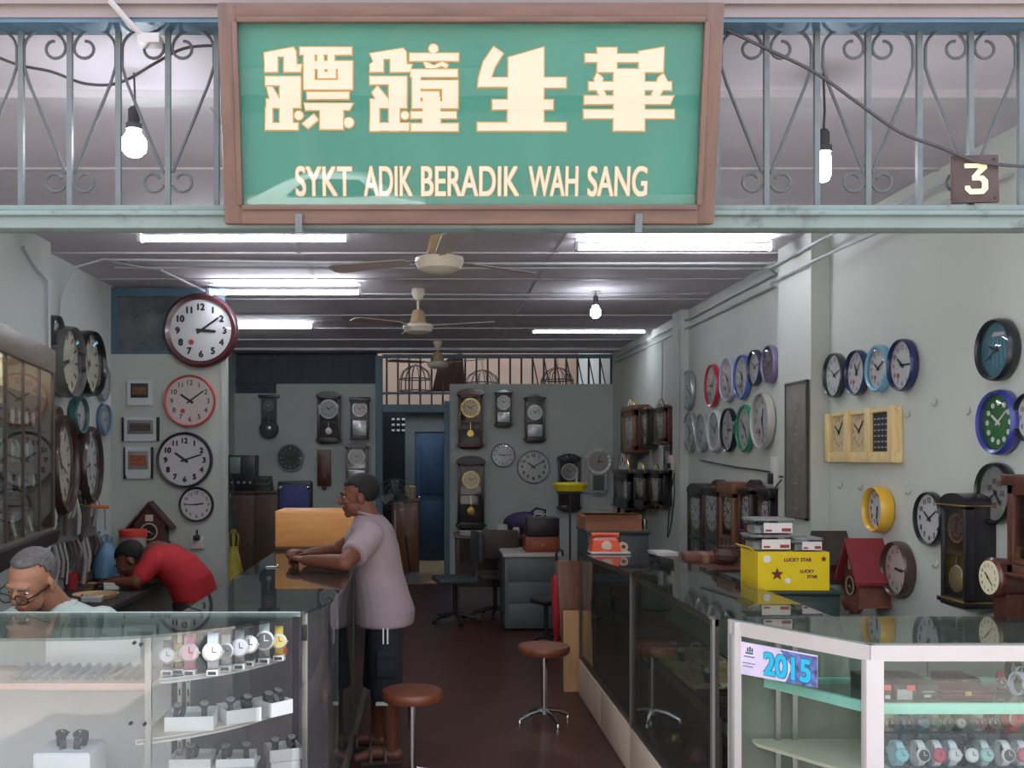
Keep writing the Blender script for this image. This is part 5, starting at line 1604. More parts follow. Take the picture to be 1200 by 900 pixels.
for x, y in ((X(211, 3.7), 3.7), (X(221, 3.7), 3.7)):
    b = MB(inv); b.box(x - 0.008, x + 0.008, y - 0.006, y + 0.006, 0.212, ZL - 0.012); us = b.build('slotted_standard', STEEL, t)
    b = MB(inv)
    for zz in range(8):
        b.box(x - 0.003, x + 0.003, y - 0.0075, y - 0.0055, 0.5 + 0.05 * zz, 0.525 + 0.05 * zz)
    b.build('slots', BLACK, us)
for px, py in ((166, 755), (170, 848), (154, 847), (158, 753)):
    b = MB(inv); q = P(px, py, 3.3)
    b.cone(q, q + Vector((0, -0.012, 0)), 0.006, seg=10); b.build('glass_bolt', mat('dark_bolt', (60, 58, 58), 0.4, metal=0.6), t)
fr_t, fr_inv = t, inv

t = thing('display_counter', 'glass counter running back from the curved one, with the customer leaning on it', 'counter', (-0.7, 5.3, 0))
inv = Matrix.Translation((0.7, -5.3, 0))
rearc = [p for p in curve if p.y > 3.8]
b = MB(inv); b.plan([Vector((-0.478, 3.79))] + rearc + [Vector((-0.385, 6.9)), Vector((-0.97, 6.9)), Vector((-0.95, 3.79))], ZL - 0.01, ZL); b.build('top_glass', G_TOP, t)
r1, r2 = inset([Vector((-0.478, 3.79))] + rearc, 0.015), inset([Vector((-0.478, 3.79))] + rearc, 0.02)
b = MB(inv); b.plan(r1 + list(reversed(r2)), 0.2, ZL - 0.012); b.build('curved_end_glass', G_FRONT, t)
b = MB(inv); b.box(-0.406, -0.400, 4.41, 6.88, 0.2, ZL - 0.012); b.build('side_glass', G_SIDE, t)
r3 = inset([Vector((-0.478, 3.79))] + rearc, 0.03)
base_pts = r3 + [Vector((-0.42, 6.88)), Vector((-0.95, 6.88)), Vector((-0.95, 3.79))]
b = MB(inv); b.plan(base_pts, 0.0, 0.2); b.build('base', GREY_B, t)
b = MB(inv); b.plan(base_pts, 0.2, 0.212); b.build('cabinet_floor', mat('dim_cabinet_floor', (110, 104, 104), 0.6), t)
b = MB(inv); b.box(-0.965, -0.95, 3.79, 6.88, 0.2, ZL - 0.012); b.box(-0.96, -0.44, 4.35, 4.365, 0.212, 0.99); b.box(-0.95, -0.42, 6.85, 6.88, 0.2, ZL - 0.012); b.build('lining', DUSK, t)
b = MB(inv); x, y = X(357, 3.85), 3.86; b.box(x - 0.011, x + 0.011, y - 0.008, y + 0.008, 0.2, ZL - 0.012, 0.002); b.build('upright', STEEL, t)
b = MB(inv); b.box(-0.41, -0.396, 5.3, 5.325, 0.2, ZL - 0.012); b.build('door_edge', mat('dark_door_edge', (48, 44, 44), 0.4), t)
p = P(357, 741, 3.83)
b = MB(inv); b.box(p.x - 0.01, p.x + 0.01, p.y - 0.02, p.y, p.z - 0.03, p.z + 0.03, 0.003); b.build('lock', BLACK, t)
t, inv = fr_t, fr_inv
# shelves of the curved counter
GSH = glass('pale_shelf_glass', (222, 230, 226), 0.03, haze=0.08)
PKW = mat('pinkish_wood_edge', (206, 172, 160), 0.5, var=0.06)
b = MB(inv); b.box(-2.28, X(172, 3.42), 3.42, 3.74, 0.845, 0.853); b.box(-2.28, X(172, 3.42), 3.41, 3.42, 0.838, 0.862, 0.002); b.build('left_shelf', PKW, t)


def curved_shelf(z, y0, x_a, mm, th=0.008):
    pts = [p for p in inset(curve, 0.045) if p.x > x_a and p.y < 3.77]
    pts = [Vector((x_a, pts[0].y - 0.005))] + pts
    b = MB(inv); b.plan(pts + [Vector((pts[-1].x, y0)), Vector((x_a, y0))], z - th, z)
    o = b.build('curved_shelf', mm, t)
    inn = inset(pts, 0.006)
    b = MB(inv); b.plan(pts + list(reversed(inn)), z - 0.014, z + 0.004); b.build('shelf_lip', mat('pale_lip', (222, 218, 212), 0.4), o)
    return pts


s1 = curved_shelf(0.885, 3.775, -0.92, GSH)
s2 = curved_shelf(0.685, 3.775, -0.985, mat('beige_curved_shelf', (206, 190, 170), 0.6))
# watches on the top curved shelf
ws = [(197, (40, 40, 62), (210, 214, 222), 'dark blue-strapped', 0.95), (210, (206, 166, 74), (230, 220, 190), 'mustard-strapped', 0.8), (223, (226, 140, 158), (240, 190, 200), 'pink', 1.15), (250, (190, 192, 194), (232, 232, 232), 'white-dialled silver', 1.2),
      (265, (172, 172, 172), (120, 122, 124), 'grey-dialled steel', 1.0), (281, (140, 140, 142), (200, 200, 200), 'dull steel', 1.1), (292, (54, 52, 54), (236, 236, 236), 'black-strapped white-dialled', 1.15), (310, (150, 152, 152), (96, 100, 100), 'large steel', 1.25), (327, (206, 176, 70), (220, 200, 120), 'yellow-cased', 1.0)]
for i, (px, band, face, w, sc) in enumerate(ws):
    yy = 3.44 + 0.05 * max(0, i - 3) ** 1.0 + (0.02 if i in (1, 4) else 0)
    x = X(px, yy)
    st = thing('watch_stand', 'white price stand under the %s watch on the curved shelf' % w, 'stand', (x, yy, 0.8855), 0, 'price stands on the curved shelf')
    b = MB(); b.box(-0.02, 0.02, -0.022, 0.022, 0, 0.02, 0.002); b.build('block', WHITE, st)
    b = MB(); b.box(-0.014, 0.014, -0.0235, -0.022, 0.004, 0.015); b.build('price_tag', plain((60, 58, 58), 0.5), st)
    watch('%s watch standing on the top curved shelf' % w, (x, yy, 0.9058), 0.15, band, face, sc * 1.5, group='watches on the top curved shelf')
b = MB(); b.ball((0, 0, 0.024), (0.02, 0.015, 0.024), 12); b.cone((0, 0, 0.044), (0.01, 0, 0.06), 0.006, seg=8)
o = tag(b.build('ornament', plain((226, 92, 54), 0.5)), 'small orange ornament at the end of the top curved shelf', 'ornament')
o.location = (X(331, 3.74), 3.74, 0.8855)


# white open boxes with black watches
def open_box(label, cx, cy, z, w, d, h, rz, n, grp):
    t = thing('open_box', label, 'box', (cx, cy, z), rz, grp)
    b = MB(); th = 0.003
    b.box(-w / 2, w / 2, -d / 2, d / 2, 0, th)
    b.build('floor_card', WHITE, t)
    b = MB()
    b.box(-w / 2, w / 2, -d / 2, -d / 2 + th, th, h); b.box(-w / 2, w / 2, d / 2 - th, d / 2, th, h)
    b.box(-w / 2, -w / 2 + th, -d / 2 + th, d / 2 - th, th, h); b.box(w / 2 - th, w / 2, -d / 2 + th, d / 2 - th, th, h)
    b.build('sides', WHITE, t)
    b = MB(); b.box(-w / 2 + 0.006, w / 2 - 0.006, -d / 2 + 0.006, d / 2 - 0.006, th, h * 0.6); b.build('padding', plain((222, 222, 226), 0.7), t)
    M = Matrix.Rotation(rz, 3, 'Z')
    for i in range(n):
        q = Vector((cx, cy, 0)) + M @ Vector((-w / 2 + w * (i + 0.5) / n, -0.005 + 0.015 * (i % 2), 0))
        watch('black watch %s' % (('lying at the left of the ', 'lying at the middle of the ', 'lying at the right of the ')[i if n == 3 else (0 if i == 0 else 2)] if n > 1 else 'lying in the ') + label.split(' on ')[0].split(' under ')[0] + (' of the middle shelf' if ' on ' in label else ''), (q.x, q.y, z + h * 0.62), rz + 0.4 * i - 0.3, (32, 32, 36), (150, 152, 156), 1.0, case=plain((46, 46, 50), 0.3), group='black watches in white boxes', lay=True)
    return t


GB = 'white boxes of watches in the curved counter'
open_box('leftmost white box on the middle curved shelf', -0.845, 3.52, 0.6855, 0.17, 0.15, 0.05, 0.1, 2, GB)
open_box('second white box on the middle curved shelf', -0.695, 3.61, 0.6855, 0.13, 0.13, 0.05, 0.5, 2, GB)
open_box('rightmost white box on the middle curved shelf', -0.585, 3.70, 0.6855, 0.10, 0.12, 0.052, 0.8, 2, GB)
t2 = thing('box_riser', 'tall white display block standing behind the glass at the lower left', 'block', (X(83, 3.5), 3.5, 0.213))
b = MB(); b.box(-0.1, 0.1, -0.09, 0.09, 0, 0.40, 0.006); b.build('block', WHITE, t2)
b = MB(); b.box(-0.094, 0.094, -0.084, 0.084, 0.4, 0.405); b.build('top_card', plain((224, 226, 232), 0.6), t2)
for i, lab in enumerate(('black watch lying left on the tall white block', 'black watch lying right on the tall white block')):
    watch(lab, (X(83, 3.5) - 0.03 + 0.07 * i, 3.49, 0.6185), 0.5 - 0.6 * i, (34, 34, 38), (60, 60, 64), 1.15, case=BLACK, lay=True)
tl = thing('low_riser', 'low white riser carrying the lowest boxes of the curved counter', 'riser', (-0.79, 3.66, 0.213))
b = MB(); b.box(-0.17, 0.15, -0.08, 0.1, 0.28, 0.292, 0.003); b.build('top', plain((214, 214, 218), 0.5), tl)
for sx_ in (-0.15, 0.13):
    for sy in (-0.06, 0.08):
        b = MB(); b.box(sx_ - 0.01, sx_ + 0.01, sy - 0.01, sy + 0.01, 0, 0.28); b.build('leg', STEEL, tl)
zz = 0.213 + 0.2925
open_box('lowest left white tray under the curved shelf', -0.875, 3.66, zz, 0.15, 0.13, 0.035, 0.05, 1, GB)
open_box('lowest middle white box under the curved shelf', -0.715, 3.675, zz, 0.14, 0.12, 0.03, 0.1, 2, GB)
open_box('lowest right white box under the curved shelf', -0.575, 3.91, 0.4555, 0.13, 0.12, 0.045, 0.35, 2, GB)
ts = thing('box_riser', 'white block under the lowest right white box', 'block', (-0.575, 3.91, 0.213), 0.35)
b = MB(); b.box(-0.06, 0.06, -0.055, 0.055, 0, 0.236, 0.004); b.build('block', WHITE, ts)
b = MB(); b.box(-0.058, 0.058, -0.053, 0.053, 0.236, 0.242); b.build('top_card', plain((224, 226, 232), 0.6), ts)
# white card and the row of slanted packets at the left
tcard = thing('display_card', 'large white card standing behind the slanted packets at the left of the counter', 'card', (X(110, 3.6), 3.62, 0.8535))
b = MB(); b.box(-0.185, 0.165, 0, 0.008, 0.0, 0.165, 0.002); b.build('card', plain((240, 240, 240), 0.6), tcard)
b = MB(); b.box(-0.15, -0.13, 0.008, 0.05, 0, 0.1); b.box(0.1, 0.12, 0.008, 0.05, 0, 0.1); b.build('prop', WHITE, tcard)
cols = [tuple(int(v * 0.72) for v in q_) for q_ in [(176, 170, 160), (146, 152, 168), (166, 172, 184), (130, 138, 158), (186, 186, 188), (150, 156, 170), (140, 148, 166), (176, 178, 186), (158, 164, 178), (196, 180, 150), (168, 150, 130), (150, 130, 112), (186, 170, 150)]]
wh = ['first', 'second', 'third', 'fourth', 'fifth', 'sixth', 'seventh', 'eighth', 'ninth', 'tenth', 'eleventh', 'twelfth', 'thirteenth']
for i in range(13):
    x = X(12 + i * 12.0, 3.5)
    o = thing('strap_packet', '%s strap packet, %s from the left in the slanted row' % ('greyish blue' if cols[i][2] > cols[i][0] else 'tan grey', wh[i]), 'packet', (x, 3.5, 0.854), 0, 'strap packets on the left shelf')
    o.rotation_euler = (math.radians(-20), math.radians(52), 0)
    b = MB(); b.box(-0.014, 0.014, -0.003, 0.003, 0.004, 0.085, 0.002); b.build('packet', glass('packet_film', (236, 238, 240), 0.08, haze=0.04), o)
    b = MB(); b.box(-0.009, 0.009, -0.0025, 0.0025, 0.008, 0.08, 0.001); b.build('strap', plain(cols[i], 0.4), o)
# ================================================================== people
def skin_mat(name, col):
    return mat(name, col, 0.5, var=0.06, scale=14, spec=0.4)


SK_C = skin_mat('brown_skin', (112, 68, 52))
SK_O = skin_mat('light_tan_skin', (158, 110, 86))
HAIR_B = mat('black_hair', (16, 14, 14), 0.75, var=0.3, scale=60, bump=0.3)
HAIR_G = mat('grey_hair', (88, 84, 82), 0.6, var=0.3, scale=60, bump=0.3)


def head_solid(b, H, k=1.0):
    """Head grown at frame H: face along local -y, chin to crown 0.235 * k."""
    T = lambda x, y, z: H @ Vector((x * k, y * k, z * k))
    R3 = H.to_3x3().to_4x4()
    e = lambda c, r, M=None: b.ball(T(*c), tuple(v * k for v in r), 20, R3 @ (M or I4))
    e((0, 0.012, 0.035), (0.076, 0.096, 0.083))          # skull
    e((0, -0.028, 0.01), (0.064, 0.066, 0.075))          # face
    e((0, -0.034, -0.045), (0.054, 0.056, 0.058))        # jaw
    e((0, -0.07, -0.085), (0.026, 0.022, 0.022))         # chin
    e((0, -0.083, 0.03), (0.05, 0.014, 0.012))           # brow
    for s in (-1, 1):
        e((s * 0.036, -0.072, -0.018), (0.02, 0.02, 0.018))  # cheek
        e((s * 0.079, 0.008, -0.006), (0.01, 0.02, 0.034), Matrix.Rotation(s * 0.35, 4, 'Z'))  # ear
    b.cone(T(0, -0.088, 0.02), T(0, -0.112, -0.018), 0.009 * k, 0.014 * k, 12)
    e((0, -0.106, -0.022), (0.017, 0.016, 0.012))        # nose
    e((0, -0.087, -0.05), (0.024, 0.011, 0.007)); e((0, -0.086, -0.062), (0.022, 0.011, 0.008))  # lips


def head_details(root, H, inv, k, hair_m, brow_m, lip, bald=0.0):
    M = inv @ H @ Matrix.Scale(k, 4)
    for s in (-1, 1):
        b = MB(M); b.ball((s * 0.032, -0.0805, 0.008), (0.0115, 0.008, 0.005), 12); ey = b.build('eye', plain((222, 214, 206), 0.3), root)
        b = MB(M); b.ball((s * 0.033, -0.0865, 0.0075), (0.005, 0.003, 0.0045), 10); b.build('iris', plain((34, 22, 18), 0.2), ey)
        b = MB(M); b.tube([(s * 0.014, -0.098, 0.026), (s * 0.034, -0.099, 0.032), (s * 0.054, -0.084, 0.026)], [0.003, 0.004, 0.002], 6); b.build('eyebrow', brow_m, root)
    b = MB(M); b.tube([(-0.022, -0.093, -0.056), (0, -0.0985, -0.055), (0.022, -0.093, -0.056)], [0.002, 0.003, 0.002], 6); b.build('mouth', plain(lip, 0.5), root)
    # hair: a cap over the skull with the face side cut away
    b = MB(M)
    b.ball((0, 0.016, 0.04), (0.083, 0.102, 0.089), 36)
    kill = []
    Mi = M.inverted()
    for v in b.bm.verts:
        q = Mi @ v.co
        line = 0.062 + bald if q.y < -0.03 else 0.062 + bald + (-0.085 - bald) * min(1, (q.y + 0.03) / 0.06)
        if q.y > 0.035:
            line = -0.03
        if q.z < line:
            kill.append(v)
    bmesh.ops.delete(b.bm, geom=kill, context='VERTS')
    h = b.build('hair', hair_m, root)
    sd = h.modifiers.new('thickness', 'SOLIDIFY'); sd.thickness = 0.012; sd.offset = -1
    return h


def hand_solid(b, wrist, palm_dir, up, side, k=1.0, curl=0.5):
    """Palm with four unequal bent fingers and a thumb leaving its side."""
    w, d, u = Vector(wrist), Vector(palm_dir).normalized(), Vector(up).normalized()
    s = d.cross(u).normalized() * side
    u = s.cross(d).normalized() * side
    for t in (-0.026, -0.009, 0.009, 0.026):
        b.limb([w + s * t * 0.6 * k, w + (d * 0.088 + s * t) * k], [0.015 * k, 0.0125 * k], 10)
    for t, L in ((-0.028, 0.062), (-0.009, 0.078), (0.01, 0.082), (0.028, 0.072)):
        p = w + (d * 0.088 + s * t) * k
        pts, a = [p], 0.0
        for f, ln in enumerate((0.45, 0.32, 0.27)):
            a += curl * (0.5 + 0.5 * f)
            p = p + (d * math.cos(a) - u * math.sin(a)) * L * ln * k
            pts.append(p)
        b.limb(pts, [0.0095 * k, 0.0088 * k, 0.008 * k, 0.0068 * k], 10)
    p0 = w + (d * 0.025 + s * 0.026) * k
    p1 = p0 + (d * 0.034 + s * 0.028 - u * 0.008) * k
    p2 = p1 + (d * 0.032 + s * 0.008 - u * 0.008) * k
    p3 = p2 + (d * 0.025 - s * 0.006 - u * 0.004) * k
    b.limb([p0, p1, p2, p3], [0.015 * k, 0.0115 * k, 0.0098 * k, 0.0078 * k], 10)


def ell(c, rx, ry, n=24, ax=Vector((1, 0, 0)), ay=Vector((0, 1, 0))):
    c = Vector(c)
    return [c + ax * rx * math.cos(2 * PI * i / n) + ay * ry * math.sin(2 * PI * i / n) for i in range(n)]


# ---- customer leaning on the curved counter
rt = Vector((-0.22, 5.42, 0))
cust = thing('person', 'person in a grey t-shirt and dark knee shorts leaning on the glass counter', 'person', rt)
inv = Matrix.Translation(-rt)
Hc = Matrix.Translation((-0.375, 5.42, 1.428)) @ Matrix.Rotation(-PI / 2 + 0.05, 4, 'Z') @ Matrix.Rotation(math.radians(6), 4, 'X')
b = MB(inv)
head_solid(b, Hc, 1.02)
b.limb([(-0.35, 5.42, 1.38), (-0.315, 5.42, 1.27)], [0.058, 0.068])
b.limb([(-0.30, 5.42, 1.16), (-0.25, 5.42, 0.95), (-0.235, 5.42, 0.84)], [0.12, 0.125, 0.12])
b.limb([(-0.31, 5.27, 1.21), (-0.31, 5.57, 1.21)], [0.07, 0.07])
for s, sh, el, wr in ((-1, (-0.318, 5.25, 1.225), (-0.425, 5.06, 1.1), (-0.655, 5.27, 1.092)), (1, (-0.325, 5.59, 1.225), (-0.53, 5.72, 1.1), (-0.685, 5.53, 1.098))):
    b.limb([sh, el], [0.058, 0.046]); b.limb([el, Vector(el).lerp(Vector(wr), 0.35), wr], [0.045, 0.043, 0.028])
hand_solid(b, (-0.655, 5.27, 1.092), (-0.55, 0.75, 0.05), (0, 0, 1), 1, 1.0, 0.55)
hand_solid(b, (-0.685, 5.53, 1.1), (-0.5, -0.7, 0.25), (0, 0, 1), -1, 1.0, 0.75)
for hip, kn, an, toe in (((-0.225, 5.33, 0.8), (-0.225, 5.3, 0.45), (-0.195, 5.3, 0.075), (-0.38, 5.27, 0.032)), ((-0.235, 5.51, 0.8), (-0.275, 5.53, 0.45), (-0.285, 5.56, 0.075), (-0.47, 5.55, 0.032))):
    b.limb([hip, kn], [0.088, 0.06]); b.limb([kn, Vector(kn).lerp(Vector(an), 0.35) + Vector((0.012, 0, 0)), an], [0.058, 0.056, 0.036])
    b.limb([Vector(an) + Vector((0.03, 0, -0.035)), Vector(an) + Vector((-0.08, 0, -0.02)), toe], [0.034, 0.036, 0.024])
remeshed(b, 'body', SK_C, cust, 0.0055, 3)
head_details(cust, Hc, inv, 1.02, HAIR_B, HAIR_B, (92, 50, 46))
SHIRT = mat('grey_mauve_cotton', (156, 140, 143), 0.85, var=0.05, scale=9, bump=0.15)
b = MB(inv)
b.loft([ell(c, rx, ry) for c, rx, ry in (((-0.322, 5.42, 1.33), 0.07, 0.074), ((-0.315, 5.42, 1.3), 0.095, 0.12), ((-0.308, 5.42, 1.262), 0.118, 0.195), ((-0.3, 5.42, 1.16), 0.142, 0.208), ((-0.285, 5.42, 1.02), 0.15, 0.195),
                                        ((-0.262, 5.42, 0.9), 0.162, 0.2), ((-0.242, 5.42, 0.81), 0.174, 0.21), ((-0.242, 5.42, 0.74), 0.168, 0.215), ((-0.242, 5.42, 0.728), 0.16, 0.208))])
for sh, md in (((-0.312, 5.265, 1.225), (-0.385, 5.115, 1.135)), ((-0.32, 5.58, 1.225), (-0.43, 5.66, 1.155))):
    b.limb([sh, Vector(sh).lerp(Vector(md), 0.6)], [0.083, 0.076]); b.cone(Vector(sh).lerp(Vector(md), 0.5), md, 0.078, 0.074, 18)
o = remeshed(b, 'tshirt', SHIRT, cust, 0.008, 4)
b = MB(inv @ Matrix.Translation((-0.325, 5.42, 1.334)) @ Matrix.Rotation(math.radians(14), 4, 'Y')); b.loft([[Vector((math.cos(2 * PI * i / 24) * (0.066 + 0.008 * math.cos(2 * PI * j / 8)), math.sin(2 * PI * i / 24) * (0.072 + 0.008 * math.cos(2 * PI * j / 8)), 0.008 * math.sin(2 * PI * j / 8))) for i in range(24)] for j in range(8)], closed=True)
b.build('collar', SHIRT, o)
SHORT = mat('dark_navy_denim', (30, 32, 42), 0.85, var=0.15, scale=20)
b = MB(inv)
b.limb([(-0.24, 5.36, 0.82), (-0.24, 5.48, 0.82)], [0.112, 0.112])
for hip, kn in (((-0.228, 5.33, 0.78), (-0.222, 5.3, 0.33)), ((-0.24, 5.51, 0.78), (-0.285, 5.54, 0.35))):
    b.cone(hip, kn, 0.102, 0.084, 20)
sh_ = remeshed(b, 'shorts', SHORT, cust, 0.008, 3)
b = MB(inv)
for x in (-0.235, -0.212):
    b.tube([(x, 5.213, 0.74), (x, 5.206, 0.7), (x, 5.206, 0.655)], 0.0045, 6)
b.build('white_stripe', WHITE, sh_)
b = MB(inv); b.box(-0.268, -0.175, 5.196, 5.212, 0.48, 0.61, 0.004); b.box(-0.27, -0.173, 5.192, 5.205, 0.575, 0.615, 0.003); b.build('cargo_pocket', SHORT, sh_)
b = MB(inv); b.box(-0.275, -0.21, 5.212, 5.222, 0.325, 0.345, 0.002); b.build('hem_label', WHITE, sh_)
SAND = mat('dark_sandal', (58, 46, 42), 0.6)
for an, toe in (((-0.195, 5.3), (-0.38, 5.27)), ((-0.285, 5.56), (-0.47, 5.55))):
    a, c = Vector(an), Vector(toe)
    d = (c - a).normalized(); n = Vector((-d.y, d.x))
    pts = [a - d * 0.06 + n * 0.03, a - d * 0.06 - n * 0.03, a - n * 0.04, c - n * 0.046 - d * 0.02, c + d * 0.03, c + n * 0.046 - d * 0.02, a + n * 0.04]
    b = MB(inv); b.plan([(q.x, q.y) for q in pts], 0.001, 0.02)
    sd = b.build('sandal', SAND, cust)
    b = MB(inv)
    for k_, hh in ((0.62, 0.075), (0.2, 0.085)):
        m_ = a.lerp(c, k_)
        b.tube([(m_ + n * 0.048).to_3d() + Vector((0, 0, 0.015)), (m_ + n * 0.034).to_3d() + Vector((0, 0, hh * 0.8)), m_.to_3d() + Vector((0, 0, hh)), (m_ - n * 0.034).to_3d() + Vector((0, 0, hh * 0.8)), (m_ - n * 0.048).to_3d() + Vector((0, 0, 0.015))], 0.009, 8)
    b.build('strap', plain((96, 84, 76), 0.6), sd)

# ---- old man with glasses bending his head behind the curved counter
ro = Vector((-1.6, 4.35, 0))
old = thing('person', 'elderly person in glasses and a pale shirt, head bowed behind the curved counter', 'person', ro)
inv = Matrix.Translation(-ro)
Ho = Matrix.Translation((-1.62, 4.02, 1.135)) @ Matrix.Rotation(math.radians(-14), 4, 'Z') @ Matrix.Rotation(math.radians(5), 4, 'Y') @ Matrix.Rotation(math.radians(24), 4, 'X')
ko = 1.1
b = MB(inv)
head_solid(b, Ho, ko)
b.limb([(-1.6, 4.1, 1.08), (-1.58, 4.2, 0.98)], [0.062, 0.075])
b.limb([(-1.58, 4.24, 0.92), (-1.58, 4.34, 0.7), (-1.58, 4.38, 0.5)], [0.125, 0.13, 0.14])
b.limb([(-1.74, 4.22, 0.92), (-1.42, 4.22, 0.92)], [0.07, 0.07])
for s, sh, el, wr in ((-1, (-1.78, 4.22, 0.92), (-1.9, 4.12, 0.68), (-1.72, 3.96, 0.75)), (1, (-1.38, 4.22, 0.92), (-1.28, 4.12, 0.68), (-1.45, 3.96, 0.75))):
    b.limb([sh, el], [0.055, 0.045]); b.limb([el, wr], [0.043, 0.028])
    hand_solid(b, wr, (-s * 0.8, -0.25, -0.1), (0, 0, 1), s, 0.95, 0.6)
for s in (-1, 1):
    b.limb([(-1.58 + s * 0.1, 4.38, 0.52), (-1.58 + s * 0.13, 4.0, 0.5)], [0.09, 0.065]); b.limb([(-1.58 + s * 0.13, 4.0, 0.5), (-1.58 + s * 0.13, 4.06, 0.08)], [0.062, 0.04])
    b.limb([(-1.58 + s * 0.13, 4.09, 0.04), (-1.58 + s * 0.14, 3.88, 0.035)], [0.035, 0.03])
remeshed(b, 'body', SK_O, old, 0.0055, 3)
head_details(old, Ho, inv, ko, HAIR_G, HAIR_G, (120, 70, 62), bald=0.035)
M = inv @ Ho @ Matrix.Scale(ko, 4)
b = MB(M)
for s in (-1, 1):
    b.tube([(s * 0.034 + 0.027 * math.cos(a_ * PI / 9), -0.118 + 0.006 * abs(math.cos(a_ * PI / 9)), -0.002 + 0.019 * math.sin(a_ * PI / 9)) for a_ in range(19)], 0.0028, 6)
    b.tube([(s * 0.061, -0.112, 0.004), (s * 0.078, -0.08, 0.006), (s * 0.083, 0.005, 0.004)], 0.003, 6)
b.tube([(-0.009, -0.118, 0.0), (0, -0.121, 0.003), (0.009, -0.118, 0.0)], 0.0028, 6)
b.build('glasses', plain((30, 24, 24), 0.3), old)
PSHIRT = mat('pale_green_shirt', (180, 194, 184), 0.85, var=0.05, scale=12, bump=0.1)
b = MB(inv)
b.loft([ell(c, rx, ry) for c, rx, ry in (((-1.585, 4.17, 1.035), 0.085, 0.085), ((-1.58, 4.19, 1.005), 0.14, 0.105), ((-1.58, 4.22, 0.96), 0.215, 0.125), ((-1.58, 4.26, 0.85), 0.22, 0.15), ((-1.58, 4.33, 0.66), 0.2, 0.165), ((-1.58, 4.38, 0.46), 0.2, 0.17))])
for s in (-1, 1):
    b.limb([(-1.58 + s * 0.18, 4.22, 0.925), (-1.58 + s * 0.25, 4.17, 0.82)], [0.085, 0.078])
o = remeshed(b, 'shirt', PSHIRT, old, 0.009, 3)
b = MB(inv)
for s in (-1, 1):
    b.hexa([(-1.585 + s * 0.015, 4.065, 0.985), (-1.585 + s * 0.085, 4.09, 0.975), (-1.585 + s * 0.095, 4.16, 1.03), (-1.585 + s * 0.07, 4.1, 1.035), (-1.585 + s * 0.012, 4.055, 0.99), (-1.585 + s * 0.09, 4.08, 0.985), (-1.585 + s * 0.1, 4.165, 1.045), (-1.585 + s * 0.072, 4.095, 1.045)])
b.build('collar', PSHIRT, o)
b = MB(inv)
for s in (-1, 1):
    b.cone((-1.58 + s * 0.1, 4.38, 0.53), (-1.58 + s * 0.13, 4.0, 0.5), 0.1, 0.08, 18); b.cone((-1.58 + s * 0.13, 4.0, 0.52), (-1.58 + s * 0.13, 4.06, 0.1), 0.08, 0.065, 18); b.ball((-1.58 + s * 0.13, 4.0, 0.5), 0.08)
b.ball((-1.58, 4.38, 0.52), (0.2, 0.16, 0.1))
remeshed(b, 'trousers', plain((70, 70, 78), 0.8), old, 0.01, 3)

# ---- person in red bending low over the workbench
rr_ = Vector((-1.72, 6.95, 0))
red = thing('person', 'person in a red shirt bent low over the workbench by the partition', 'person', rr_)
inv = Matrix.Translation(-rr_)
Hr = Matrix.Translation((-2.07, 6.85, 0.93)) @ Matrix.Rotation(math.radians(-80), 4, 'Z') @ Matrix.Rotation(math.radians(38), 4, 'X')
b = MB(inv)
head_solid(b, Hr, 1.05)
b.limb([(-2.0, 6.88, 0.93), (-1.93, 6.9, 0.96)], [0.06, 0.07])
b.limb([(-1.9, 6.92, 0.94), (-1.75, 6.94, 0.84), (-1.64, 6.96, 0.66)], [0.12, 0.13, 0.14])
for s, sh, el, wr in ((-1, (-1.9, 6.74, 0.92), (-1.98, 6.66, 0.80), (-2.16, 6.72, 0.79)), (1, (-1.9, 7.1, 0.92), (-2.0, 7.16, 0.80), (-2.16, 7.02, 0.79))):
    b.limb([sh, el], [0.055, 0.045]); b.limb([el, wr], [0.043, 0.028])
    hand_solid(b, wr, (-0.9, -s * 0.2, -0.05), (0, 0, 1), -s, 0.95, 0.5)
for s in (-1, 1):
    b.limb([(-1.63, 6.95 + s * 0.1, 0.62), (-1.75, 6.95 + s * 0.13, 0.4)], [0.09, 0.07]); b.limb([(-1.75, 6.95 + s * 0.13, 0.4), (-1.66, 6.95 + s * 0.13, 0.07)], [0.06, 0.04]); b.limb([(-1.64, 6.95 + s * 0.13, 0.035), (-1.82, 6.95 + s * 0.14, 0.03)], [0.034, 0.028])
remeshed(b, 'body', SK_C, red, 0.008, 3)
head_details(red, Hr, inv, 1.05, HAIR_B, HAIR_B, (92, 50, 46))
RSH = mat('red_cotton', (178, 36, 44), 0.8, var=0.08, scale=10, bump=0.1)
b = MB(inv)
b.loft([ell(c, rx, 0.2 if i else 0.1, 24, Vector(ax).normalized()) for i, (c, rx, ax) in enumerate((((-1.985, 6.9, 0.945), 0.075, (0.5, 0, 1)), ((-1.95, 6.92, 0.945), 0.11, (0.6, 0, 1)), ((-1.87, 6.93, 0.925), 0.135, (0.7, 0, 0.9)), ((-1.77, 6.94, 0.87), 0.15, (1, 0, 0.7)), ((-1.68, 6.95, 0.77), 0.16, (1, 0, 0.35)), ((-1.64, 6.96, 0.64), 0.16, (1, 0, 0.1))))])
for s in (-1, 1):
    b.limb([(-1.89, 6.93 + s * 0.17, 0.92), (-1.95, 6.93 + s * 0.23, 0.84)], [0.08, 0.07])
remeshed(b, 'red_shirt', RSH, red, 0.01, 4)
b = MB(inv)
b.ball((-1.635, 6.95, 0.6), (0.17, 0.19, 0.11))
for s in (-1, 1):
    b.cone((-1.63, 6.95 + s * 0.1, 0.6), (-1.75, 6.95 + s * 0.13, 0.4), 0.105, 0.085); b.ball((-1.75, 6.95 + s * 0.13, 0.4), 0.085); b.cone((-1.75, 6.95 + s * 0.13, 0.4), (-1.66, 6.95 + s * 0.13, 0.1), 0.082, 0.07)
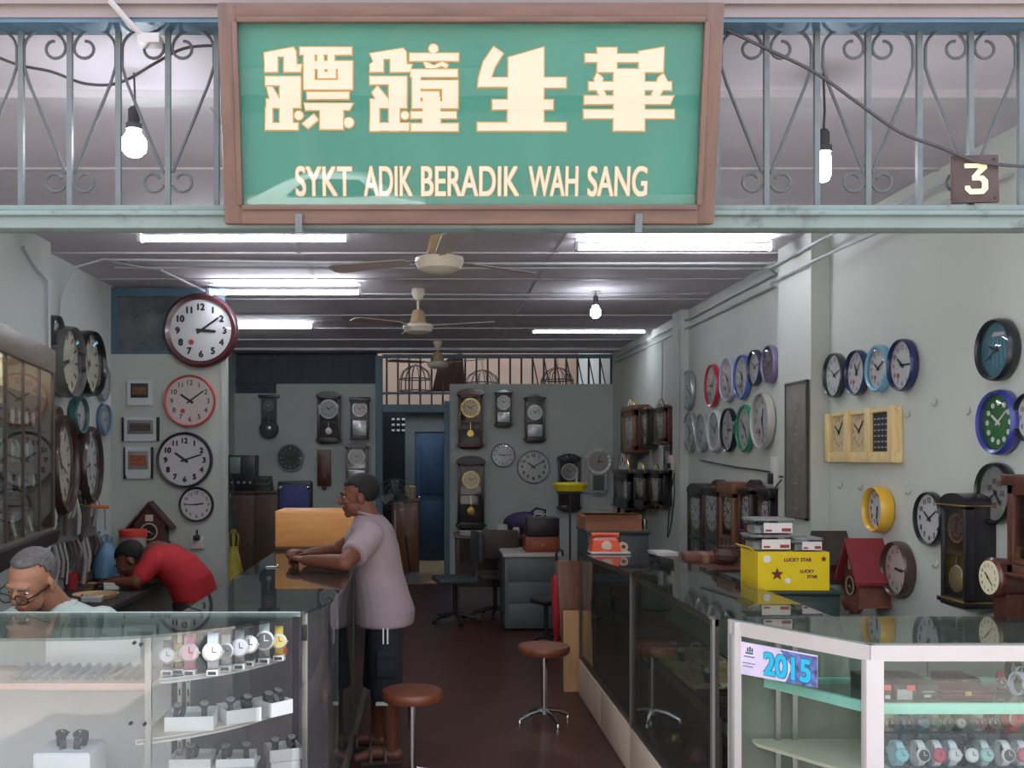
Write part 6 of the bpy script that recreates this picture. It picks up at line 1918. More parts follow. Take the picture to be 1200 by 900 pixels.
remeshed(b, 'dark_trousers', plain((44, 34, 36), 0.8), red, 0.011, 3)


# ================================================================== stools
def seat_stool(label, x, y, zseat, r, base, grp='round wooden stools in front of the counters', star=True, m=None):
    t = thing('stool', label, 'stool', (x, y, 0), 0.4, grp)
    b = MB(); b.turn([(r * 0.6, zseat - 0.055), (r * 0.95, zseat - 0.05), (r, zseat - 0.035), (r, zseat - 0.015), (r * 0.96, zseat - 0.003), (r * 0.7, zseat), (0.001, zseat - 0.002)], seg=40); b.build('seat', m or W_SEAT, t)
    b = MB(); b.turn([(0.07, zseat - 0.056), (0.06, zseat - 0.07), (0.02, zseat - 0.08), (0.018, 0.08), (0.03, 0.07), (0.03, 0.055)], seg=20); b.build('column', base, t)
    for k_ in range(4):
        a = k_ * PI / 2
        d = Vector((math.cos(a), math.sin(a), 0))
        b = MB(); b.tube([d * 0.02 + Vector((0, 0, 0.075)), d * 0.1 + Vector((0, 0, 0.06)), d * 0.17 + Vector((0, 0, 0.03))], [0.014, 0.013, 0.01], 8); b.turn([(0.014, 0.0005), (0.016, 0.01), (0.008, 0.03)], d * 0.17, 10); b.build('foot', base, t)
    return t


seat_stool('round brown stool nearest the camera, beside the customer', -0.078, 4.93, 0.48, 0.155, CHROME)
seat_stool('round brown stool on a chrome star base near the long right counter', 0.724, 6.1, 0.48, 0.16, CHROME)
seat_stool('old stool the elderly person sits on behind the curved counter', -1.58, 4.45, 0.37, 0.17, STEEL, grp=None)
seat_stool('stool under the person in red at the workbench', -1.6, 6.95, 0.47, 0.15, STEEL, grp=None)
# ================================================================== back of the shop: furniture and clutter
def cabinet(label, px0, px1, Y, ztop, depth, m, doors=2, name='cabinet', cat='cabinet', zbot=0.0, knob=STEEL):
    x0, x1 = X(px0, Y), X(px1, Y)
    t = thing(name, label, cat, ((x0 + x1) / 2, Y, zbot))
    w, h = (x1 - x0) / 2, ztop - zbot
    b = MB(); b.box(-w, w, 0.01, depth, 0.0, h - 0.02, 0.003); b.build('body', m, t)
    b = MB(); b.box(-w - 0.01, w + 0.01, -0.01, depth, h - 0.02, h, 0.004); b.build('top', m, t)
    for i in range(doors):
        a = -w + 2 * w * i / doors
        c = -w + 2 * w * (i + 1) / doors
        b = MB(); b.box(a + 0.008, c - 0.008, -0.006, 0.012, 0.04, h - 0.04, 0.003); d = b.build('door', m, t)
        b = MB(); b.ball((c - 0.04, -0.015, h * 0.6), 0.014, 10); b.build('knob', knob, d)
    return t


BRC = mat('brown_cabinet_wood', (84, 60, 48), 0.5, var=0.2, scale=6, stretch=(5, 5, 0.8))
cabinet('tall brown cabinet against the left back, a dark radio on top', 270, 327, 10.0, EYE - (576 - CY) * 10 / F, 0.45, BRC)
# dark radio / player on the brown cabinet
Yt = 10.05
z0 = EYE - (576 - CY) * 10 / F + 0.001
t = thing('radio', 'dark boxy radio with a glassy front on top of the tall brown cabinet', 'radio', (X(284, Yt), Yt, z0))
b = MB(); b.box(-0.15, 0.13, 0, 0.25, 0.0, 0.37, 0.006); b.build('case', plain((34, 36, 38), 0.35), t)
b = MB(); b.box(-0.13, -0.02, -0.004, 0.0, 0.18, 0.35, 0.002); b.build('front_glass', plain((120, 128, 130), 0.15), t)
b = MB(); b.box(0.0, 0.11, -0.004, 0.0, 0.18, 0.35, 0.002); b.build('grille_panel', plain((60, 62, 64), 0.4), t)
b = MB()
for i in range(4):
    b.cone((-0.1 + i * 0.06, 0, 0.09), (-0.1 + i * 0.06, -0.015, 0.09), 0.015, seg=12)
b.build('knobs', STEEL, t)
for i in range(3):
    t = thing('dark_box', '%s of three dark boxes stacked beside the radio' % ('bottom', 'middle', 'top')[i], 'box', (X(307, 10.1), 10.1, z0 + i * 0.0515), 0, 'dark boxes beside the radio')
    b = MB(); b.box(-0.09 + 0.008 * i, 0.09 - 0.006 * i, 0, 0.2, 0, 0.036, 0.003); b.build('base', plain((50 + 8 * i, 54 + 6 * i, 54), 0.5), t)
    b = MB(); b.box(-0.091 + 0.008 * i, 0.091 - 0.006 * i, -0.001, 0.2, 0.0365, 0.05, 0.003); b.build('lid', plain((50 + 8 * i, 54 + 6 * i, 54), 0.5), t)
# navy blue case on the low cupboard
cabinet('low dark cupboard behind the orange wooden drawer box', 322, 420, 9.0, 1.1, 0.45, W_DARK, 3)
t = thing('travel_case', 'navy blue case with a dark rim and metal corners standing on the low cupboard', 'case', (X(345, 9.05), 9.05, 1.1005))
w = X(365, 9.05) - X(345, 9.05); h = (602 - 561) * 9.05 / F
b = MB(); b.box(-w, w, 0, 0.14, 0.0, h, 0.02); b.build('shell', plain((30, 32, 42), 0.5), t)
b = MB(); b.box(-w * 0.86, w * 0.86, -0.008, 0.005, 0.02, h * 0.9, 0.008); b.build('front', mat('navy_cloth', (52, 62, 110), 0.7, var=0.1, scale=20), t)
for s in (-1, 1):
    b = MB(); b.ball((s * w * 0.8, -0.006, h * 0.82), 0.02, 10); b.build('corner', CHROME, t)
    b = MB(); b.box(s * w * 0.5 - 0.03, s * w * 0.5 + 0.03, -0.012, -0.004, h * 0.06, h * 0.1); b.build('clasp', CHROME, t)
# orange drawer box on the counter
Yo = 6.3
x0, x1 = X(322, Yo), X(416, Yo)
zt_o = EYE - (599 - CY) * Yo / F
t = thing('drawer_box', 'orange-brown wooden drawer box standing on the far end of the left glass counter', 'box', ((x0 + x1) / 2, Yo, 1.0508))
w, h = (x1 - x0) / 2, zt_o - 1.0508
b = MB(); b.box(-w, w, 0.012, 0.42, 0, h, 0.004); b.build('case', W_ORANGE, t)
b = MB(); b.box(-w + 0.004, w - 0.004, 0.0, 0.014, 0.02, h - 0.006, 0.004); d = b.build('front_panel', W_ORANGE, t)
b = MB(); b.box(-w, w, 0.002, 0.014, 0.0, 0.017, 0.001); b.build('plinth', plain((90, 56, 40), 0.5), t)
t = thing('metal_gadget', 'tiny silver gadget lying on the left glass counter', 'gadget', (X(318, 5.3), 5.3, 1.0508), 0.4)
b = MB(); b.box(-0.03, 0.03, -0.008, 0.008, 0, 0.008, 0.003); b.build('bar', STEEL, t)
b = MB(); b.ball((0.035, 0, 0.008), 0.009, 10); b.build('cap', CHROME, t)
# yellow plastic bag by the partition foot
def bag(label, c, r, m, handles=True, cat='bag'):
    t = thing('bag', label, cat, c)
    b = MB()
    n = 20
    rings = []
    for z, k_ in ((0.0, 0.75), (0.1, 1.0), (0.4, 1.02), (0.7, 0.85), (0.9, 0.5), (1.0, 0.35)):
        rings.append([Vector((r[0] * k_ * math.cos(2 * PI * i / n) * (1 + 0.08 * math.sin(3 * i + z * 9)), r[1] * k_ * math.sin(2 * PI * i / n) * (1 + 0.08 * math.cos(5 * i + z * 7)), r[2] * z)) for i in range(n)])
    b.loft(rings); b.build('body', m, t)
    if handles:
        for s in (-1, 1):
            b = MB(); b.tube([(s * r[0] * 0.3, 0, r[2] * 0.9), (s * r[0] * 0.45, 0, r[2] * 1.12), (s * r[0] * 0.1, 0, r[2] * 1.2), (0, 0, r[2] * 0.95)], 0.008, 6); b.build('handle', m, t)
    return t


bag('crumpled yellow plastic bag on the floor just right of the partition', (X(271, 9.0) + 0.02, 9.0, 0.0), (0.11, 0.14, 0.82), mat('yellow_plastic', (176, 162, 60), 0.4, var=0.25, scale=12))
bag('dark green bag behind the yellow one, right of the partition', (X(268, 9.5), 9.5, 0.0), (0.1, 0.14, 1.25), mat('dark_green_plastic', (52, 66, 58), 0.45, var=0.25, scale=12))

# passage behind the doorway
cabinet('reddish brown cabinet inside the passage, left of the blue door', 459, 491, 13.3, EYE - (586 - CY) * 13.3 / F, 0.5, W_MID, 1)
zc_ = EYE - (586 - CY) * 13.3 / F + 0.001
t = thing('basin', 'red basin on the passage cabinet', 'basin', (X(468, 13.4), 13.45, zc_))
b = MB(); b.turn([(0.06, 0), (0.1, 0.07), (0.107, 0.072), (0.1, 0.066), (0.055, 0.006), (0.001, 0.006)]); b.build('bowl', plain((166, 40, 44), 0.4), t)
t = thing('jar', 'cream jar on the passage cabinet', 'jar', (X(481, 13.4), 13.42, zc_))
b = MB(); b.turn([(0.06, 0), (0.075, 0.02), (0.075, 0.17), (0.05, 0.2)]); b.build('body', plain((196, 176, 140), 0.5), t)
b = MB(); b.turn([(0.052, 0.2), (0.052, 0.225), (0.001, 0.228)]); b.build('lid', plain((120, 128, 120), 0.5), t)
# bicycle-like trolley with wheel leaning by the doorway
t = thing('floor_fan', 'dark pedestal fan standing in front of the doorway behind the customer', 'fan', (X(463, 10.6), 10.6, 0))
b = MB(); b.turn([(0.16, 0.0), (0.17, 0.02), (0.1, 0.04), (0.03, 0.06), (0.001, 0.06)]); b.build('foot', BLACK, t)
b = MB(); b.cone((0, 0, 0.05), (0, 0, 1.15), 0.014); b.build('pole', STEEL, t)
b = MB()
for k_ in range(3):
    r_ = 0.17 - 0.05 * k_
    b.tube([(r_ * math.cos(a * PI / 10), -0.08 - 0.02 * k_, 1.25 + r_ * math.sin(a * PI / 10)) for a in range(21)], 0.004, 6)
for a in range(12):
    b.tube([(0.04 * math.cos(a * PI / 6), -0.11, 1.25 + 0.04 * math.sin(a * PI / 6)), (0.17 * math.cos(a * PI / 6), -0.08, 1.25 + 0.17 * math.sin(a * PI / 6))], 0.003, 5)
b.build('guard', plain((70, 70, 74), 0.4), t)
b = MB(); b.lathe([(0.06, -0.1), (0.07, -0.02), (0.05, 0.05), (0.001, 0.06)], 18, Matrix.Translation((0, 0, 1.25))); b.build('motor', BLACK, t)
for k_ in range(3):
    M = Matrix.Translation((0, -0.07, 1.25)) @ Matrix.Rotation(k_ * 2 * PI / 3, 4, 'Y')
    b = MB(M); b.hexa([(-0.02, -0.01, 0.02), (0.02, 0.01, 0.02), (0.02, 0.013, 0.02), (-0.02, -0.007, 0.02), (-0.05, -0.02, 0.15), (0.05, 0.02, 0.15), (0.05, 0.023, 0.15), (-0.05, -0.017, 0.15)]); b.build('blade', plain((90, 96, 104), 0.4), t)
t = thing('dustpan', 'dark long-handled dustpan on the passage floor', 'dustpan', (X(482, 12.9), 12.9, 0.0), 0.2)
b = MB(); b.hexa([(-0.13, -0.1, 0.001), (0.13, -0.1, 0.001), (0.12, 0.1, 0.001), (-0.12, 0.1, 0.001), (-0.13, -0.1, 0.012), (0.13, -0.1, 0.012), (0.12, 0.1, 0.12), (-0.12, 0.1, 0.12)]); b.build('pan', BLACK, t)
b = MB(); b.tube([(0, 0.1, 0.1), (-0.05, 0.16, 0.6)], 0.011, 8); b.build('handle', BLACK, t)


# bars over the back wall and the bird cages behind them
g = thing('barred_transom', 'row of dark iron bars closing the gap above the back wall', 'grille', (0, YB + 0.05, z450))
hb = P(0, 414, YB).z - 0.05 - z450
for i in range(21):
    px = 453 + i * 13.2
    b = MB(); x = X(px, YB); b.box(x - 0.012, x + 0.012, -0.012, 0.012, (-0.28 if px < 526 else 0.001), hb); b.build('bar', mat('dark_bar', (64, 56, 56), 0.5), g)
    if 13 <= i <= 20:
        b = MB(); b.tube([(x, 0, hb), (x + 0.07, 0, 0.002)], 0.008, 6); b.build('diagonal', mat('dark_bar', (64, 56, 56), 0.5), g)


def cage(label, px, py, Y, r, h):
    p = P(px, py, Y)
    t = thing('bird_cage', label, 'cage', p, 0, 'bird cages hanging behind the bars')
    CG = plain((70, 56, 50), 0.5)
    b = MB()
    for z in (0.0, h * 0.45):
        b.tube([(r * math.cos(a * PI / 12), r * math.sin(a * PI / 12), z) for a in range(25)], 0.01, 6)
    b.build('hoops', CG, t)
    b = MB()
    for k_ in range(14):
        a = 2 * PI * k_ / 14
        d = Vector((math.cos(a), math.sin(a), 0))
        b.tube([d * r, d * r + Vector((0, 0, h * 0.45)), d * r * 0.8 + Vector((0, 0, h * 0.75)), d * r * 0.4 + Vector((0, 0, h * 0.93)), Vector((0, 0, h))], 0.006, 5)
    b.build('wires', CG, t)
    b = MB(); b.tube([(0, 0, h), (0.02, 0, h + 0.04), (0, 0, h + 0.08), (0, 0, 3.25 - p.z)], 0.005, 5); b.build('hook', CG, t)
    return t


cage('bird cage at the left behind the bars over the doorway', 487, 458, 13.55, 0.22, 0.36)
cage('wide bird cage in the middle behind the bars', 565, 462, 13.55, 0.24, 0.34)
cage('bird cage at the right behind the bars', 653, 458, 13.4, 0.22, 0.32)
t = thing('cage_cover', 'dark brown cloth-covered cage behind the far ceiling fan', 'cage', P(524, 458, 13.1))
b = MB(); b.hexa([(-0.2, -0.15, 0), (0.24, -0.15, 0), (0.24, 0.15, 0), (-0.2, 0.15, 0), (-0.12, -0.1, 0.35), (0.2, -0.1, 0.52), (0.2, 0.1, 0.52), (-0.12, 0.1, 0.35)]); b.build('cloth', plain((84, 54, 44), 0.8), t)
b = MB(); b.tube([(0.1, 0, 0.42), (0.1, 0, 3.25 - t.location.z)], 0.006, 5); b.build('hook', plain((70, 56, 50), 0.5), t)
b = MB(); b.box(-2.6, 2.6, 13.15, 13.5, 3.25, 3.32); struct('trim_40', b, W_DARK)

# ---- desks at the right of the doorway
t = thing('desk', 'dark brown wooden desk in front of the tall arched clock', 'desk', (X(535, 10.4), 10.4, 0))
zt_d = EYE - (629 - CY) * 10.4 / F
L = X(618, 10.4) - X(535, 10.4)
DW = mat('dark_desk_wood', (70, 44, 38), 0.4, var=0.25, scale=7, stretch=(0.7, 5, 5), coat=0.2)
b = MB(); b.box(-0.02, L, -0.02, 0.65, zt_d - 0.03, zt_d, 0.004); b.build('top', DW, t)
for x0_, x1_ in ((0, 0.03), (L - 0.05, L - 0.02)):
    b = MB(); b.box(x0_, x1_, 0, 0.62, 0, zt_d - 0.03); b.build('side_panel', DW, t)
b = MB(); b.box(0.03, L - 0.05, 0.5, 0.52, 0.2, zt_d - 0.03); b.build('modesty_panel', DW, t)
b = MB(); b.box(0.33, L - 0.06, 0.01, 0.48, zt_d - 0.17, zt_d - 0.032, 0.003); dw = b.build('drawer', DW, t)
b = MB(); b.ball((L * 0.7, -0.004, zt_d - 0.1), 0.015, 10); b.build('knob', BRASS, dw)
t = thing('desk', 'grey steel desk with a pale edged top, right of the wooden desk', 'desk', (X(592, 9.3), 9.3, 0))
L = X(655, 9.3) - X(592, 9.3)
zg = EYE - (649 - CY) * 9.3 / F
GD = mat('grey_steel_paint', (92, 98, 98), 0.45, var=0.05)
b = MB(); b.box(-0.02, L + 0.02, -0.02, 0.7, zg - 0.03, zg, 0.004); b.build('top', plain((190, 188, 182), 0.4), t)
b = MB(); b.box(0.0, L, 0.0, 0.68, 0.02, zg - 0.03, 0.004); b.build('pedestal', GD, t)
for k_ in range(3):
    b = MB(); z_ = 0.06 + k_ * (zg - 0.12) / 3
    b.box(0.03, L - 0.03, -0.01, 0.002, z_, z_ + (zg - 0.14) / 3, 0.003); d = b.build('drawer', GD, t)
# orange-brown box with a dark case on it, standing on the grey desk
t = thing('tool_box', 'reddish brown wooden box standing on the grey desk, under the dark case', 'box', (X(636, 9.45), 9.45, zg + 0.0008))
w = X(656, 9.45) - X(636, 9.45); h = (647 - 629) * 9.45 / F
RW = plain((132, 62, 42), 0.45)
b = MB(); b.box(-w, w, 0, 0.3, 0, h, 0.004); b.build('case', RW, t)
b = MB(); b.box(-w * 0.72, w * 0.72, -0.01, 0.0, h * 0.15, h * 0.8, 0.004); d = b.build('drawer', plain((150, 72, 46), 0.45), t)
b = MB(); b.ball((0, -0.016, h * 0.45), 0.012, 10); b.build('knob', BRASS, d)
t = thing('machine_case', 'black case with a handle on top of the reddish brown box', 'case', (X(637, 9.45), 9.46, zg + 0.0016 + h))
h2 = (629 - 607) * 9.45 / F
b = MB(); b.box(-w * 0.95, w * 0.95, 0, 0.28, 0, h2, 0.015); b.build('shell', plain((36, 34, 38), 0.4), t)
b = MB(); b.tube([(-0.08, 0.12, h2 - 0.003), (-0.07, 0.12, h2 + 0.03), (0.07, 0.12, h2 + 0.03), (0.08, 0.12, h2 - 0.003)], 0.008, 8); b.build('handle', STEEL, t)
# purple bag and white pots on the wooden desk
t = thing('bag', 'dark purple bag lying on the wooden desk', 'bag', (X(616, 10.75), 10.85, zt_d + 0.001))
b = MB(); b.ball((0, 0, 0.12), (0.24, 0.16, 0.12), 20); b.box(-0.18, 0.2, -0.1, 0.1, 0.0, 0.05, 0.02); b.build('body', mat('purple_cloth', (54, 46, 84), 0.7, var=0.2, scale=14), t)
b = MB(); b.tube([(0.05, -0.05, 0.22), (0.12, -0.05, 0.28), (0.22, -0.05, 0.26), (0.22, -0.05, 0.12)], 0.014, 8); b.build('strap', plain((40, 36, 54), 0.7), t)
for lab, px, r_, h_ in (('white pot on the wooden desk, left of the purple bag', 589, 0.055, 0.12), ('smaller white pot next to the purple bag on the wooden desk', 605, 0.036, 0.09)):
    t = thing('pot', lab, 'pot', (X(px, 10.5), 10.52, zt_d + 0.0008), 0, 'white pots on the wooden desk')
    b = MB(); b.turn([(r_ * 0.75, 0), (r_, h_ * 0.15), (r_, h_ * 0.85), (r_ * 0.9, h_), (r_ * 0.8, h_), (r_ * 0.8, h_ * 0.9), (0.001, h_ * 0.88)]); b.build('body', plain((196, 198, 190), 0.4), t)
t = thing('flat_box', 'flat pale box under the tall arched clock at the left end of the desk', 'box', (X(551, 10.5), 10.5, zt_d + 0.0008))
b = MB(); b.box(-0.11, 0.12, 0, 0.2, 0, 0.035, 0.003); b.build('box', plain((150, 146, 142), 0.5), t)
b = MB(); b.box(-0.112, 0.122, -0.001, 0.2, 0.0355, 0.045, 0.003); b.build('lid', plain((166, 162, 158), 0.5), t)


def office_chair(label, x, y, zs_, rz, m):
    t = thing('office_chair', label, 'chair', (x, y, 0), rz)
    b = MB(); b.box(-0.2, 0.2, -0.2, 0.2, zs_ - 0.06, zs_, 0.025); b.build('seat', m, t)
    b = MB(); b.box(-0.19, 0.19, 0.2, 0.25, zs_ + 0.15, zs_ + 0.45, 0.025); b.box(-0.02, 0.02, 0.2, 0.23, zs_ - 0.05, zs_ + 0.2); b.build('backrest', m, t)
    b = MB(); b.cone((0, 0, 0.08), (0, 0, zs_ - 0.06), 0.022); b.build('column', BLACK, t)
    for k_ in range(5):
        a = 2 * PI * k_ / 5
        d = Vector((math.cos(a), math.sin(a), 0))
        b = MB(); b.tube([d * 0.02 + Vector((0, 0, 0.09)), d * 0.24 + Vector((0, 0, 0.05))], [0.018, 0.012], 8); lg = b.build('leg', BLACK, t)
        b = MB(); b.ball(d * 0.24 + Vector((0, 0, 0.026)), 0.025, 10); b.build('castor', BLACK, lg)
    return t


office_chair('dark swivel chair pulled out at the left of the wooden desk', X(533, 9.75), 9.75, 0.46, -PI / 2 + 0.2, plain((58, 66, 70), 0.6))
office_chair('dark brown swivel chair tucked under the wooden desk', X(580, 10.15), 10.12, 0.46, PI + 0.15, plain((74, 58, 54), 0.6))
seat_stool('low black stool beside the end of the long right counter', X(640, 8.6), 8.6, 0.42, 0.14, BLACK, grp=None, m=plain((38, 34, 34), 0.5))

# ---- things around the far end of the long right counter
t = thing('plank_panel', 'tall dark brown board leaning at the far end of the right counter', 'board', (0, 7.02, 0))
b = MB(); b.hexa([(0.97, -0.02, 0.001), (1.15, -0.02, 0.001), (1.15, 0.01, 0.001), (0.97, 0.01, 0.001), (0.93, 0.03, 0.9), (1.12, 0.03, 0.9), (1.12, 0.06, 0.9), (0.93, 0.06, 0.9)]); b.build('board', W_MID, t)
t = thing('plywood_board', 'pale plywood offcut standing at the foot of the far counter end', 'board', (0, 6.9, 0))
b = MB(); b.hexa([(0.955, -0.02, 0.001), (1.11, -0.02, 0.001), (1.11, 0.0, 0.001), (0.955, 0.0, 0.001), (0.96, 0.03, 0.56), (1.13, 0.03, 0.56), (1.13, 0.05, 0.56), (0.96, 0.05, 0.56)]); b.build('board', mat('plywood', (206, 160, 112), 0.55, var=0.1, scale=5, stretch=(4, 4, 0.5)), t)
t = thing('umbrella', 'folded red umbrella standing against the grey desk', 'umbrella', (X(652, 8.2), 8.2, 0))
b = MB(); b.turn([(0.006, 0.02), (0.02, 0.06), (0.03, 0.3), (0.045, 0.62), (0.02, 0.66), (0.006, 0.67)], seg=12); b.build('canopy', plain((186, 34, 48), 0.6), t)
b = MB(); b.cone((0, 0, 0), (0, 0, 0.8), 0.006, seg=8); b.build('shaft', STEEL, t)
b = MB(); b.tube([(0, 0, 0.78), (0, 0, 0.84), (0.02, 0, 0.88), (0.05, 0, 0.86), (0.055, 0, 0.82)], 0.01, 8); b.build('handle', BLACK, t)
Yd = 7.0
cabinet('dark grey metal cabinet behind the orange telephone', 689, 761, Yd, EYE - (622 - CY) * Yd / F, 0.5, plain((58, 62, 62), 0.5), 2)
zt_k = EYE - (622 - CY) * Yd / F + 0.001
t = thing('cardboard_tray', 'brown cardboard box lid full of oddments on the dark grey cabinet', 'box', ((X(686, Yd) + X(752, Yd)) / 2, Yd, zt_k))
w = (X(752, Yd) - X(686, Yd)) / 2
CARD = mat('brown_card', (138, 92, 66), 0.7, var=0.06)
b = MB(); b.box(-w, w, 0, 0.4, 0, 0.004); b.build('floor_card', CARD, t)
b = MB(); b.box(-w, w, 0, 0.005, 0.004, 0.115); b.box(-w, w, 0.395, 0.4, 0.004, 0.1); b.box(-w, -w + 0.005, 0.005, 0.395, 0.004, 0.1); b.box(w - 0.005, w, 0.005, 0.395, 0.004, 0.1); b.hexa([(-w, 0.0, 0.11), (w * 0.9, 0.0, 0.11), (w * 0.9, 0.004, 0.11), (-w, 0.004, 0.11), (-w - 0.03, -0.04, 0.13), (w * 0.8, -0.03, 0.125), (w * 0.8, -0.026, 0.127), (-w - 0.03, -0.036, 0.132)]); b.build('sides', CARD, t)
for i, (lab, px, r_, c_) in enumerate((('white plate lying in the brown cardboard lid', 705, 0.1, (200, 200, 198)), ('silvery disc lying in the brown cardboard lid', 732, 0.08, (150, 152, 152)))):
    b = MB(); b.turn([(r_ * 0.5, 0), (r_, 0.02), (r_ * 1.02, 0.024), (r_ * 0.95, 0.024), (r_ * 0.5, 0.008), (0.001, 0.008)], seg=24)
    o = tag(b.build('plate', plain(c_, 0.4)), lab, 'plate'); o.location = (X(px, Yd + 0.2), Yd + 0.2, zt_k + 0.1); o.rotation_euler = (0.0, 0.0, 0)
    o.location.z = zt_k + 0.0055
    b = MB()
for i, lab in enumerate(('small chrome cup standing at the right of the cardboard lid', )):
    t = thing('cup', lab, 'cup', (X(757, 7.1), 7.15, zt_k))
    b = MB(); b.turn([(0.018, 0), (0.022, 0.07), (0.019, 0.07), (0.016, 0.004), (0.001, 0.004)], seg=16); b.build('body', CHROME, t)
# orange telephone on a white tray
Yp = 6.55
zph = 1.06 + (0.99 - 1.06) * (Yp - 5.072) / (6.8 - 5.072)
t = thing('tray', 'white plastic tray under the orange telephone', 'tray', (X(714, Yp), Yp, zph + 0.0045))
b = MB(); b.box(-0.13, 0.13, -0.07, 0.1, 0, 0.014, 0.005); b.build('tray', plain((206, 206, 206), 0.4), t)
t = thing('telephone', 'orange telephone on the far end of the long right counter', 'telephone', (X(710, Yp), Yp + 0.01, zph + 0.0192))
OR = plain((216, 82, 40), 0.35)
b = MB(); b.hexa([(-0.105, -0.06, 0), (0.095, -0.06, 0), (0.095, 0.08, 0), (-0.105, 0.08, 0), (-0.085, -0.02, 0.07), (0.08, -0.02, 0.07), (0.08, 0.07, 0.085), (-0.085, 0.07, 0.085)]); b.build('body', OR, t)
b = MB(); b.tube([(-0.09, 0.02, 0.1), (-0.05, 0.02, 0.108), (0.05, 0.02, 0.108), (0.09, 0.02, 0.1)], [0.022, 0.013, 0.013, 0.022], 12); b.build('handset', OR, t)
b = MB(); b.lathe([(0.035, 0.055), (0.033, 0.062), (0.02, 0.064)], 20, Matrix.Translation((0, 0.012, 0.035))); b.build('number_disc', plain((226, 206, 180), 0.4), t)
t = thing('tape_roll', 'cream tape roll standing beside the orange telephone', 'tape', (X(730, Yp), Yp + 0.01, zph + 0.0192 + 0.03))
b = MB(); b.lathe([(0.03, 0.0), (0.03, 0.035), (0.014, 0.035), (0.014, 0.0)], 24, closed=True); b.build('roll', plain((216, 176, 146), 0.5), t)
# yellow tray on a thin stand
t = thing('weighing_scale', 'yellow oval dish on a thin dark stand in front of the scrolled clock', 'scale', (X(668, 9.0), 9.0, 0.0))
zy = EYE - (577 - CY) * 9.0 / F
b = MB(); b.turn([(0.02, zy), (0.14, zy + 0.015), (0.16, zy + 0.07), (0.15, zy + 0.09), (0.13, zy + 0.05), (0.001, zy + 0.02)], seg=28); b.build('dish', mat('yellow_enamel', (206, 186, 40), 0.4, var=0.15, scale=20), t)
b = MB(); b.box(-0.12, 0.28, -0.05, 0.05, zy - 0.012, zy, 0.003); b.build('shelf', plain((70, 90, 92), 0.5), t)
b = MB(); b.cone((0, 0, 0.03), (0, 0, zy - 0.01), 0.01); b.turn([(0.14, 0), (0.13, 0.02), (0.02, 0.035)]); b.build('stand', plain((48, 50, 52), 0.4, ), t)
b = MB(); b.ball((-0.07, -0.02, zy + 0.055), 0.035, 12); b.build('red_knob', plain((170, 70, 40), 0.5), t)

# brown side table behind the counter with papers and oddments
t = thing('side_table', 'red brown side table behind the long counter, below the packed clocks', 'table', (1.83, 6.5, 0))
for sx_ in (-0.24, 0.24):
    for sy in (-0.45, 0.4):
        b = MB(); b.box(sx_ - 0.025, sx_ + 0.025, sy - 0.025, sy + 0.025, 0, 0.94); b.build('leg', W_RED, t)
b = MB(); b.box(-0.3, 0.3, -0.52, 0.44, 0.94, 0.97, 0.005); b.build('top', W_RED, t)
b = MB(); b.box(-0.25, 0.25, -0.45, 0.4, 0.84, 0.94); b.build('apron', W_RED, t)
t = thing('paper_stack', 'white paper stack on the side table near the wall socket', 'papers', (X(778, 6.7), 6.75, 0.9708), 0.1)
b = MB(); b.box(-0.07, 0.08, -0.1, 0.1, 0, 0.03, 0.002); b.build('sheets', plain((206, 206, 204), 0.7), t)
t = thing('carton', 'flat brown carton lying on the side table', 'box', (X(822, 6.45), 6.4, 0.9708), -0.15)
b = MB(); b.box(-0.13, 0.14, -0.12, 0.14, 0, 0.05, 0.004); b.build('box', mat('red_brown_card', (120, 70, 56), 0.6, var=0.1), t)
b = MB(); b.box(-0.02, 0.02, -0.121, 0.141, 0.0, 0.0505); b.build('tape', plain((150, 112, 84), 0.4), t)
t = thing('clay_pot', 'small dark brown round pot behind the yellow carton', 'pot', (X(852, 6.2), 6.2, 0.9708))
b = MB(); b.turn([(0.04, 0), (0.07, 0.03), (0.075, 0.06), (0.05, 0.1), (0.055, 0.115), (0.045, 0.115), (0.001, 0.09)], seg=22); b.build('body', plain((86, 62, 52), 0.6), t)
b = MB()
for s in (-1, 1):
    b.tube([(s * 0.06, 0, 0.08), (s * 0.09, 0, 0.1), (s * 0.07, 0, 0.045)], 0.007, 6)
b.build('handles', plain((86, 62, 52), 0.6), t)

# sockets and wires on the right wall
def socket(label, px, py, xw, w, h, m):
    q = on_x(px, py, xw)
    t = thing('wall_socket', label, 'socket', (xw + 0.0005, q.y, q.z), -PI / 2)
    b = MB(); b.box(-w, w, -0.035, 0, -h, h, 0.004); b.build('plate', m, t)
    b = MB(); b.box(-w * 0.6, w * 0.6, -0.06, -0.03, -h * 0.8, -h * 0.1, 0.005); b.build('plug', BLACK, t)
    return q


socket('pinkish socket box at the foot of the vertical wall conduit', 789, 542, 2.319, 0.06, 0.07, plain((206, 186, 184), 0.5))
socket('pale socket near the plaque, a dark wire plugged in', 911, 553, 2.289, 0.035, 0.1, plain((206, 206, 200), 0.5))
q = on_x(905, 560, 2.28)
cable('black wire drooping from the pale socket down to the plastic boxes', smooth_pts([Vector((2.265, 6.28, 1.5)), Vector((2.27, 6.42, 1.42)), Vector((2.36, 6.5, 1.3)), Vector((2.37, 6.5, 1.1)), Vector((2.37, 6.55, 0.98))]), 0.006, CAB)
cable('black wire running along the wall above the packed clocks', smooth_pts([Vector((2.39, 8.6, 1.62)), Vector((2.385, 8.2, 1.6)), Vector((2.385, 7.6, 1.57)), Vector((2.385, 7.0, 1.55)), Vector((2.37, 6.45, 1.52)), Vector((2.26, 6.3, 1.52))]), 0.007, CAB)
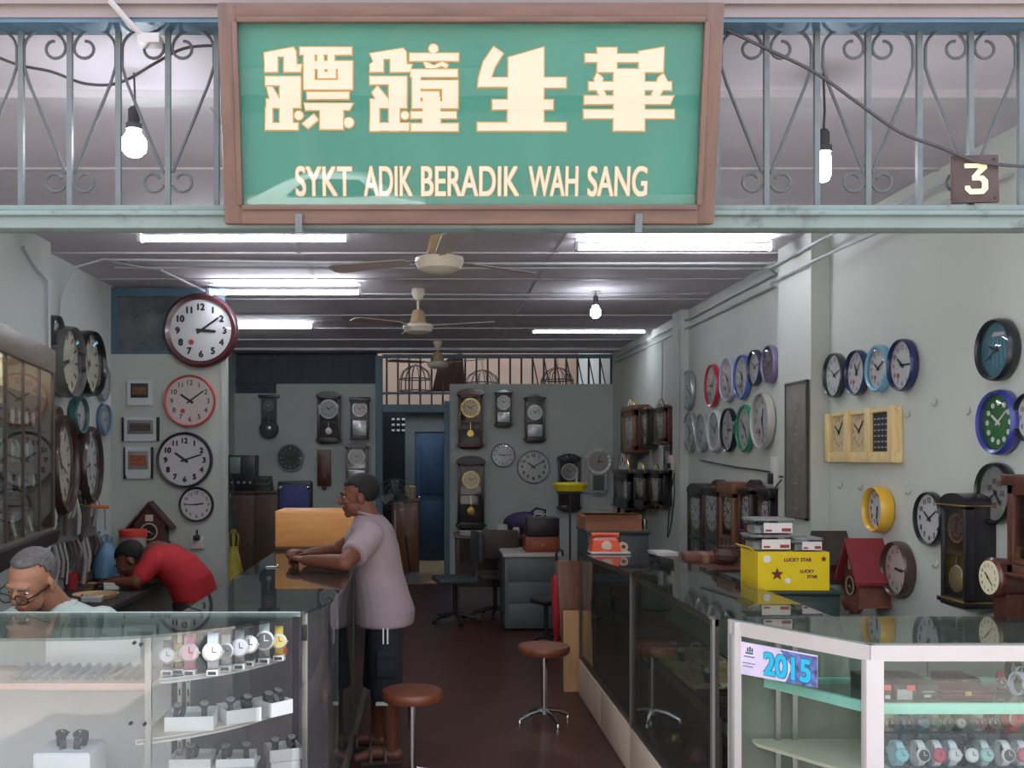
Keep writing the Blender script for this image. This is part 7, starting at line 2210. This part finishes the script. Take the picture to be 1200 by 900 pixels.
cable('looped black wire hanging below the pinkish socket box', smooth_pts([Vector((2.26, 9.0, 1.5)), Vector((2.25, 8.95, 1.3)), Vector((2.25, 9.05, 1.05)), Vector((2.25, 9.2, 0.9)), Vector((2.26, 9.12, 1.3)), Vector((2.27, 9.02, 1.48))]), 0.006, CAB)

# ================================================================== left: hanging display cabinet and workbench
A_, B_ = Vector((-2.14, 5.62)), Vector((-1.86, 4.05))
ang = math.atan2((A_ - B_).y, (A_ - B_).x)
Lc = (A_ - B_).length
t = thing('display_cabinet', 'brown glass-fronted wall cabinet of dim goods at the left edge', 'cabinet', (B_.x, B_.y, 0), ang)
# local x runs from near end to far end along the front; local +y points to the wall
z0c, z1c = 1.25, 2.245
CB = mat('grey_brown_cabinet_wood', (108, 96, 84), 0.45, var=0.2, scale=7, stretch=(0.8, 5, 5))
dp = 0.27
b = MB(); b.box(0, Lc, 0, dp, z1c - 0.02, z1c); b.box(0, Lc, -0.01, 0.02, z1c - 0.12, z1c + 0.01, 0.004); b.box(0, Lc, 0, dp, z0c - 0.02, z0c); b.box(Lc - 0.02, Lc, 0, dp, z0c, z1c); b.box(0, 0.02, 0, dp, z0c, z1c); b.build('case', CB, t)
b = MB(); b.box(0.02, Lc - 0.02, dp - 0.012, dp, z0c, z1c - 0.02); b.build('back_panel', mat('cream_back', (226, 220, 200), 0.5), t)
b = MB(); b.cone((0.1, 0.06, z1c - 0.06), (Lc - 0.1, 0.06, z1c - 0.06), 0.012, seg=12); b.build('added_lamp_tube', emitter('added_cabinet_light', (255, 246, 226), 30.0), t)  # unseen tube behind the top rail, added to brighten the shelves
b = MB(); b.hexa([(0, -0.02, z0c - 0.12), (Lc, -0.02, z0c - 0.09), (Lc, dp, z0c - 0.09), (0, dp, z0c - 0.12), (0, -0.04, z0c - 0.02), (Lc, -0.04, z0c - 0.02), (Lc, dp, z0c - 0.02), (0, dp, z0c - 0.02)]); b.build('ledge', plain((44, 44, 46), 0.5), t)
for x in (0.0, Lc * 0.30, Lc * 0.52, Lc * 0.755, Lc - 0.04):
    b = MB(); b.box(x, x + (0.012 if 0 < x < Lc - 0.1 else 0.04), -0.006, 0.012, z0c, z1c - 0.12); b.build('door_stile', mat('dark_bronze_frame', (74, 66, 62)), t)
b = MB(); b.box(0.04, Lc - 0.04, 0.0, 0.004, z0c, z1c - 0.12); b.build('front_glass', glass('cabinet_glass', (246, 246, 244), 0.02, ior=1.22), t)
shz = (1.45, 1.62, 1.79, 1.98)
for z in shz:
    b = MB(); b.box(0.02, Lc - 0.02, 0.03, dp - 0.015, z - 0.006, z); b.build('shelf', GSH, t)
Mw = Matrix.Translation((B_.x, B_.y, 0)) @ Matrix.Rotation(ang, 4, 'Z')
names = ['first', 'second', 'third', 'fourth', 'fifth', 'sixth']
for si, z in enumerate((z0c,) + shz[:3]):
    for i in range(6):
        u = Lc * (0.4 + 0.1 * i)
        q = Mw @ Vector((u, 0.12, z + 0.001))
        cc = ((74, 84, 84), (50, 44, 40), (90, 92, 88), (42, 54, 56), (80, 66, 56), (62, 68, 72))[(i * 2 + si) % 6]
        if si == 3 or (i % 2 == si % 2):
            t2 = thing('clock_box', 'dim boxed clock, %s from the near end on the wall cabinet\'s %s shelf' % (names[i], ('bottom', 'second', 'third', 'fourth')[si]), 'clock', q, ang, 'boxed clocks in the wall cabinet')
            b = MB(); b.box(-0.055, 0.055, -0.04, 0.06, 0, 0.12, 0.01); b.build('body', plain(cc, 0.5), t2)
            b = MB(); b.lathe([(0.036, 0.04), (0.036, 0.044)], 18, Matrix.Translation((0, 0, 0.065))); b.build('dial', plain((186, 186, 176), 0.5), t2)
        else:
            t2 = thing('bell_jar', 'domed glassy clock, %s from the near end on the wall cabinet\'s %s shelf' % (names[i], ('bottom', 'second', 'third', 'fourth')[si]), 'clock', q, ang, 'domed clocks in the wall cabinet')
            b = MB(); b.turn([(0.05, 0), (0.052, 0.015), (0.044, 0.02)], seg=20); b.build('base', plain(cc, 0.4), t2)
            b = MB(); b.turn([(0.042, 0.02), (0.042, 0.09), (0.025, 0.118), (0.002, 0.125)], seg=20); b.build('dome', mat('bluish_dome', (120, 136, 138), 0.2), t2)
for i, u in enumerate((0.55, 0.68, 0.78)):
    q = Mw @ Vector((Lc * u, 0.045, z0c + 0.001))
    t2 = thing('price_card', 'white price card leaning on the cabinet floor, %s of three' % ('nearest', 'middle', 'farthest')[i], 'card', q, ang)
    t2.rotation_euler = (math.radians(-14), 0, ang)
    b = MB(); b.box(-0.022, 0.022, -0.002, 0.0, 0, 0.085); b.build('card', plain((206, 206, 202), 0.7), t2)
    b = MB()
    for k_ in range(3):
        b.box(-0.014, 0.012, -0.0026, -0.002, 0.025 + k_ * 0.016, 0.03 + k_ * 0.016)
    b.build('lines', plain((120, 120, 120), 0.7), t2)

# workbench along the partition and the left wall
zb_ = 0.74
t = thing('workbench', 'dark cluttered repair workbench along the left wall', 'bench', (-2.2, 6.6, 0))
b = MB(); b.box(-0.295, 0.28, -1.1, 1.1, zb_ - 0.04, zb_, 0.004); b.build('top', plain((52, 48, 46), 0.6), t)
for sx_ in (-0.27, 0.25):
    for sy in (-1.05, 1.05):
        b = MB(); b.box(sx_ - 0.025, sx_ + 0.025, sy - 0.025, sy + 0.025, 0, zb_ - 0.04); b.build('leg', plain((52, 48, 46), 0.6), t)
b = MB(); b.box(-0.295, 0.27, 1.06, 1.09, zb_, zb_ + 0.10); b.build('backboard', plain((88, 80, 72), 0.6), t)
bz = zb_ + 0.0006
def on_bench(px, py):
    q = on_z(px, py, zb_)
    return Vector((min(max(q.x, -2.45), -1.95), min(max(q.y, 5.55), 7.6), bz))


q = on_bench(112, 701)
t = thing('parts_tray', 'round tan tray of clock parts on the workbench', 'tray', q)
b = MB(); b.turn([(0.12, 0), (0.14, 0.03), (0.145, 0.03), (0.13, 0.006), (0.001, 0.006)]); b.build('tray', plain((190, 160, 118), 0.6), t)
for i in range(9):
    a = i * 2.4
    b = MB(); b.turn([(0.011, 0), (0.013, 0.012), (0.006, 0.02)], (0, 0, 0), 12); o = b.build('clock_part', (BRASS, STEEL, plain((150, 120, 90), 0.5))[i % 3])
    w_ = ('brass', 'steel', 'tan')[i % 3]
    tag(o, 'tiny round %s clock part lying in the round tan tray' % w_, 'clock part', w_ + ' clock parts in the tan tray')
    o.location = q + Vector((0.0125 * i * math.cos(a), 0.0125 * i * math.sin(a), 0.0065))
q = on_bench(135, 682)
t = thing('ruler', 'long yellow ruler lying along the workbench', 'ruler', (-2.2, 7.05, bz), 0.05)
b = MB(); b.box(-0.23, 0.23, -0.025, 0.025, 0, 0.006, 0.001); b.build('bar', plain((206, 196, 110), 0.5), t)
b = MB()
for i in range(22):
    b.box(-0.22 + i * 0.02, -0.218 + i * 0.02, -0.024, -0.024 + (0.02 if i % 5 == 0 else 0.012), 0.006, 0.0066)
b.build('marks', INK, t)
for i, (lab, px, py, c_, r_, h_) in enumerate((('red cup at the near end of the workbench', 62, 690, (150, 40, 50), 0.045, 0.11), ('small orange red pot in the middle of the workbench', 97, 685, (190, 76, 50), 0.03, 0.08), ('white cotton reel on the workbench', 92, 672, (196, 196, 192), 0.026, 0.05))):
    q = on_bench(px, py)
    t = thing('cup', lab, 'cup', q)
    b = MB(); b.turn([(r_ * 0.8, 0), (r_, h_), (r_ * 0.9, h_), (r_ * 0.72, 0.006), (0.001, 0.006)]); b.build('body', plain(c_, 0.45), t)
bag('sky blue plastic bag hanging full at the back of the workbench', (-2.36, 7.22, bz), (0.09, 0.11, 0.28), mat('blue_plastic', (96, 136, 166), 0.4, var=0.15, scale=15), handles=True)
bag('crumpled clear grey plastic bag beside the blue bag on the workbench', (-2.03, 7.4, bz), (0.1, 0.09, 0.24), mat('grey_plastic', (150, 150, 154), 0.35, var=0.2, scale=15), handles=False)
t = thing('tub', 'round tub with a red lid on the workbench against the partition', 'tub', (-2.24, 7.46, bz))
b = MB(); b.turn([(0.09, 0), (0.1, 0.02), (0.1, 0.3)]); b.build('body', mat('cloudy_plastic', (160, 156, 156), 0.4), t)
b = MB(); b.turn([(0.105, 0.3), (0.108, 0.35), (0.1, 0.355), (0.001, 0.355)]); b.build('lid', plain((206, 66, 56), 0.45), t)
for i in range(8):
    a = i * 1.3
    q = Vector((-2.28 + 0.05 * (i % 3), 5.75 + i * 0.15, bz))
    t = thing('hand_tool', ('steel pliers with red grips', 'thin steel screwdriver', 'short brass-handled driver', 'steel tweezers', 'dark file', 'long steel screwdriver', 'small hammer with a wooden handle', 'silver cutter')[i] + ' lying on the workbench', 'tool', q, a, 'hand tools on the workbench')
    b = MB(); b.cone((-0.07, 0, 0.0095), (0.01, 0, 0.0095), 0.009, 0.007, 8); b.build('handle', plain(((170, 50, 46), (60, 60, 60), (180, 150, 80), (150, 150, 150), (50, 40, 36), (190, 140, 60), (150, 104, 70), (80, 84, 90))[i], 0.5), t)
    b = MB(); b.cone((0.01, 0, 0.0095), (0.09, 0, 0.0095), 0.004, 0.0025, 8); b.build('shaft', STEEL, t)
# panel of hanging tools and wires on the left wall
t = thing('tool_rack', 'grey rack of hanging wires, straps and tools under the left wall clocks', 'rack', (XL + 0.001, 6.75, -0.08), PI / 2)
b = MB(); b.box(-0.55, 0.6, -0.02, 0, 0.9, 1.5); b.box(-0.55, 0.6, -0.05, -0.02, 1.46, 1.49); b.box(-0.55, 0.6, -0.05, -0.02, 1.15, 1.17); b.build('board', plain((104, 104, 104), 0.7), t)
random.seed(11)
for i in range(26):
    x = -0.53 + i * 0.043
    z_ = 1.45 - 0.3 * (i % 2)
    l_ = 0.12 + 0.2 * random.random()
    m_ = (SILVER, plain((60, 58, 60), 0.5), plain((150, 148, 146), 0.5), plain((96, 74, 62), 0.5), plain((180, 176, 168), 0.5))[i % 5]
    b = MB(); b.tube([(x, -0.05, z_), (x + 0.012, -0.075, z_ - l_ * 0.5), (x + 0.02 * math.sin(i), -0.065, z_ - l_), (x + 0.03, -0.07, z_ - l_ * 0.7)], 0.007 + 0.004 * (i % 3), 6); o = b.build('hanging_strap', m_)
    o.location, o.rotation_euler = t.location, (0, 0, PI / 2)
    w_ = ('silvery', 'dark grey', 'pale grey', 'brown', 'off-white')[i % 5]
    tag(o, '%s strap hanging from the grey rack under the left wall clocks' % w_, 'strap', w_ + ' straps on the rack')
t = thing('hanging_tool', 'orange-handled tool hanging beneath the oval brown clock', 'tool', (XL + 0.2, 6.9, EYE - (594 - CY) * 6.9 / F))
b = MB(); b.box(-0.07, 0.06, -0.012, 0.012, -0.012, 0.012, 0.005); b.build('handle', plain((206, 104, 44), 0.45), t)
b = MB(); b.tube([(-0.03, 0, 0), (-0.03, 0.0, -0.2)], 0.005, 6); b.tube([(0.03, 0, 0), (0.035, 0, -0.16)], 0.005, 6); b.build('blade', STEEL, t)
b = MB(); b.tube([(-0.06, 0, 0), (-0.2, 0.0, 0.03)], 0.004, 6); b.build('hook', STEEL, t)

# little boxes and lids among the tools on the bench
for lab, x, y, w_, d_, h_, c_ in (('small sky blue box at the near end of the workbench', -2.02, 5.68, 0.05, 0.04, 0.04, (96, 140, 176)), ('pale grey parts box in the middle of the workbench', -2.1, 6.15, 0.06, 0.05, 0.035, (170, 170, 166)),
                                 ('dark red parts box in front of the ruler on the workbench', -2.02, 6.75, 0.055, 0.04, 0.04, (110, 40, 40)), ('white parts box beside the dark red one on the workbench', -2.16, 6.72, 0.05, 0.045, 0.05, (206, 206, 202)),
                                 ('flat black parts box near the tan tray on the workbench', -2.12, 5.92, 0.07, 0.05, 0.025, (40, 40, 42)), ('olive parts box behind the ruler on the workbench', -2.1, 7.17, 0.06, 0.05, 0.05, (120, 116, 80))):
    t = thing('parts_box', lab, 'box', (x, y, bz), 0.2)
    b = MB(); b.box(-w_, w_, -d_, d_, 0, h_ * 0.7, 0.003); b.build('base', plain(c_, 0.5), t)
    b = MB(); b.box(-w_ - 0.002, w_ + 0.002, -d_ - 0.002, d_ + 0.002, h_ * 0.7, h_, 0.003); b.build('lid', plain(tuple(min(255, int(v * 1.12)) for v in c_), 0.5), t)
# ================================================================== light and camera
w = bpy.data.worlds.new('sky')
SC.world = w
w.use_nodes = True
nt = w.node_tree
bg = nt.nodes['Background']
tc = nt.nodes.new('ShaderNodeTexCoord')
sp = nt.nodes.new('ShaderNodeSeparateXYZ')
nt.links.new(tc.outputs['Generated'], sp.inputs[0])
rp = nt.nodes.new('ShaderNodeValToRGB')
rp.color_ramp.elements[0].position = 0.0
rp.color_ramp.elements[0].color = lin((240, 238, 236))
rp.color_ramp.elements[1].position = 0.7
rp.color_ramp.elements[1].color = lin((206, 222, 244))
nt.links.new(sp.outputs['Z'], rp.inputs['Fac'])
nt.links.new(rp.outputs['Color'], bg.inputs['Color'])
bg.inputs['Strength'].default_value = 2.8
sun = bpy.data.lights.new('sun', 'SUN')
sun.energy = 15.0
sun.angle = math.radians(1.0)
sun.color = (1.0, 0.95, 0.88)
so = bpy.data.objects.new('sun', sun)
COL.objects.link(so)
so.rotation_euler = Vector((0.25, -0.75, -0.95)).to_track_quat('-Z', 'Y').to_euler()

cam = bpy.data.cameras.new('camera')
cam.sensor_fit = 'HORIZONTAL'
cam.sensor_width = 36.0
cam.lens = 36.0 * F / 1200.0
cam.shift_x = (600 - CX) / 1200.0
cam.shift_y = (CY - 450) / 1200.0
cam.clip_start = 0.05
co = bpy.data.objects.new('camera', cam)
COL.objects.link(co)
co.location = (0, 0, EYE)
co.rotation_euler = (PI / 2, 0, 0)
SC.camera = co
vs = SC.view_settings
vs.view_transform = 'Standard'
vs.look = 'None'
vs.gamma = 1.0
vs.use_curve_mapping = False
vs.exposure = 0.3
cy = SC.cycles
cy.max_bounces = 10
cy.diffuse_bounces = 5
cy.glossy_bounces = 5
cy.transparent_max_bounces = 32
cy.sample_clamp_indirect = 6.0
cy.caustics_reflective = False
cy.caustics_refractive = False
